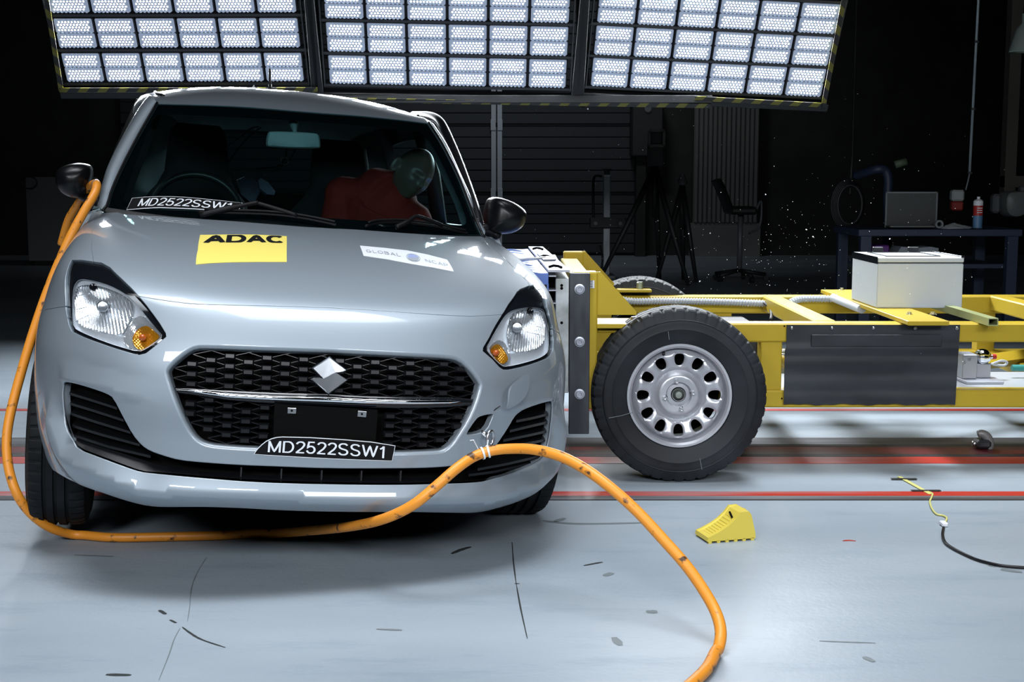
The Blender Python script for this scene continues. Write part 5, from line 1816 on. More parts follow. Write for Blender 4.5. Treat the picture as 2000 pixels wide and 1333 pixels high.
part(wbox(xb_n - .03, xb_n + .001, 4.996, 5.003, .36, zb1 - .04, .0), 'end_foil', BLUE)
pl = part(wbox(W_(1055, 560, 4.998)[0], W_(1068, 560, 4.998)[0], 4.990, 4.997, W_(1060, 590, 4.998)[2], W_(1060, 556, 4.998)[2], 0), 'sample_window', BLACKP)
for k, py in enumerate((539, 567, 592, 620)):
    z = W_(1078, py, 5.0)[2]; part(wbox(xb_n + .002, gx0 + .002, 5.0, 6.6, z - .004, z + .001, 0), 'cell_sheet', ALU)
part(wbox(xb_n + .002, gx0, 5.09, 6.6, .36, zb1 - .01, 0), 'cell_core', DEEP)
m = MB()
A, B, C_, D = W_(1032, 484.8, 6.74), W_(1060, 485.5, 6.74), W_(1113, 539, 5.0), W_(1071, 533.5, 5.0)
for p in (A, B, C_, D): p[2] = zb1 + .012
m.add([tuple(A), tuple(B), tuple(C_), tuple(D)] + [tuple(p - (0, 0, .008)) for p in (A, B, C_, D)], [(0, 1, 2, 3), (4, 7, 6, 5), (0, 4, 5, 1), (1, 5, 6, 2), (2, 6, 7, 3), (3, 7, 4, 0)])
cp = part(m, 'cover_plate', ALU)
m = MB(); q = [W_(1049, 507, 6.0), W_(1072, 506, 6.02), W_(1086, 520, 5.55), W_(1061, 521.5, 5.53)]
for p in q: p[2] = zb1 + .014
m.add([tuple(p) for p in q] + [tuple(p + (0, 0, .006)) for p in q], [(0, 1, 2, 3), (4, 7, 6, 5), (0, 4, 5, 1), (1, 5, 6, 2), (2, 6, 7, 3), (3, 7, 4, 0)]); part(m, 'cover_patch', ALU, cp)
for x, y in ((1050, 488, ), (1065, 503.5), (1084, 523.5)):
    c = onfloor(x, y, zb1 + .013); m = MB(); m.tube([(c[0] - .022, c[1], c[2] + .004), (c[0] - .006, c[1] - .02, c[2] + .010), (c[0] + .012, c[1] + .01, c[2] + .006), (c[0] + .024, c[1] - .02, c[2] + .003)], .005, 6); part(m, 'wire_clip', DEEP, cp)
c = onfloor(1040, 506, zb1 + .02); d = onfloor(1064, 503.8, zb1 + .02)
m = MB(); m.tube(bezier([tuple(onfloor(1010, 509, zb1 + .012)), tuple(c), tuple(d)], 5), .006, 6); part(m, 'tie_strap', WHITEP, bk)
# corrugated hoses along the far rail and down to the deck
def hose(pts, r, pitch, name='corrugated_hose'):
    P = bezier([tuple(p) for p in pts], 24); L_ = [0]
    for a, b in zip(P[:-1], P[1:]): L_.append(L_[-1] + (b - a).length)
    n = int(L_[-1] / pitch) * 4; q = []; rad = []
    arr = np.array([tuple(p) for p in P])
    for i in range(n + 1):
        s_ = L_[-1] * i / n; q.append(tuple(np.interp(s_, L_, arr[:, k]) for k in range(3))); rad.append(r if i % 4 in (0, 1) else r * .78)
    m = MB(); m.tube(q, rad, 10); return part(m, name, CONDM, None, False)
hose([W_(1205, 585, 6.38), W_(1240, 589, 6.38), W_(1300, 588.5, 6.38), W_(1400, 590, 6.38), W_(1494, 593, 6.38)], .0175, .0135)
hose([W_(1542, 592, 6.36), W_(1556, 586, 6.38), W_(1575, 584, 6.39), W_(1628, 584, 6.39)], .0175, .0135)
hose([W_(1522, 650, 5.36), W_(1521, 662, 5.36), W_(1520, 673, 5.36), W_(1519.5, 679, 5.36)], .0125, .010)
hose([W_(1515, 688, 5.37), W_(1524, 688, 5.37), W_(1540, 687, 5.37)], .0125, .010)
m = MB(); m.tube([W_(1628, 582, 6.35), W_(1683, 604, 5.85)], .020, 14); part(m, 'smooth_pipe', CONDM, None, True, 40)
m = MB(); m.tube(bezier([tuple(W_(*q)) for q in ((1493, 592, 6.36), (1503, 600, 6.3), (1507, 612, 6.2), (1506, 625, 6.1))], 5), .008, 8); part(m, 'black_lead', BLACKM, None, True)
m = MB(); m.tube(bezier([tuple(W_(*q)) for q in ((1508, 655, 5.34), (1506, 675, 5.34), (1509, 690, 5.34), (1535, 693, 5.34))], 5), .004, 8); part(m, 'brake_line', SATIN, None, True)
part(wbox(W_(1480, 655, 5.4)[0], W_(1490, 655, 5.4)[0], 5.38, 5.42, W_(1485, 663, 5.4)[2], W_(1485, 655, 5.4)[2], .004), 'teal_fitting', mat('teal_plastic', (.02, .28, .34), .4))
# battery boxes seen dark between the rails
part(wbox(.62, 1.10, 5.9, 6.3, .315, .50, .01), 'ballast_box', BLACKM)
# far-side flange with its bolt
part(wbox(W_(1205, 570, 6.45)[0], W_(1272, 570, 6.45)[0], 6.42, 6.54, RZ1 + .019, RZ1 + .034, .003), 'flange_cap', YEL)
m = MB(); c = W_(1250, 562, 6.45); m.lathe([(.0001, .034), (.014, .034), (.016, .030), (.016, 0)], (c[0], 6.46, RZ1 + .034), (0, 0, 1), 6); part(m, 'hex_bolt', mat('zinc_bolt', (.30, .34, .26), .4, .7), None)
# plank across the rails, square tube, silver edge
px0, px1 = 1.535, 1.695
pk = part(wbox(px0, px1, 5.13, 6.60, RZ1 + .001, RZ1 + .019, .002), 'cross_plank', YEL)
for x, y in ((1644, 566.5), (1776, 614.5), (1822, 614.5)):
    c = onfloor(x, y, RZ1 + .019); m = MB(); m.lathe([(.0001, .010), (.009, .010), (.009, .003), (.014, .002), (.014, 0)], (c[0], c[1], RZ1 + .019), (0, 0, 1), 12); m.v = [(p[0] - TO[0], p[1] - TO[1], p[2]) for p in m.v]; m.build('plank_bolt', SATIN, pk)
SQ = mat('zinc_tube', (.42, .47, .22), .4, .4)
m = MB(); x0 = W_(1930, 622, 5.12)[0]; w = .040; z0 = RZ1 + .001; t = .004
o_, i_ = [(x0, z0), (x0 + w, z0), (x0 + w, z0 + .03), (x0, z0 + .03)], [(x0 + t, z0 + t), (x0 + w - t, z0 + t), (x0 + w - t, z0 + .03 - t), (x0 + t, z0 + .03 - t)]
ya, yb = 5.12, 6.35
v = [(x, ya, z) for x, z in o_] + [(x, ya, z) for x, z in i_] + [(x, yb, z) for x, z in o_] + [(x, ya + .3, z) for x, z in i_]
f = [(i, (i + 1) % 4, 4 + (i + 1) % 4, 4 + i) for i in range(4)] + [(i, 8 + i, 8 + (i + 1) % 4, (i + 1) % 4) for i in range(4)] + [(4 + i, 4 + (i + 1) % 4, 12 + (i + 1) % 4, 12 + i) for i in range(4)] + [(8, 11, 10, 9), (12, 13, 14, 15)]
m.add(v, f); part(m, 'square_tube', SQ)
# rubber sheet hung on the near rail
fx0, fx1 = W_(1536.5, 640, 5.21)[0], W_(1875, 640, 5.21)[0]; fz1, fz0 = W_(1600, 635, 5.21)[2], W_(1600, 790, 5.21)[2]
m = MB(); nx, nz = 60, 26; g = []
for j in range(nz):
    q = j / (nz - 1); row = []
    for i in range(nx):
        s_ = i / (nx - 1)
        band = .0018 * (1 if (q * 4.6) % 1 < .5 and q > .25 else 0)
        y = 5.208 - .006 * q - .002 * math.sin(s_ * 5 + q * 3) * q - band
        zz = fz1 + (fz0 - fz1) * q
        if q == 1: zz += .0022 * math.sin(s_ * 23) + .0015 * math.sin(s_ * 61)
        xx = fx0 + (fx1 - fx0) * s_ - (.006 if s_ == 0 and q > .3 else 0) - (.010 * q if s_ == 1 else 0)
        row.append((xx, y, zz))
    g.append(row)
m.rings(g, False); m.rings([[(p[0], p[1] + .004, p[2]) for p in r] for r in g], False)
fl_ = part(m, 'rubber_sheet', FLAPM, None, True, 30); fl_['label'] = 'black rubber sheet screwed to the upper rail'
for x in (1546.5, 1625, 1706, 1788, 1869):
    c = W_(x, 641.5, 5.204); m = MB(); m.lathe([(.0001, -.004), (.004, -.004), (.007, -.001), (.007, 0)], c, (0, 1, 0), 14); m.v = [(p[0] - TO[0], p[1] - TO[1], p[2]) for p in m.v]; m.build('sheet_screw', SATIN, fl_, True, 40)
sxa, sxb = W_(1585, 653, 5.2)[0], W_(1840, 653, 5.2)[0]
part(wbox(sxa, sxb, 5.1985, 5.2015, W_(1700, 677, 5.2)[2], W_(1700, 654, 5.2)[2], .001), 'rubber_patch', FLAPM, fl_)
# hydraulic unit behind the sheet's right end
hx = W_(1900, 715, 5.5)[0]
hu = part(wbox(W_(1874, 736, 5.5)[0], W_(1948, 736, 5.5)[0], 5.42, 5.62, .308, .322, .003), 'hydraulic_unit', ALU)
part(wbox(W_(1875, 715, 5.5)[0], W_(1904, 715, 5.5)[0], 5.47, 5.57, .322, W_(1890, 691, 5.5)[2], .004), 'valve_block', ALU, hu)
c = W_(1919, 697, 5.52); m = MB(); R0 = .033
m.lathe([(.0001, -.040), (.010, -.038)] + [(R0 * math.cos(a), R0 * math.sin(a) * 1.1) for a in np.linspace(-1.3, 1.3, 14)] + [(.010, .040), (.0001, .040)], c, (1, 0, 0), 24); part(m, 'accumulator', CHROME, hu, True, 50)
m = MB(); m.lathe([(.0001, .016), (.011, .016), (.012, 0), (.0001, 0)], c + (.040, 0, 0), (1, 0, 0), 14); part(m, 'red_cap', mat('red_cap', (.5, .03, .02), .4), hu, True, 40)
for x, y in ((1883, 708), (1894, 702)):
    q = W_(x, y, 5.468); m = MB(); m.lathe([(.0001, -.003), (.007, -.003), (.008, 0)], q, (0, 1, 0), 14); part(m, 'block_screw', SATIN, hu, True, 40)
part(wbox(c[0] - .03, c[0] + .03, 5.50, 5.56, .322, c[2] - .028, .003), 'saddle', ALU, hu)
m = MB(); m.tube(bezier([tuple(W_(*q)) for q in ((1935, 712, 5.5), (1955, 705, 5.52), (1967, 708, 5.55), (1960, 714, 5.55), (1938, 712, 5.5))], 6), .005, 8); part(m, 'signal_lead', CONDM, hu, True)
m = MB(); q = W_(1990, 719, 5.6); m.tube([q - (.03, 0, 0), q + (.03, 0, 0)], .014, 12); part(m, 'teal_connector', mat('teal_connector', (.02, .22, .20), .4), None, True, 40)
# dark spot holes on the rail faces
for x, y in ((1532, 637.5), (1527, 779)):
    c = W_(x, y, NY0 - .0015); m = MB(); m.lathe([(.0001, 0), (.0035, 0)], c, (0, 1, 0), 10); part(m, 'rail_hole', DEEP)

# trolley wheels
TYRE2 = dirt(mat('trolley_tyre', (.022, .024, .028), .6, 0, .3), (.009, .0105, .013), (.022, .026, .031), 6, 6, .38, .68, rough=(.45, .7))
RIMM = dirt(mat('rim_silver', (.50, .52, .56), .34, .55), (.44, .46, .50), (.56, .58, .62), 5, 5, .4, .7)
def trolley_wheel(x, yc, sgn, label=None):
    """sgn -1: outer face towards the camera"""
    e = empty('trolley_wheel', (x - TO[0], yc - TO[1], .333), TRO)
    e.rotation_euler = (0, 0, PI / 2 if sgn > 0 else -PI / 2)      # local +x points out of the wheel's face
    tyre('tyre', e, .333, .205, .197, (-.05, 0, .05), 46, .0055, (0, 0, 0), 1, TYRE2)
    fdepth = lambda r: np.interp(r, [0, .028, .045, .05, .072, .078, .095, .105, .150, .163, .172], [.052, .052, .050, .066, .068, .064, .048, .058, .074, .070, .058])
    rings_, holes = .172, []
    nth = 72
    outer_ = np.array([(.172 * math.cos(a), .172 * math.sin(a)) for a in np.linspace(0, 2 * PI, nth + 1)[:-1]])
    for k in range(12):
        a = 2 * PI * (k + .5) / 12 + PI / 12
        ca, sa = math.cos(a), math.sin(a)
        h = []
        for b in np.linspace(0, 2 * PI, 21)[:-1]:
            rr_ = math.copysign(abs(math.cos(b)) ** .8, math.cos(b)) * .0235; tt_ = math.copysign(abs(math.sin(b)) ** .75, math.sin(b)) * (.0185 + .004 * math.cos(b))
            h.append(((.136 + rr_) * ca - tt_ * sa, (.136 + rr_) * sa + tt_ * ca))
        holes.append(np.array(h))
    hub = np.array([(.0235 * math.cos(a), .0235 * math.sin(a)) for a in np.linspace(0, 2 * PI, 25)[:-1]])
    circ = [np.array([(r * math.cos(a), r * math.sin(a)) for a in np.linspace(0, 2 * PI, max(24, int(r * 420)) + 1)]) for r in (.045, .05, .072, .078, .095, .105)]
    V, F, _ = cdt(outer_, holes + [hub], circ, .0085)
    r_ = np.linalg.norm(V, axis=1); hd = fdepth(r_)
    for h in holes:
        d = dseg(V, np.vstack([h, h[:1]]))[0]; hd = hd - .005 * np.clip(1 - d / .009, 0, 1) ** 2
    P = np.stack([hd, V[:, 0], V[:, 1]], 1)
    verts, faces = list(P), [tuple(f) for f in F]
    a, b, c = P[F[:, 0]], P[F[:, 1]], P[F[:, 2]]
    if np.cross(b - a, c - a)[:, 0].mean() < 0: faces = [f[::-1] for f in faces]
    for h in holes + [hub]:
        n0 = len(verts); n = len(h); rr2 = np.linalg.norm(h, axis=1); hd2 = fdepth(rr2) - .005
        verts += [(d, p[0], p[1]) for d, p in zip(hd2, h)] + [(d - .014, p[0], p[1]) for d, p in zip(hd2, h)]
        faces += [(n0 + i, n0 + (i + 1) % n, n0 + n + (i + 1) % n, n0 + n + i) for i in range(n)]
    rim = mobj('rim', verts, faces, RIMM, e, angle=40)
    m = MB(); m.lathe([(.172, .058), (.176, .052), (.180, .062), (.182, .080), (.190, .086), (.1985, .086), (.2005, .082), (.2005, .074), (.186, .066), (.183, .03), (.176, -.02), (.190, -.08), (.199, -.09)], (0, 0, 0), (1, 0, 0), 72); m.build('rim_barrel', RIMM, rim, True, 35)
    m = MB(); m.lathe([(.0001, .066), (.012, .065), (.018, .058), (.019, .050), (.022, .048), (.022, .02)], (0, 0, 0), (1, 0, 0), 24); m.build('hub_cap', mat('hub_zinc', (.32, .36, .32), .35, .8), e, True, 35)
    m = MB(); m.lathe([(.026, .06), (.040, .02), (.17, -.04)], (0, 0, 0), (1, 0, 0), 32); m.build('hub_back', DEEP, e, True)
    for k in range(4):
        a = PI / 2 * k + .18 + PI / 2 * .0
        m = MB(); m.lathe([(.0001, .074), (.0035, .074), (.0045, .082), (.0075, .082), (.008, .066), (.0115, .064)], (0, .0545 * math.cos(a), .0545 * math.sin(a)), (1, 0, 0), 12); m.build('wheel_bolt', SATIN, e, True, 35)
    m = MB(); m.tube([(.062, -.06, .165), (.078, -.062, .158)], .0055, 8); m.build('valve', BLACKM, e, True)
    if label: e['label'] = label
    return e
tw_ = trolley_wheel(.634, 5.062, -1, 'large near wheel with silver spoked rim standing on the floor')
CHALK = mat('chalk', (.16, .19, .20), .8)
for l in ([(1189, 817), (1212, 813), (1236, 806)], [(1367, 896), (1371, 918)], [(1305, 648), (1307, 664)]):
    m = MB(); m.tube([tuple(np.array(at(x, y, 4.9545)) - (.634, 5.062, .333)) for x, y in l], .0013, 5)
    m.v = [(-p[1], p[0], p[2]) for p in m.v]
    m.build('chalk_mark', CHALK, tw_.children[0])
trolley_wheel(.634, 6.60, 1, 'far wheel showing over the far rail')
trolley_wheel(3.63, 5.062, -1); trolley_wheel(3.63, 6.60, 1)
m = MB(); m.tube([(.634, 5.12, .333), (.634, 6.55, .333)], .03, 12); part(m, 'axle', DEEP, None, True)
m = MB(); m.tube([(3.63, 5.12, .333), (3.63, 6.55, .333)], .03, 12); part(m, 'axle', DEEP, None, True)
for x in (.634, 3.63): part(wbox(x - .06, x + .06, NY0 + .01, NY1 - .01, .30, .40, .005), 'axle_bracket', BLACKM)

# white control box standing on the plank
BX = empty('control_box', (1.735, 5.85, RZ1 + .019)); tag(BX, 'white metal control box with black lid edging standing on the trolley', 'box')
WH = mat('box_white', (.58, .645, .71), .4)
bx0, bx1, by0, by1, bz0, bz1 = 1.55, 1.915, 5.64, 6.06, RZ1 + .02, RZ1 + .02 + .190
def bpart(mb, name, mt, parent=None, **k):
    mb.v = [(p[0] - 1.735, p[1] - 5.85, p[2] - RZ1 - .019) for p in mb.v]; return mb.build(name, mt, parent or BX, **k)
bpart(wbox(bx0, bx1, by0, by1, bz0, bz1, .004), 'body', WH)
bpart(wbox(bx0 + .002, bx1 - .002, by0 + .002, by1, bz1, bz1 + .004, 0), 'seal', BLACKM)
ld = bpart(wbox(bx0 - .001, bx1 + .001, by0 - .002, by1, bz1 + .004, bz1 + .026, .004), 'lid', WH)
bpart(wbox(bx0 - .0025, bx0 - .0005, by0 - .002, by1, bz1 - .002, bz1 + .027, .0), 'edge_strip', GLOSSB, ld)
m = wbox(bx0 + .05, bx1 - .08, by0 + .06, by0 + .066, bz1 + .026, bz1 + .029, 0)
m.box(((bx0 + bx1) / 2 - .015, by1 - .06, bz1 + .0275), (.235, .006, .003)); m.box((bx0 + .053, (by0 + by1) / 2, bz1 + .0275), (.006, .30, .003)); m.box((bx1 - .083, (by0 + by1) / 2, bz1 + .0275), (.006, .30, .003))
bpart(m, 'lid_frame', BLACKP, ld)
for x in (bx0 + .085, bx0 + .245): bpart(wbox(x, x + .045, by1 - .035, by1 - .01, bz1 + .026, bz1 + .050, .003), 'latch', BLACKP, ld)
m = wbox(bx1 - .012, bx1 + .003, by0 - .002, by1, bz1 + .024, bz1 + .032, .002); bpart(m, 'hinge_strip', GLOSSB, ld)

# ------------------------------------------------------------------ orange cable
ORM = dirt(mat('orange_sheath', (.72, .26, .02), .45), (.74, .27, .022), (.06, .03, .014), 30, 10, .60, .69, (1, 1, 1))
cab = [(120, 478, 4.85), (134, 430, 4.82), (152, 400, 4.76), (170, 372, 4.66), (183, 360, 4.56), (189, 362, 4.50), (184, 380, 4.46), (165, 412, 4.42), (140, 458, 4.38), (112, 520, 4.34), (85, 590, 4.28), (60, 665, 4.22), (38, 740, 4.16), (20, 810, 4.11), (13, 862, 4.08), (17, 915, 4.05), (33, 965, 4.03), (60, 1003, 4.05), (100, 1032, 4.10), (150, 1046, 4.16), (220, 1050.5, 0), (330, 1049, 0), (430, 1046.5, 0), (530, 1043, 0), (620, 1036, 3.98), (690, 1028, 3.76), (750, 1014, 3.60), (805, 988, 3.545), (850, 952, 3.55), (890, 917, 3.58), (925, 893, 3.62), (960, 881, 3.635), (1000, 877, 3.62), (1045, 879, 3.58), (1095, 892, 3.53), (1145, 918, 3.48), (1195, 955, 3.43), (1245, 1000, 3.39), (1295, 1054, 3.34), (1340, 1105, 3.29), (1372, 1150, 3.25), (1395, 1190, 3.21), (1406, 1222, 3.17), (1407, 1250, 3.135), (1398, 1280, 3.10), (1382, 1305, 0), (1360, 1328, 0), (1335, 1350, 0), (1290, 1385, 0)]
CR = .0148
P = bezier([tuple(at(*c)) if c[2] else tuple(onfloor(c[0], c[1], CR + .001)) for c in cab], 6)
P = [Vector((p.x, p.y, max(p.z, CR + .001))) for p in P]
m = MB(); m.tube(P, CR, 14)
tag(m.build('orange_cable', ORM, None, True), 'thick scuffed orange cable looping from the door mirror across the floor past the bumper', 'cable')
m = MB(); q0, q1 = P[27], P[31]
m.lathe([(.0135, -.012), (.015, -.008), (.015, .014), (.0135, .02)], tuple(P[28]), tuple(P[31] - P[27]), 16); m.build('end_sleeve', mat('sleeve_tan', (.45, .30, .22), .4, .3), bpy.data.objects['orange_cable'], True, 40)
TIE = mat('white_nylon', (.70, .74, .76), .35)
hk = toworld(ec + np.array([0, 0, -.012]))
for k, (tt, lb, tail) in enumerate((((944, 889), 'white cable tie with a straight tail round the orange cable, left of its pair', ((938, 862), (933, 861), (917, 860.5))), ((957, 884), 'white cable tie joining the orange cable to the towing eye', None))):
    j = min(range(len(P)), key=lambda i: np.linalg.norm(proj(np.array(P[i])) - tt))
    c = np.array(P[j]); t_ = np.array(P[j + 1] - P[j - 1]); t_ /= np.linalg.norm(t_)
    up = np.array(hk) - c; L_ = np.linalg.norm(up); up = up - t_ * (up @ t_); up /= np.linalg.norm(up); sd = np.cross(t_, up)
    r = CR + .002
    loop_ = [c + up * (.030 if k == 0 else .052)]
    for a in np.linspace(-.35 * PI, 1.35 * PI, 20)[::-1]: loop_.append(c + sd * math.cos(a) * r * 1.02 - up * math.sin(a) * r * 1.0)
    loop_.append(c + up * (.030 if k == 0 else .052) + sd * .002)
    m = MB(); rr = []
    for i, p in enumerate(bezier([tuple(p) for p in loop_], 3)):
        p = np.array(p); o_ = (p - c); o_ /= np.linalg.norm(o_) + 1e-9
        rr.append([tuple(p + t_ * .0028 + o_ * .001), tuple(p - t_ * .0028 + o_ * .001), tuple(p - t_ * .0028 - o_ * .0006), tuple(p + t_ * .0028 - o_ * .0006)])
    m.rings(rr, True, True, True)
    o = m.build('cable_tie', TIE, None, True, 50); tag(o, lb, 'cable tie', 'cable ties at the towing eye')
    top = c + up * (.030 if k == 0 else .052)
    m = MB(); m.box(tuple(top), (.009, .008, .011), None, .002); m.build('tie_head', TIE, o)
    m = MB()
    if k == 0: tl = [top] + [at(x, y, top[1] - .01) for x, y in ((925, 860), (918, 861))]
    else: tl = [top, np.array(hk) + (-.004, -.01, .012), np.array(hk) + (-.022, -.012, .030)]
    m.tube([tuple(p) for p in tl], .0016, 6); m.build('tie_tail', TIE, o)

# ------------------------------------------------------------------ yellow wheel chock
CHK = mat('chock_yellow', (.66, .53, .075), .45)
c0 = onfloor(1381.5, 1063); c1 = onfloor(1476, 1055.5); ux = c1 - c0; L0 = np.linalg.norm(ux); ux /= L0; uy = np.array([-ux[1], ux[0], 0])
cb = onfloor(1357.5, 1047); wy = (cb - c0) @ uy; sk = (cb - c0) @ ux
CH = empty('wheel_chock', tuple((c0 + c1) / 2 + uy * wy / 2)); tag(CH, 'yellow plastic wheel chock lying on the floor in front of the trolley wheel', 'chock')
cc = (c0 + c1) / 2 + uy * wy / 2
def chp(x, y, z): return tuple(c0 + ux * x + uy * y + np.array([0, 0, z]) - cc)
k_ = L0 / .151
prof = [(0, .006), (.002, .018), (.022, .026), (.045, .037), (.068, .051), (.088, .069), (.103, .088), (.128, .089), (.136, .078), (.149, .024), (.151, .006)]
prof = [(x * k_, z * k_ * .97) for x, z in prof]
n = len(prof); W0 = wy
m = MB()
def section(y, lift):
    return [chp(x + sk * (y / W0), y, z + (lift if 1 < i < 7 else 0)) for i, (x, z) in enumerate(prof)]
m.rings([section(0, 0), section(W0 * .10, .0), section(W0 * .13, -.004), section(W0 * .87, -.004), section(W0 * .9, 0), section(W0, 0)], False, loop=False)
m.f.append(tuple(range(n))[::-1]); m.f.append(tuple(5 * n + i for i in range(n))); m.mi += [0, 0]
m.build('chock_body', CHK, CH)
for k in range(6):
    for yy in (0.0, W0 - .010):
        x = (.004 + .0265 * k) * k_
        m = MB(); m.v, m.f, m.mi = [], [], []
        q = [chp(x + sk * (yy / W0), yy, 0), chp(x + .010 * k_ + sk * (yy / W0), yy, 0), chp(x + .010 * k_ + sk * (yy / W0), yy + .010, 0), chp(x + sk * (yy / W0), yy + .010, 0)]
        m.add(q + [(p[0], p[1], p[2] + .009) for p in q], [(0, 3, 2, 1), (4, 5, 6, 7), (0, 1, 5, 4), (1, 2, 6, 5), (2, 3, 7, 6), (3, 0, 4, 7)])
        m.build('chock_foot', CHK, CH)
for k in range(9):
    t = .16 + .075 * k
    x = t * .115 * k_; z = np.interp(x, [p[0] for p in prof[:7]], [p[1] for p in prof[:7]])
    m = MB(); m.tube([chp(x + sk * .25, W0 * .25, z - .0035), chp(x + sk * .80, W0 * .80, z - .0035)], .0016, 5); m.build('grip_rib', CHK, CH)
m = MB(); q = [(.100, .25, .0815), (.110, .55, .0855)]
a, b = chp(.086 * k_ + sk * .2, W0 * .25, .0655 * k_), chp(.093 * k_ + sk * .5, W0 * .62, .073 * k_)
m.tube([a, b], .0032, 6); m.build('grip_slot', DEEP, CH)
m = MB(); m.tube(bezier([chp(.126 * k_ + sk * .4, W0 * .40, .082 * k_), chp(.140 * k_ + sk * .55, W0 * .55, .076 * k_), chp(.158 * k_ + sk * .7, W0 * .62, .045 * k_), chp(.162 * k_ + sk * .7, W0 * .62, .010)], 5), .0045, 6); m.build('chock_handle', CHK, CH, True)

# ------------------------------------------------------------------ contact strip, lead, steel hook on the floor
YST = mat('contact_yellow', (.62, .60, .20), .4)
a, b = onfloor(1756, 933), onfloor(1817, 967)
cs = empty('contact_strip', tuple((a + b) / 2)); tag(cs, 'narrow yellow contact strip taped to the floor at the right', 'strip')
u = (b - a); L_ = np.linalg.norm(u); u /= L_
m = MB(); m.box((0, 0, .003), (L_, .016, .003), np.stack([u, [-u[1], u[0], 0], [0, 0, 1]], 1), .001); m.build('strip_body', YST, cs)
m = MB(); P = bezier([tuple(onfloor(x, y) + (0, 0, .004)) for x, y in ((1812, 963), (1821, 967), (1819, 975), (1816, 983), (1820, 996), (1829, 1007), (1842, 1010), (1849, 1015), (1846, 1023))], 5); m.tube([tuple(p - Vector(tuple((a + b) / 2))) for p in P], .0035, 8); m.build('strip_lead', YST, cs, True)
c = onfloor(1843, 1028); m = MB(); m.box((0, 0, .008), (.020, .036, .014), None, .003); o = m.build('lead_connector', WHITEP); o.location = c; tag(o, 'small white connector joining the yellow lead to the black wire on the floor', 'connector')
m = MB(); P = bezier([tuple(onfloor(x, y) + (0, 0, .0055)) for x, y in ((1843, 1034), (1841, 1048), (1845, 1062), (1856, 1072), (1880, 1085), (1910, 1098), (1945, 1107), (1975, 1111), (2020, 1114), (2100, 1120))], 6); m.tube([tuple(p) for p in P], .0048, 8)
tag(m.build('black_wire', BLACKP, None, True), 'thin black wire curving away along the floor at the right edge', 'wire')
hkx = onfloor(1915, 877); HX = empty('rail_hook', tuple(hkx)); tag(HX, 'steel hook standing in the dark floor rail behind the red stripe', 'hook')
def hp(px, py): return tuple(np.array(at(px, py, hkx[1])) - hkx)
m = MB(); P = bezier([hp(1928, 876), hp(1931, 864), hp(1926, 853), hp(1917, 847.5), hp(1910, 848.5)], 5); m.tube(P, [.026 - .011 * i / (len(P) - 1) for i in range(len(P))], 12); m.build('hook_arm', mat('forged_steel', (.24, .24, .24), .4, .2), HX, True)
m = MB(); m.box((hp(1917, 874)[0], 0, .025), (.060, .08, .036), None, .010); m.build('hook_base', STEELD, HX)
m = MB(); m.tube([hp(1903, 872), hp(1903.5, 862)], .012, 8); m.build('hook_pin', SATIN, HX, True)


# ------------------------------------------------------------------ the dummy in the struck-side seat
def fuse(parts, voxel):
    """join closed shapes into one continuous surface"""
    me = bpy.data.meshes.new('f'); bm = bmesh.new()
    for v, f in parts:
        vs = [bm.verts.new(tuple(p)) for p in v]
        for q in f:
            try: bm.faces.new([vs[i] for i in q])
            except ValueError: pass
    bmesh.ops.recalc_face_normals(bm, faces=bm.faces)
    bm.to_mesh(me); bm.free()
    o = bpy.data.objects.new('f', me); COL.objects.link(o)
    r = o.modifiers.new('r', 'REMESH'); r.mode = 'VOXEL'; r.voxel_size = voxel
    s = o.modifiers.new('s', 'SMOOTH'); s.iterations = 3; s.factor = .5
    bpy.context.view_layer.update()
    dg = bpy.context.evaluated_depsgraph_get()
    m2 = bpy.data.meshes.new_from_object(o.evaluated_get(dg))
    bpy.data.objects.remove(o)
    m2.polygons.foreach_set('use_smooth', [True] * len(m2.polygons))
    return m2


def limb(pts, rad, n=14, flat=1.0):
    m = MB(); P = bezier([tuple(p) for p in pts], 5); R_ = np.interp(np.linspace(0, 1, len(P)), np.linspace(0, 1, len(rad)), rad)
    R_ = list(map(float, R_))
    a, b = (P[0] - P[1]).normalized(), (P[-1] - P[-2]).normalized()
    P = [P[0] + a * R_[0] * k for k in (.98, .85, .5)] + P + [P[-1] + b * R_[-1] * k for k in (.5, .85, .98)]
    R_ = [R_[0] * k for k in (.2, .53, .87)] + R_ + [R_[-1] * k for k in (.87, .53, .2)]
    m.tube(P, R_, n); return m.v, m.f


DUM = empty('crash_test_dummy'); DUM.matrix_world = CAR.matrix_world.copy()
tag(DUM, 'bald dark-faced crash test dummy in a red shirt slumped over behind the windscreen', 'dummy')
hc = loc(805, 340, 1.96)
upv = np.array([.50, -.02, .86]); upv /= np.linalg.norm(upv)
fwd = np.array([.30, -.86, -.36]); fwd -= upv * (fwd @ upv); fwd /= np.linalg.norm(fwd)
rgt = np.cross(fwd, upv)       # towards the dummy's right hand


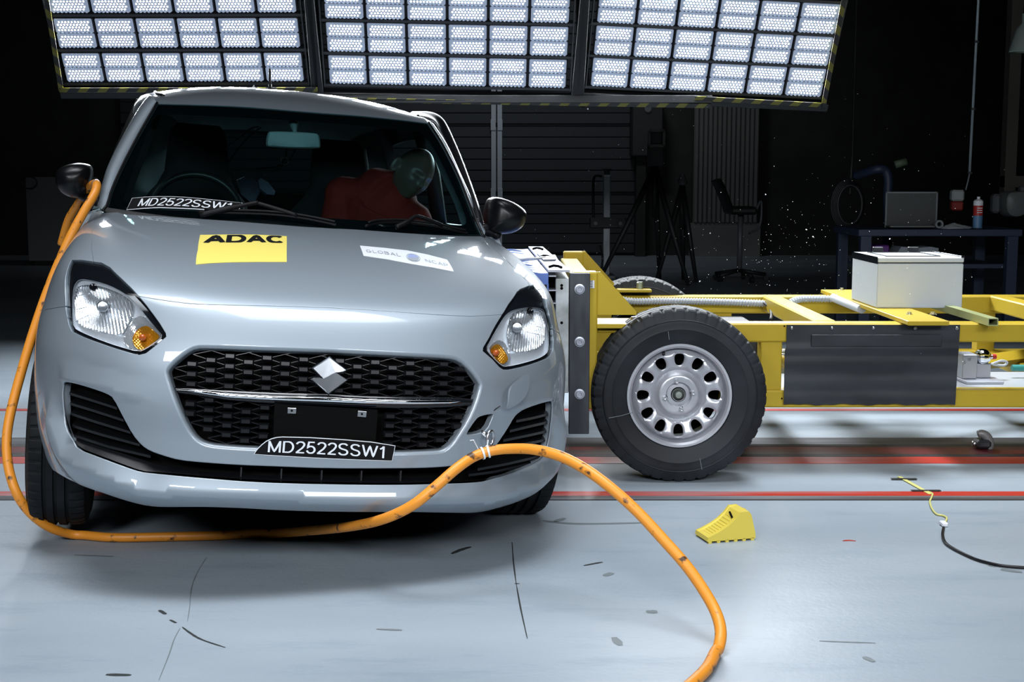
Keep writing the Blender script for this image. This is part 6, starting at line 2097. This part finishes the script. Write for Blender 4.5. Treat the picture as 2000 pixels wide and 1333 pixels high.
def head_shape():
    nu, nv = 72, 56
    V, Fq = [], []
    for j in range(nv + 1):
        ph = PI * j / nv
        for i in range(nu):
            th = 2 * PI * i / nu
            x, y, z = math.sin(ph) * math.sin(th), math.sin(ph) * math.cos(th), math.cos(ph)   # x right, y forward, z up
            X, Y, Z = x * .076, y * .096, z * .118
            if z < 0:
                k = -z; X *= 1 - .30 * k ** 1.6; Y = Y * (1 - .12 * k) + .016 * k * max(y, 0)
                if y < 0: Y *= 1 - .35 * k
            if y > 0:
                g = lambda cx, cz, sx, sz: math.exp(-((X - cx) / sx) ** 2 - ((Z - cz) / sz) ** 2)
                Y += .024 * g(0, -.030, .012, .016) + .012 * g(0, -.006, .009, .022)          # nose
                Y += .006 * g(0, .022, .05, .010) - .012 * (g(-.031, .004, .017, .012) + g(.031, .004, .017, .012))  # brow, sockets
                Y += .005 * (g(-.031, .002, .009, .006) + g(.031, .002, .009, .006))
                Y += .007 * g(0, -.062, .022, .005) + .007 * g(0, -.073, .018, .005) - .005 * g(0, -.0675, .024, .0022)  # lips
                Y += .010 * g(0, -.098, .020, .014) + .004 * (g(-.045, -.025, .02, .02) + g(.045, -.025, .02, .02))  # chin, cheeks
            V.append(hc + rgt * X + fwd * Y + upv * Z)
    for j in range(nv):
        for i in range(nu):
            k = (i + 1) % nu
            Fq.append((j * nu + i, j * nu + k, (j + 1) * nu + k, (j + 1) * nu + i))
    return V, Fq


def ear(s):
    m = MB(); c = hc + rgt * s * .076 - fwd * .006 + upv * (-.006)
    ring = [tuple(c + fwd * (-.012 * math.cos(a) - .010) + rgt * s * (.010 + .008 * math.cos(a)) + upv * (.030 * math.sin(a))) for a in np.linspace(0, 2 * PI, 19)[:-1]]
    m.tube(ring, .0065, 8, False, True)
    m2 = MB(); m2.lathe([(.0001, -.006), (.022, -.006), (.022, .006), (.0001, .006)], tuple(c - fwd * .008 + rgt * s * .006), tuple(rgt * s + fwd * .3), 14)
    return [(m.v, m.f), (m2.v, m2.f)]


hip, chest, neckb = np.array([.33, 2.05, .50]), loc(745, 412, 2.05), loc(772, 392, 2.0)
sh_r_, sh_l_ = loc(672, 382, 2.06), loc(806, 432, 1.98)
parts = [head_shape(), limb([neckb - upv * .03, hc - upv * .06 - fwd * .02], [.052, .050])] + ear(1) + ear(-1)
parts += [limb([hip, hip + (chest - hip) * .4, chest, neckb], [.145, .14, .135, .055], 18), limb([sh_r_, (sh_r_ + sh_l_) / 2, sh_l_], [.050, .060, .050])]
el_r, el_l = sh_r_ + (-.06, -.10, -.27), sh_l_ + (.0, -.12, -.26)
ha_r, ha_l = np.array([.20, 1.72, .72]), np.array([.50, 1.72, .70])
parts += [limb([sh_r_, el_r], [.056, .045]), limb([el_r, ha_r], [.044, .032]), limb([sh_l_, el_l], [.056, .045]), limb([el_l, ha_l], [.044, .032])]
for ha in (ha_r, ha_l):
    parts.append(limb([ha + (0, .02, 0), ha + (0, -.075, -.01)], [.032, .036]))
    for k in range(4):
        b = ha + np.array([-.026 + .0175 * k, -.075, -.008]); L_ = (.062, .074, .070, .054)[k]
        parts.append(limb([b, b + (0, -L_ * .55, -.008), b + (0, -L_ * .85, -.035)], [.0095, .009, .008], 8))
    parts.append(limb([ha + (-.025, -.02, 0), ha + (-.055, -.05, -.006), ha + (-.062, -.082, -.018)], [.012, .011, .009], 8))
for s in (-1, 1):
    kn = np.array([.33 + .13 * s, 1.62, .62]); ft = np.array([.33 + .12 * s, 1.28, .33])
    parts += [limb([hip + (.09 * s, 0, -.02), kn], [.10, .065]), limb([kn, ft], [.062, .042]), limb([ft + (0, .03, -.02), ft + (0, -.17, -.01)], [.042, .032])]
SKIN = dirt(mat('dummy_skin', (.11, .092, .072), .4), (.10, .084, .066), (.12, .10, .078), 8, 4, .4, .7)
me = fuse(parts, .0052); me.materials.append(SKIN); me.name = 'body'
bd = bpy.data.objects.new('body', me); COL.objects.link(bd); bd.parent = DUM
SHIRT = dirt(mat('red_shirt', (.24, .013, .006), .85), (.20, .011, .005), (.27, .015, .007), 5, 5, .35, .7, bump=.3, bscale=30)
sp_ = [limb([hip + (0, 0, .02), hip + (chest - hip) * .4, chest, chest + (neckb - chest) * .55], [.172, .168, .186, .125], 20), limb([sh_r_, (sh_r_ + sh_l_) / 2, sh_l_], [.084, .112, .084]), limb([sh_r_, sh_r_ + (el_r - sh_r_) * .72], [.080, .070]), limb([sh_l_, sh_l_ + (el_l - sh_l_) * .72], [.080, .070])]
me = fuse(sp_, .008); me.materials.append(SHIRT); me.name = 'shirt'
st_ = bpy.data.objects.new('shirt', me); COL.objects.link(st_); st_.parent = DUM; st_['label'] = 'red shirt'
m = MB(); n_ = neckb - upv * .015
m.tube([tuple(n_ + (rgt * math.cos(a) + fwd * math.sin(a)) * .062) for a in np.linspace(0, 2 * PI, 25)[:-1]], .011, 8, False, True); m.build('collar', SHIRT, DUM, True)
m = MB(); q = loc(690, 393, 1.97); m.lathe([(.0001, -.012), (.006, -.010), (.007, 0)], tuple(q), (0, 1, 0), 12); m.build('shirt_marker', mat('marker_white', (.6, .7, .72), .4), st_, True)

# ------------------------------------------------------------------ dim things at the back of the hall
DK = mat('dark_equipment', (.022, .024, .026), .55)
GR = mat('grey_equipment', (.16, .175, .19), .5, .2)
BENCHB = mat('bench_blue', (.018, .030, .065), .5)


def E(name, loc_, label, cat, group=None):
    e = empty(name, tuple(loc_)); tag(e, label, cat, group); return e


def rp(e, P): return [tuple(np.asarray(p, float) - np.array(e.location)) for p in P]


def P2(px, py, Y): return np.array(at(px, py, Y))


# workbench and what stands on it
YB = 9.6
zt = P2(1800, 446, YB)[2]; xa, xb = P2(1672, 446, YB)[0], P2(1990, 446, YB)[0]
wb = E('workbench', ((xa + xb) / 2, YB + .3, 0), 'blue steel workbench standing in the dark behind the trolley', 'workbench')
m = MB(); m.box((0, 0, zt - .03), (xb - xa, .75, .05), None, .004); m.build('bench_top', BENCHB, wb)
for sx in (-1, 1):
    for sy in (-1, 1):
        m = MB(); m.box((sx * ((xb - xa) / 2 - .06), sy * .33, (zt - .05) / 2), (.075, .06, zt - .055)); m.build('leg', BENCHB, wb)
m = MB(); m.box((0, 0, .52), (xb - xa - .2, .6, .03)); m.build('shelf', BENCHB, wb)
def onb(px, y=YB + .05): return P2(px, 440, y)[0]
# dark screen panel leaning on the bench
sc = E('display_panel', (onb(1783), YB + .12, zt), 'dark flat panel with thin frame standing on the workbench', 'panel')
pw, ph = (1832 - 1734) / FPX * (YB + .1), (437 - 369) / FPX * (YB + .1)
m = MB(); m.box((0, 0, ph / 2 + .005), (pw, .03, ph), None, .005); m.build('panel_body', mat('panel_grey', (.055, .06, .062), .4), sc)
m = MB(); 
for a in ((0, ph, pw, .012), (0, .006, pw, .012)): m.box((0, -.016, a[1]), (pw, .008, .012))
for s in (-1, 1): m.box((s * pw / 2, -.016, ph / 2), (.012, .008, ph))
m.build('panel_frame', GR, sc)
m = MB(); m.box((-.02, -.06, .012), (pw * .9, .16, .014), None, .004); m.build('panel_foot', GR, sc)
cn = E('spray_can', (onb(1909, YB), YB, zt), 'white, red and blue spray can standing on the workbench', 'can')
r, hz = 9.2 / FPX * YB, (447 - 386) / FPX * YB
for nm, z0, z1, mt in (('blue_band', .0, .40, mat('can_blue', (.10, .22, .38), .35)), ('red_band', .40, .72, mat('can_red', (.42, .03, .025), .35)), ('white_band', .72, .86, WHITEP)):
    m = MB(); m.lathe([(.0001, z0 * hz), (r, z0 * hz), (r, z1 * hz), (.0001, z1 * hz)], (0, 0, 0), (0, 0, 1), 20); m.build(nm, mt, cn, True, 40)
m = MB(); m.lathe([(r, .86 * hz), (r * .8, .90 * hz), (r * .35, .92 * hz), (r * .35, 1.0 * hz), (.0001, 1.0 * hz)], (0, 0, 0), (0, 0, 1), 16); m.build('nozzle', WHITEP, cn, True, 40)
m = MB()
for k in range(3): m.box((0, -r - .0005, hz * (.50 + .07 * k)), (r * 1.1, .001, hz * .025))
m.build('can_lettering', WHITEP, cn)
ds = E('tape_roll', (onb(1826), YB - .04, zt), 'small grey tape roll lying at the workbench edge', 'roll')
m = MB(); m.lathe([(.016, -.012), (.030, -.012), (.030, .012), (.016, .012)], (0, 0, .030), (0, 1, 0), 20, closed=True); m.build('roll_body', GR, ds, True, 40)
rg = E('rag', (onb(1858), YB, zt), 'pale crumpled rag lying on the workbench beside the spray can', 'rag')
m = MB(); rr = []
for j in range(7):
    rr.append([(.13 * math.cos(a) * (1 - j / 6.3) * (1 + .2 * math.sin(3 * a + j)), .06 * math.sin(a) * (1 - j / 6.3), .006 * j + .004 * math.sin(4 * a + j)) for a in np.linspace(0, 2 * PI, 21)[:-1]])
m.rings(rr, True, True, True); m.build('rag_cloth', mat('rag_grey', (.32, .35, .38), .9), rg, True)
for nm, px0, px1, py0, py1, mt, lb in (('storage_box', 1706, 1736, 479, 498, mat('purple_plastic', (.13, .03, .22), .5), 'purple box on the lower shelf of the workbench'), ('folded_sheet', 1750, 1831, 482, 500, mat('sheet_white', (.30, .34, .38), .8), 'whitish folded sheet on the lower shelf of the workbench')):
    a, b = P2(px0, py1, YB + .25), P2(px1, py0, YB + .25)
    o = E(nm, ((a[0] + b[0]) / 2, YB + .35, .535), lb, nm.replace('_', ' '))
    m = MB()
    hgt = max(b[2] - .535, .1)
    if nm == 'storage_box': m.box((0, 0, hgt / 2), (b[0] - a[0], .25, hgt), None, .01); m.build('box_shell', mt, o); m = MB(); m.box((-.03, -.127, hgt * .8), (.05, .006, hgt * .3)); m.build('box_tab', mat('tab_blue', (.05, .06, .3), .5), o)
    else:
        m.prism([(-.15, 0), (.15, 0), (.155, hgt * .9), (.10, hgt), (-.02, hgt * .92), (-.12, hgt), (-.15, hgt * .6)], -.12, .12, lambda x, y, d: (x, d, y)); m.build('sheet_body', mt, o)
# things lying left of the bench end
o = E('coiled_cable', (P2(1620, 430, 11)[0], 11.0, 0), 'dark bundle of coiled cable hanging by the workbench end', 'cable')
m = MB()
c = P2(1660, 400, 11.0)
for k in range(5): m.tube([tuple(np.array([c[0] + (.10 + .008 * k) * math.cos(a), 11.0 + .02 * k, c[2] + (.16 + .01 * k) * math.sin(a)]) - np.array(o.location)) for a in np.linspace(0, 2 * PI, 25)[:-1]], .012, 6, False, True)
m.tube(rp(o, [P2(1660, 380, 11.05), P2(1665, 300, 11.2), P2(1665, 300, 11.2) + (0, .05, 3.2)]), .01, 6)
m.build('coil', DK, o, True)
# blue suction arm over the bench
sa = E('suction_arm', P2(1735, 440, 10.4), 'blue bent pipe arm reaching left above the workbench', 'arm')
m = MB(); m.tube(bezier(rp(sa, [P2(1733, 440, 10.4), P2(1733, 390, 10.4), P2(1735, 350, 10.4), P2(1728, 333, 10.4), P2(1712, 331, 10.4), P2(1690, 338, 10.5), P2(1672, 343, 10.6)]), 5), .035, 12); m.build('arm_pipe', BENCHB, sa, True)
m = MB(); m.tube(rp(sa, [P2(1748, 322, 10.4), P2(1770, 316, 10.4)]), .03, 10); m.build('arm_handle', mat('arm_green', (.10, .14, .09), .5), sa, True)
m = MB(); m.tube(rp(sa, [P2(1733, 440, 10.4), (P2(1733, 440, 10.4)[0], 10.4, 0.0)]), .035, 12); m.build('arm_post', BENCHB, sa, True)
# power drop: rod, socket box, red plug
pd = E('power_drop', P2(1886, 375, 9.9), 'pale vertical conduit rod hanging with a socket box at its lower end', 'conduit')
a = P2(1911, 0, 9.9); b = P2(1893.5, 340, 9.9); top = b + (a - b) / (a[2] - b[2]) * (6.95 - b[2])
m = MB(); m.tube(rp(pd, [top, b]), .010, 10); m.build('rod', mat('rod_grey', (.36, .43, .46), .4, .3), pd, True)
for py in (81, 212, 338):
    q = b + (a - b) * (340 - py) / 340; m = MB(); m.box(tuple(q - np.array(pd.location)), (.03, .03, .012)); m.build('rod_clip', DK, pd)
m = MB(); m.tube(bezier(rp(pd, [b, P2(1890, 356, 9.9), P2(1886, 372, 9.9)]), 5), .006, 8); m.build('drop_lead', GR, pd, True)
m = MB(); x0, x1 = P2(1872, 0, 9.9)[0], P2(1897, 0, 9.9)[0]; z0, z1 = P2(0, 393, 9.9)[2], P2(0, 371, 9.9)[2]
m.box(tuple(np.array([(x0 + x1) / 2, 9.9, (z0 + z1) / 2]) - np.array(pd.location)), (x1 - x0, .07, z1 - z0), None, .012); m.build('socket_box', mat('socket_white', (.30, .33, .34), .5), pd)
z2 = P2(0, 412, 9.9)[2]; m = MB(); m.box(tuple(np.array([(x0 + x1) / 2, 9.9, (z0 + z2) / 2]) - np.array(pd.location)), ((x1 - x0) * .95, .06, z0 - z2 - .004), None, .01); m.build('red_socket', mat('socket_red', (.22, .02, .015), .5), pd)
# wall towel holder and pendant lamp near the right edge
wd_ = E('towel_dispenser', P2(1978, 398, 11.7), 'grey rounded dispenser below the brown window frame at the right edge', 'dispenser')
m = MB(); rr = []
pr_ = [(-.09, .10), (.02, .11), (.10, .11), (.13, .06), (.13, -.03), (.08, -.11), (-.03, -.12), (-.09, -.06)]
for y, s in ((.12, 1), (-.04, 1), (-.08, .93), (-.095, .7)): rr.append([(x * s, y, z * s) for x, z in rounded(pr_, 2)])
m.rings(rr, True, True, True); m.build('dispenser_shell', mat('dispenser_grey', (.20, .22, .22), .4), wd_, True, 45)
m = MB(); m.box((-.13, .06, .0), (.07, .10, .17), None, .02); m.build('dispenser_side', GR, wd_)
m = MB(); m.box((.08, .0, .125), (.06, .08, .05), None, .01); m.build('dispenser_cap', GR, wd_)
lp = E('pendant_lamp', P2(1995, 75, 9.0), 'pale green lamp shade hanging at the upper right edge', 'lamp')
m = MB(); m.lathe([(.10, -.09), (.105, -.085), (.065, .06), (.03, .10), (.03, .16)], (.03, 0, 0), (0, 0, 1), 28); m.build('lamp_shade', mat('shade_green', (.22, .27, .25), .5), lp, True, 50)
m = MB(); m.tube([(.03, 0, .15), (.03, 0, 6.95 - lp.location.z)], .006, 6); m.build('lamp_cord', DK, lp, True)
# office chair
YC = 15.0
ch = E('office_chair', (P2(1432, 450, YC)[0], YC, 0), 'dark office chair seen from the side in front of the ribbed partition', 'chair')
fz_ = P2(0, 410, YC)[2]
zz = lambda py: P2(0, py, YC)[2]
xx = lambda px: P2(px, 0, YC)[0] - ch.location.x
m = MB(); rr = []
for px, py in ((1405, 352), (1411, 362), (1418, 378), (1424, 392), (1428, 402), (1431, 412)):
    rr.append([(xx(px) + .045 * math.cos(a), .24 * math.sin(a), zz(py) + .02 * math.cos(a)) for a in np.linspace(0, 2 * PI, 17)[:-1]])
m.rings(rr, True, True, True); m.build('backrest', DK, ch, True, 60)
m = MB(); m.box(((xx(1428) + xx(1482)) / 2, 0, zz(411)), (xx(1482) - xx(1428), .5, .09), None, .03); m.build('seat', DK, ch)
zb2 = .08
m = MB(); m.tube([((xx(1428) + xx(1482)) / 2, 0, zz(414)), ((xx(1428) + xx(1482)) / 2, 0, zb2)], .03, 10); m.build('gas_column', GR, ch, True)
for k in range(5):
    a = 2 * PI * k / 5; m = MB(); m.tube([((xx(1428) + xx(1482)) / 2, 0, .12), ((xx(1428) + xx(1482)) / 2 + .30 * math.cos(a), .30 * math.sin(a), .07)], .022, 8); l_ = m.build('base_leg', DK, ch, True)
    m = MB(); m.lathe([(.0001, -.02), (.03, -.02), (.03, .02), (.0001, .02)], ((xx(1428) + xx(1482)) / 2 + .30 * math.cos(a), .30 * math.sin(a), .03), (math.sin(a), -math.cos(a), 0), 14); m.build('castor', DK, l_, True, 40)
m = MB(); m.tube(bezier([(xx(1480), -.22, zz(408)), (xx(1488), -.24, zz(392)), (xx(1486), -.24, zz(440)), (xx(1470), -.1, zz(455))], 5), .014, 8); m.build('armrest', GR, ch, True)
# measuring mast with clamp bar
YM = 15.5
ms = E('measuring_mast', (P2(1184, 500, YM)[0], YM, 0), 'slim grey mast with a dark cross clamp standing before the sectional door', 'mast')
X = lambda px: P2(px, 0, YM)[0] - ms.location.x
Z = lambda py: P2(0, py, YM)[2]
w = X(1191) - X(1177)
m = MB(); m.box((0, 0, (Z(343) + .03) / 2), (w, .09, Z(343) - .03), None, .006)
for s in (-1, 1): m.box((s * w * .30, -.046, (Z(343) + .03) / 2), (w * .10, .006, Z(343) - .05))
m.build('mast_profile', mat('mast_grey', (.26, .29, .32), .4, .4), ms)
m = MB(); m.box((0, 0, Z(335)), (w * .8, .06, Z(332) - Z(343)), None, .004); m.box((0, 0, Z(332)), (w * 1.3, .07, .02)); m.build('mast_cap', DK, ms)
m = MB(); m.box((X(1190), -.07, Z(435)), (X(1226) - X(1154), .07, Z(425) - Z(446)), None, .01); m.build('cross_clamp', DK, ms)
for px in (1165, 1214):
    m = MB(); m.lathe([(.0001, -.03), (.022, -.03), (.024, 0), (.0001, 0)], (X(px), -.105, Z(436)), (0, 1, 0), 14); m.build('clamp_knob', GR, ms, True, 40)
m = MB(); m.tube(bezier([(X(1178), -.02, Z(345)), (X(1163), -.03, Z(346)), (X(1161), -.04, Z(380)), (X(1162), -.05, Z(428))], 6), .016, 8); m.build('mast_lead', DK, ms, True)
m = MB(); m.box((0, 0, .02), (w * 2.2, .5, .035), None, .004); m.build('foot_plate', GR, ms)
m = MB(); m.tube(bezier([(X(1176), 0, Z(480)), (X(1180), -.1, Z(505)), (X(1174), -.15, .03)], 5), .012, 6); m.build('foot_lead', DK, ms, True)
# tripods
def tripod(px, pyt, Y, spread, label, head):
    t = E('tripod', (P2(px, 400, Y)[0], Y, 0), label, 'tripod')
    top = P2(px, pyt, Y)[2]
    m = MB(); m.tube([(0, 0, top), (0, 0, top * .55)], .03, 8); m.build('centre_column', DK, t, True)
    for k, (a, b) in enumerate(((-1, -.25), (.55, -.5), (.2, .8))):
        m = MB(); m.tube([(0, 0, top * .97), (a * spread * .5, b * spread * .5, top * .48), (a * spread, b * spread, .015)], [.035, .03, .02], 8); m.build('leg', DK, t, True)
    head(t, top); return t
def lamp_head(t, top):
    Y = t.location.y; s = 14.5 / FPX * Y
    c = (0, -.05, P2(0, 271, Y)[2])
    m = MB(); m.box(c, (s * 2, .16, s * 2.1), None, .03); m.build('lamp_body', DK, t)
    m = MB()
    for a in range(4): 
        dx, dz = ((1, 0), (-1, 0), (0, 1), (0, -1))[a]
        m.box((c[0] + dx * s * .95, -.14, c[2] + dz * s * .98), (.03 if dx else s * 1.9, .03, .03 if dz else s * 1.9))
    m.build('lamp_rim', mat('rim_grey', (.11, .115, .11), .5), t)
    m = MB(); m.box((0, 0, (c[2] - s + top) / 2), (.16, .10, c[2] - s - top + .05)); m.build('pan_head', DK, t)
tripod(1278, 320, 14.5, .62, 'dark tripod carrying a square lamp head in front of the back wall', lamp_head)
def cone_head(t, top):
    m = MB(); m.lathe([(.05, 0), (.06, .03), (.03, .10), (.02, .13), (.0001, .14)], (0, 0, top - .01), (0, 0, 1), 14); m.build('instrument', GR, t, True, 40)
tripod(1332, 360, 14.8, .28, 'short dark tripod with a small pale instrument between lamp tripod and partition', cone_head)
# camera housing and control cabinet on the wall above
cb_ = E('wall_cabinet', P2(1264, 235, 19.6), 'dark electrical cabinet on the back wall above the lamp tripod', 'cabinet')
m = MB(); m.box((0, .1, -.1), (.46, .35, .85), None, .02); m.build('cabinet_body', DK, cb_)
m = MB(); m.lathe([(.0001, -.03), (.05, -.03), (.05, 0)], (0, -.075, .16), (0, 1, 0), 14); m.build('rotary_switch', GR, cb_, True, 40)
# pale board at the far left
lb_ = E('equipment_cabinet', (P2(75, 512, 17.6)[0], 17.9, 0), 'pale grey low cabinet in the dark behind the left door mirror', 'cabinet')
x0, x1 = P2(33, 0, 17.6)[0] - lb_.location.x, P2(150, 0, 17.6)[0] - lb_.location.x; hz = P2(0, 346, 17.6)[2]
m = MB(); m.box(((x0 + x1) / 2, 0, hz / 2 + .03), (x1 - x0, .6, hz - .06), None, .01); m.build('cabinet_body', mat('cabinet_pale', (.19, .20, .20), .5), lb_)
m = MB(); m.box(((x0 + x1) / 2, .02, .03), (x1 - x0 - .1, .5, .06)); m.build('plinth', DK, lb_)
m = MB(); c = P2(53, 357, 17.5); m.tube([tuple(np.array([c[0] + .10 * math.cos(a), 17.58, c[2] + .08 * math.sin(a)]) - np.array(lb_.location)) for a in np.linspace(0, 2 * PI, 25)[:-1]], .010, 6, False, True); m.build('cable_ring', DK, lb_, True)

# ------------------------------------------------------------------ dust of broken glass hanging in the air behind the trolley
random.seed(21)
m = MB()
def fleck(px, py, Y, r):
    c = P2(px, py, Y)
    if c[2] < .05: return
    ax = Vector((random.uniform(-1, 1), random.uniform(-1, 1), random.uniform(-1, 1))).normalized(); R_ = ax.to_track_quat('Z', 'Y').to_matrix()
    v = [(0, 0, r * 1.3), (r, 0, 0), (-r * .5, r * .8, 0), (-r * .5, -r * .8, 0), (0, 0, -r * 1.1)]
    m.add([tuple(Vector(tuple(c)) + R_ @ Vector(p)) for p in v], [(0, 1, 2), (0, 2, 3), (0, 3, 1), (4, 2, 1), (4, 3, 2), (4, 1, 3)])
for _ in range(330):
    px = 1560 + random.gauss(0, 190); py = 520 + random.gauss(0, 75)
    if px < 1000 or px > 2060: continue
    fleck(px, py, random.uniform(5.2, 7.6), random.choice((.0009, .0011, .0013, .0018, .0024)))
for _ in range(170):
    fleck(random.uniform(960, 2000), random.uniform(180, 800), random.uniform(4.9, 7.4), random.choice((.0007, .0009, .0012)))
for px, py in ((1387, 456), (1588, 463), (1495, 180 + 200), (1148, 213), (1575, 449), (1738, 467), (1345, 457), (1800, 560), (1367, 550)): fleck(px, py, 5.8, .0042)
tag(m.build('glass_dust', mat('glass_fleck', (.85, .9, .95), .3)), 'fine white glass dust flying above the trolley', 'debris', None, 'stuff')
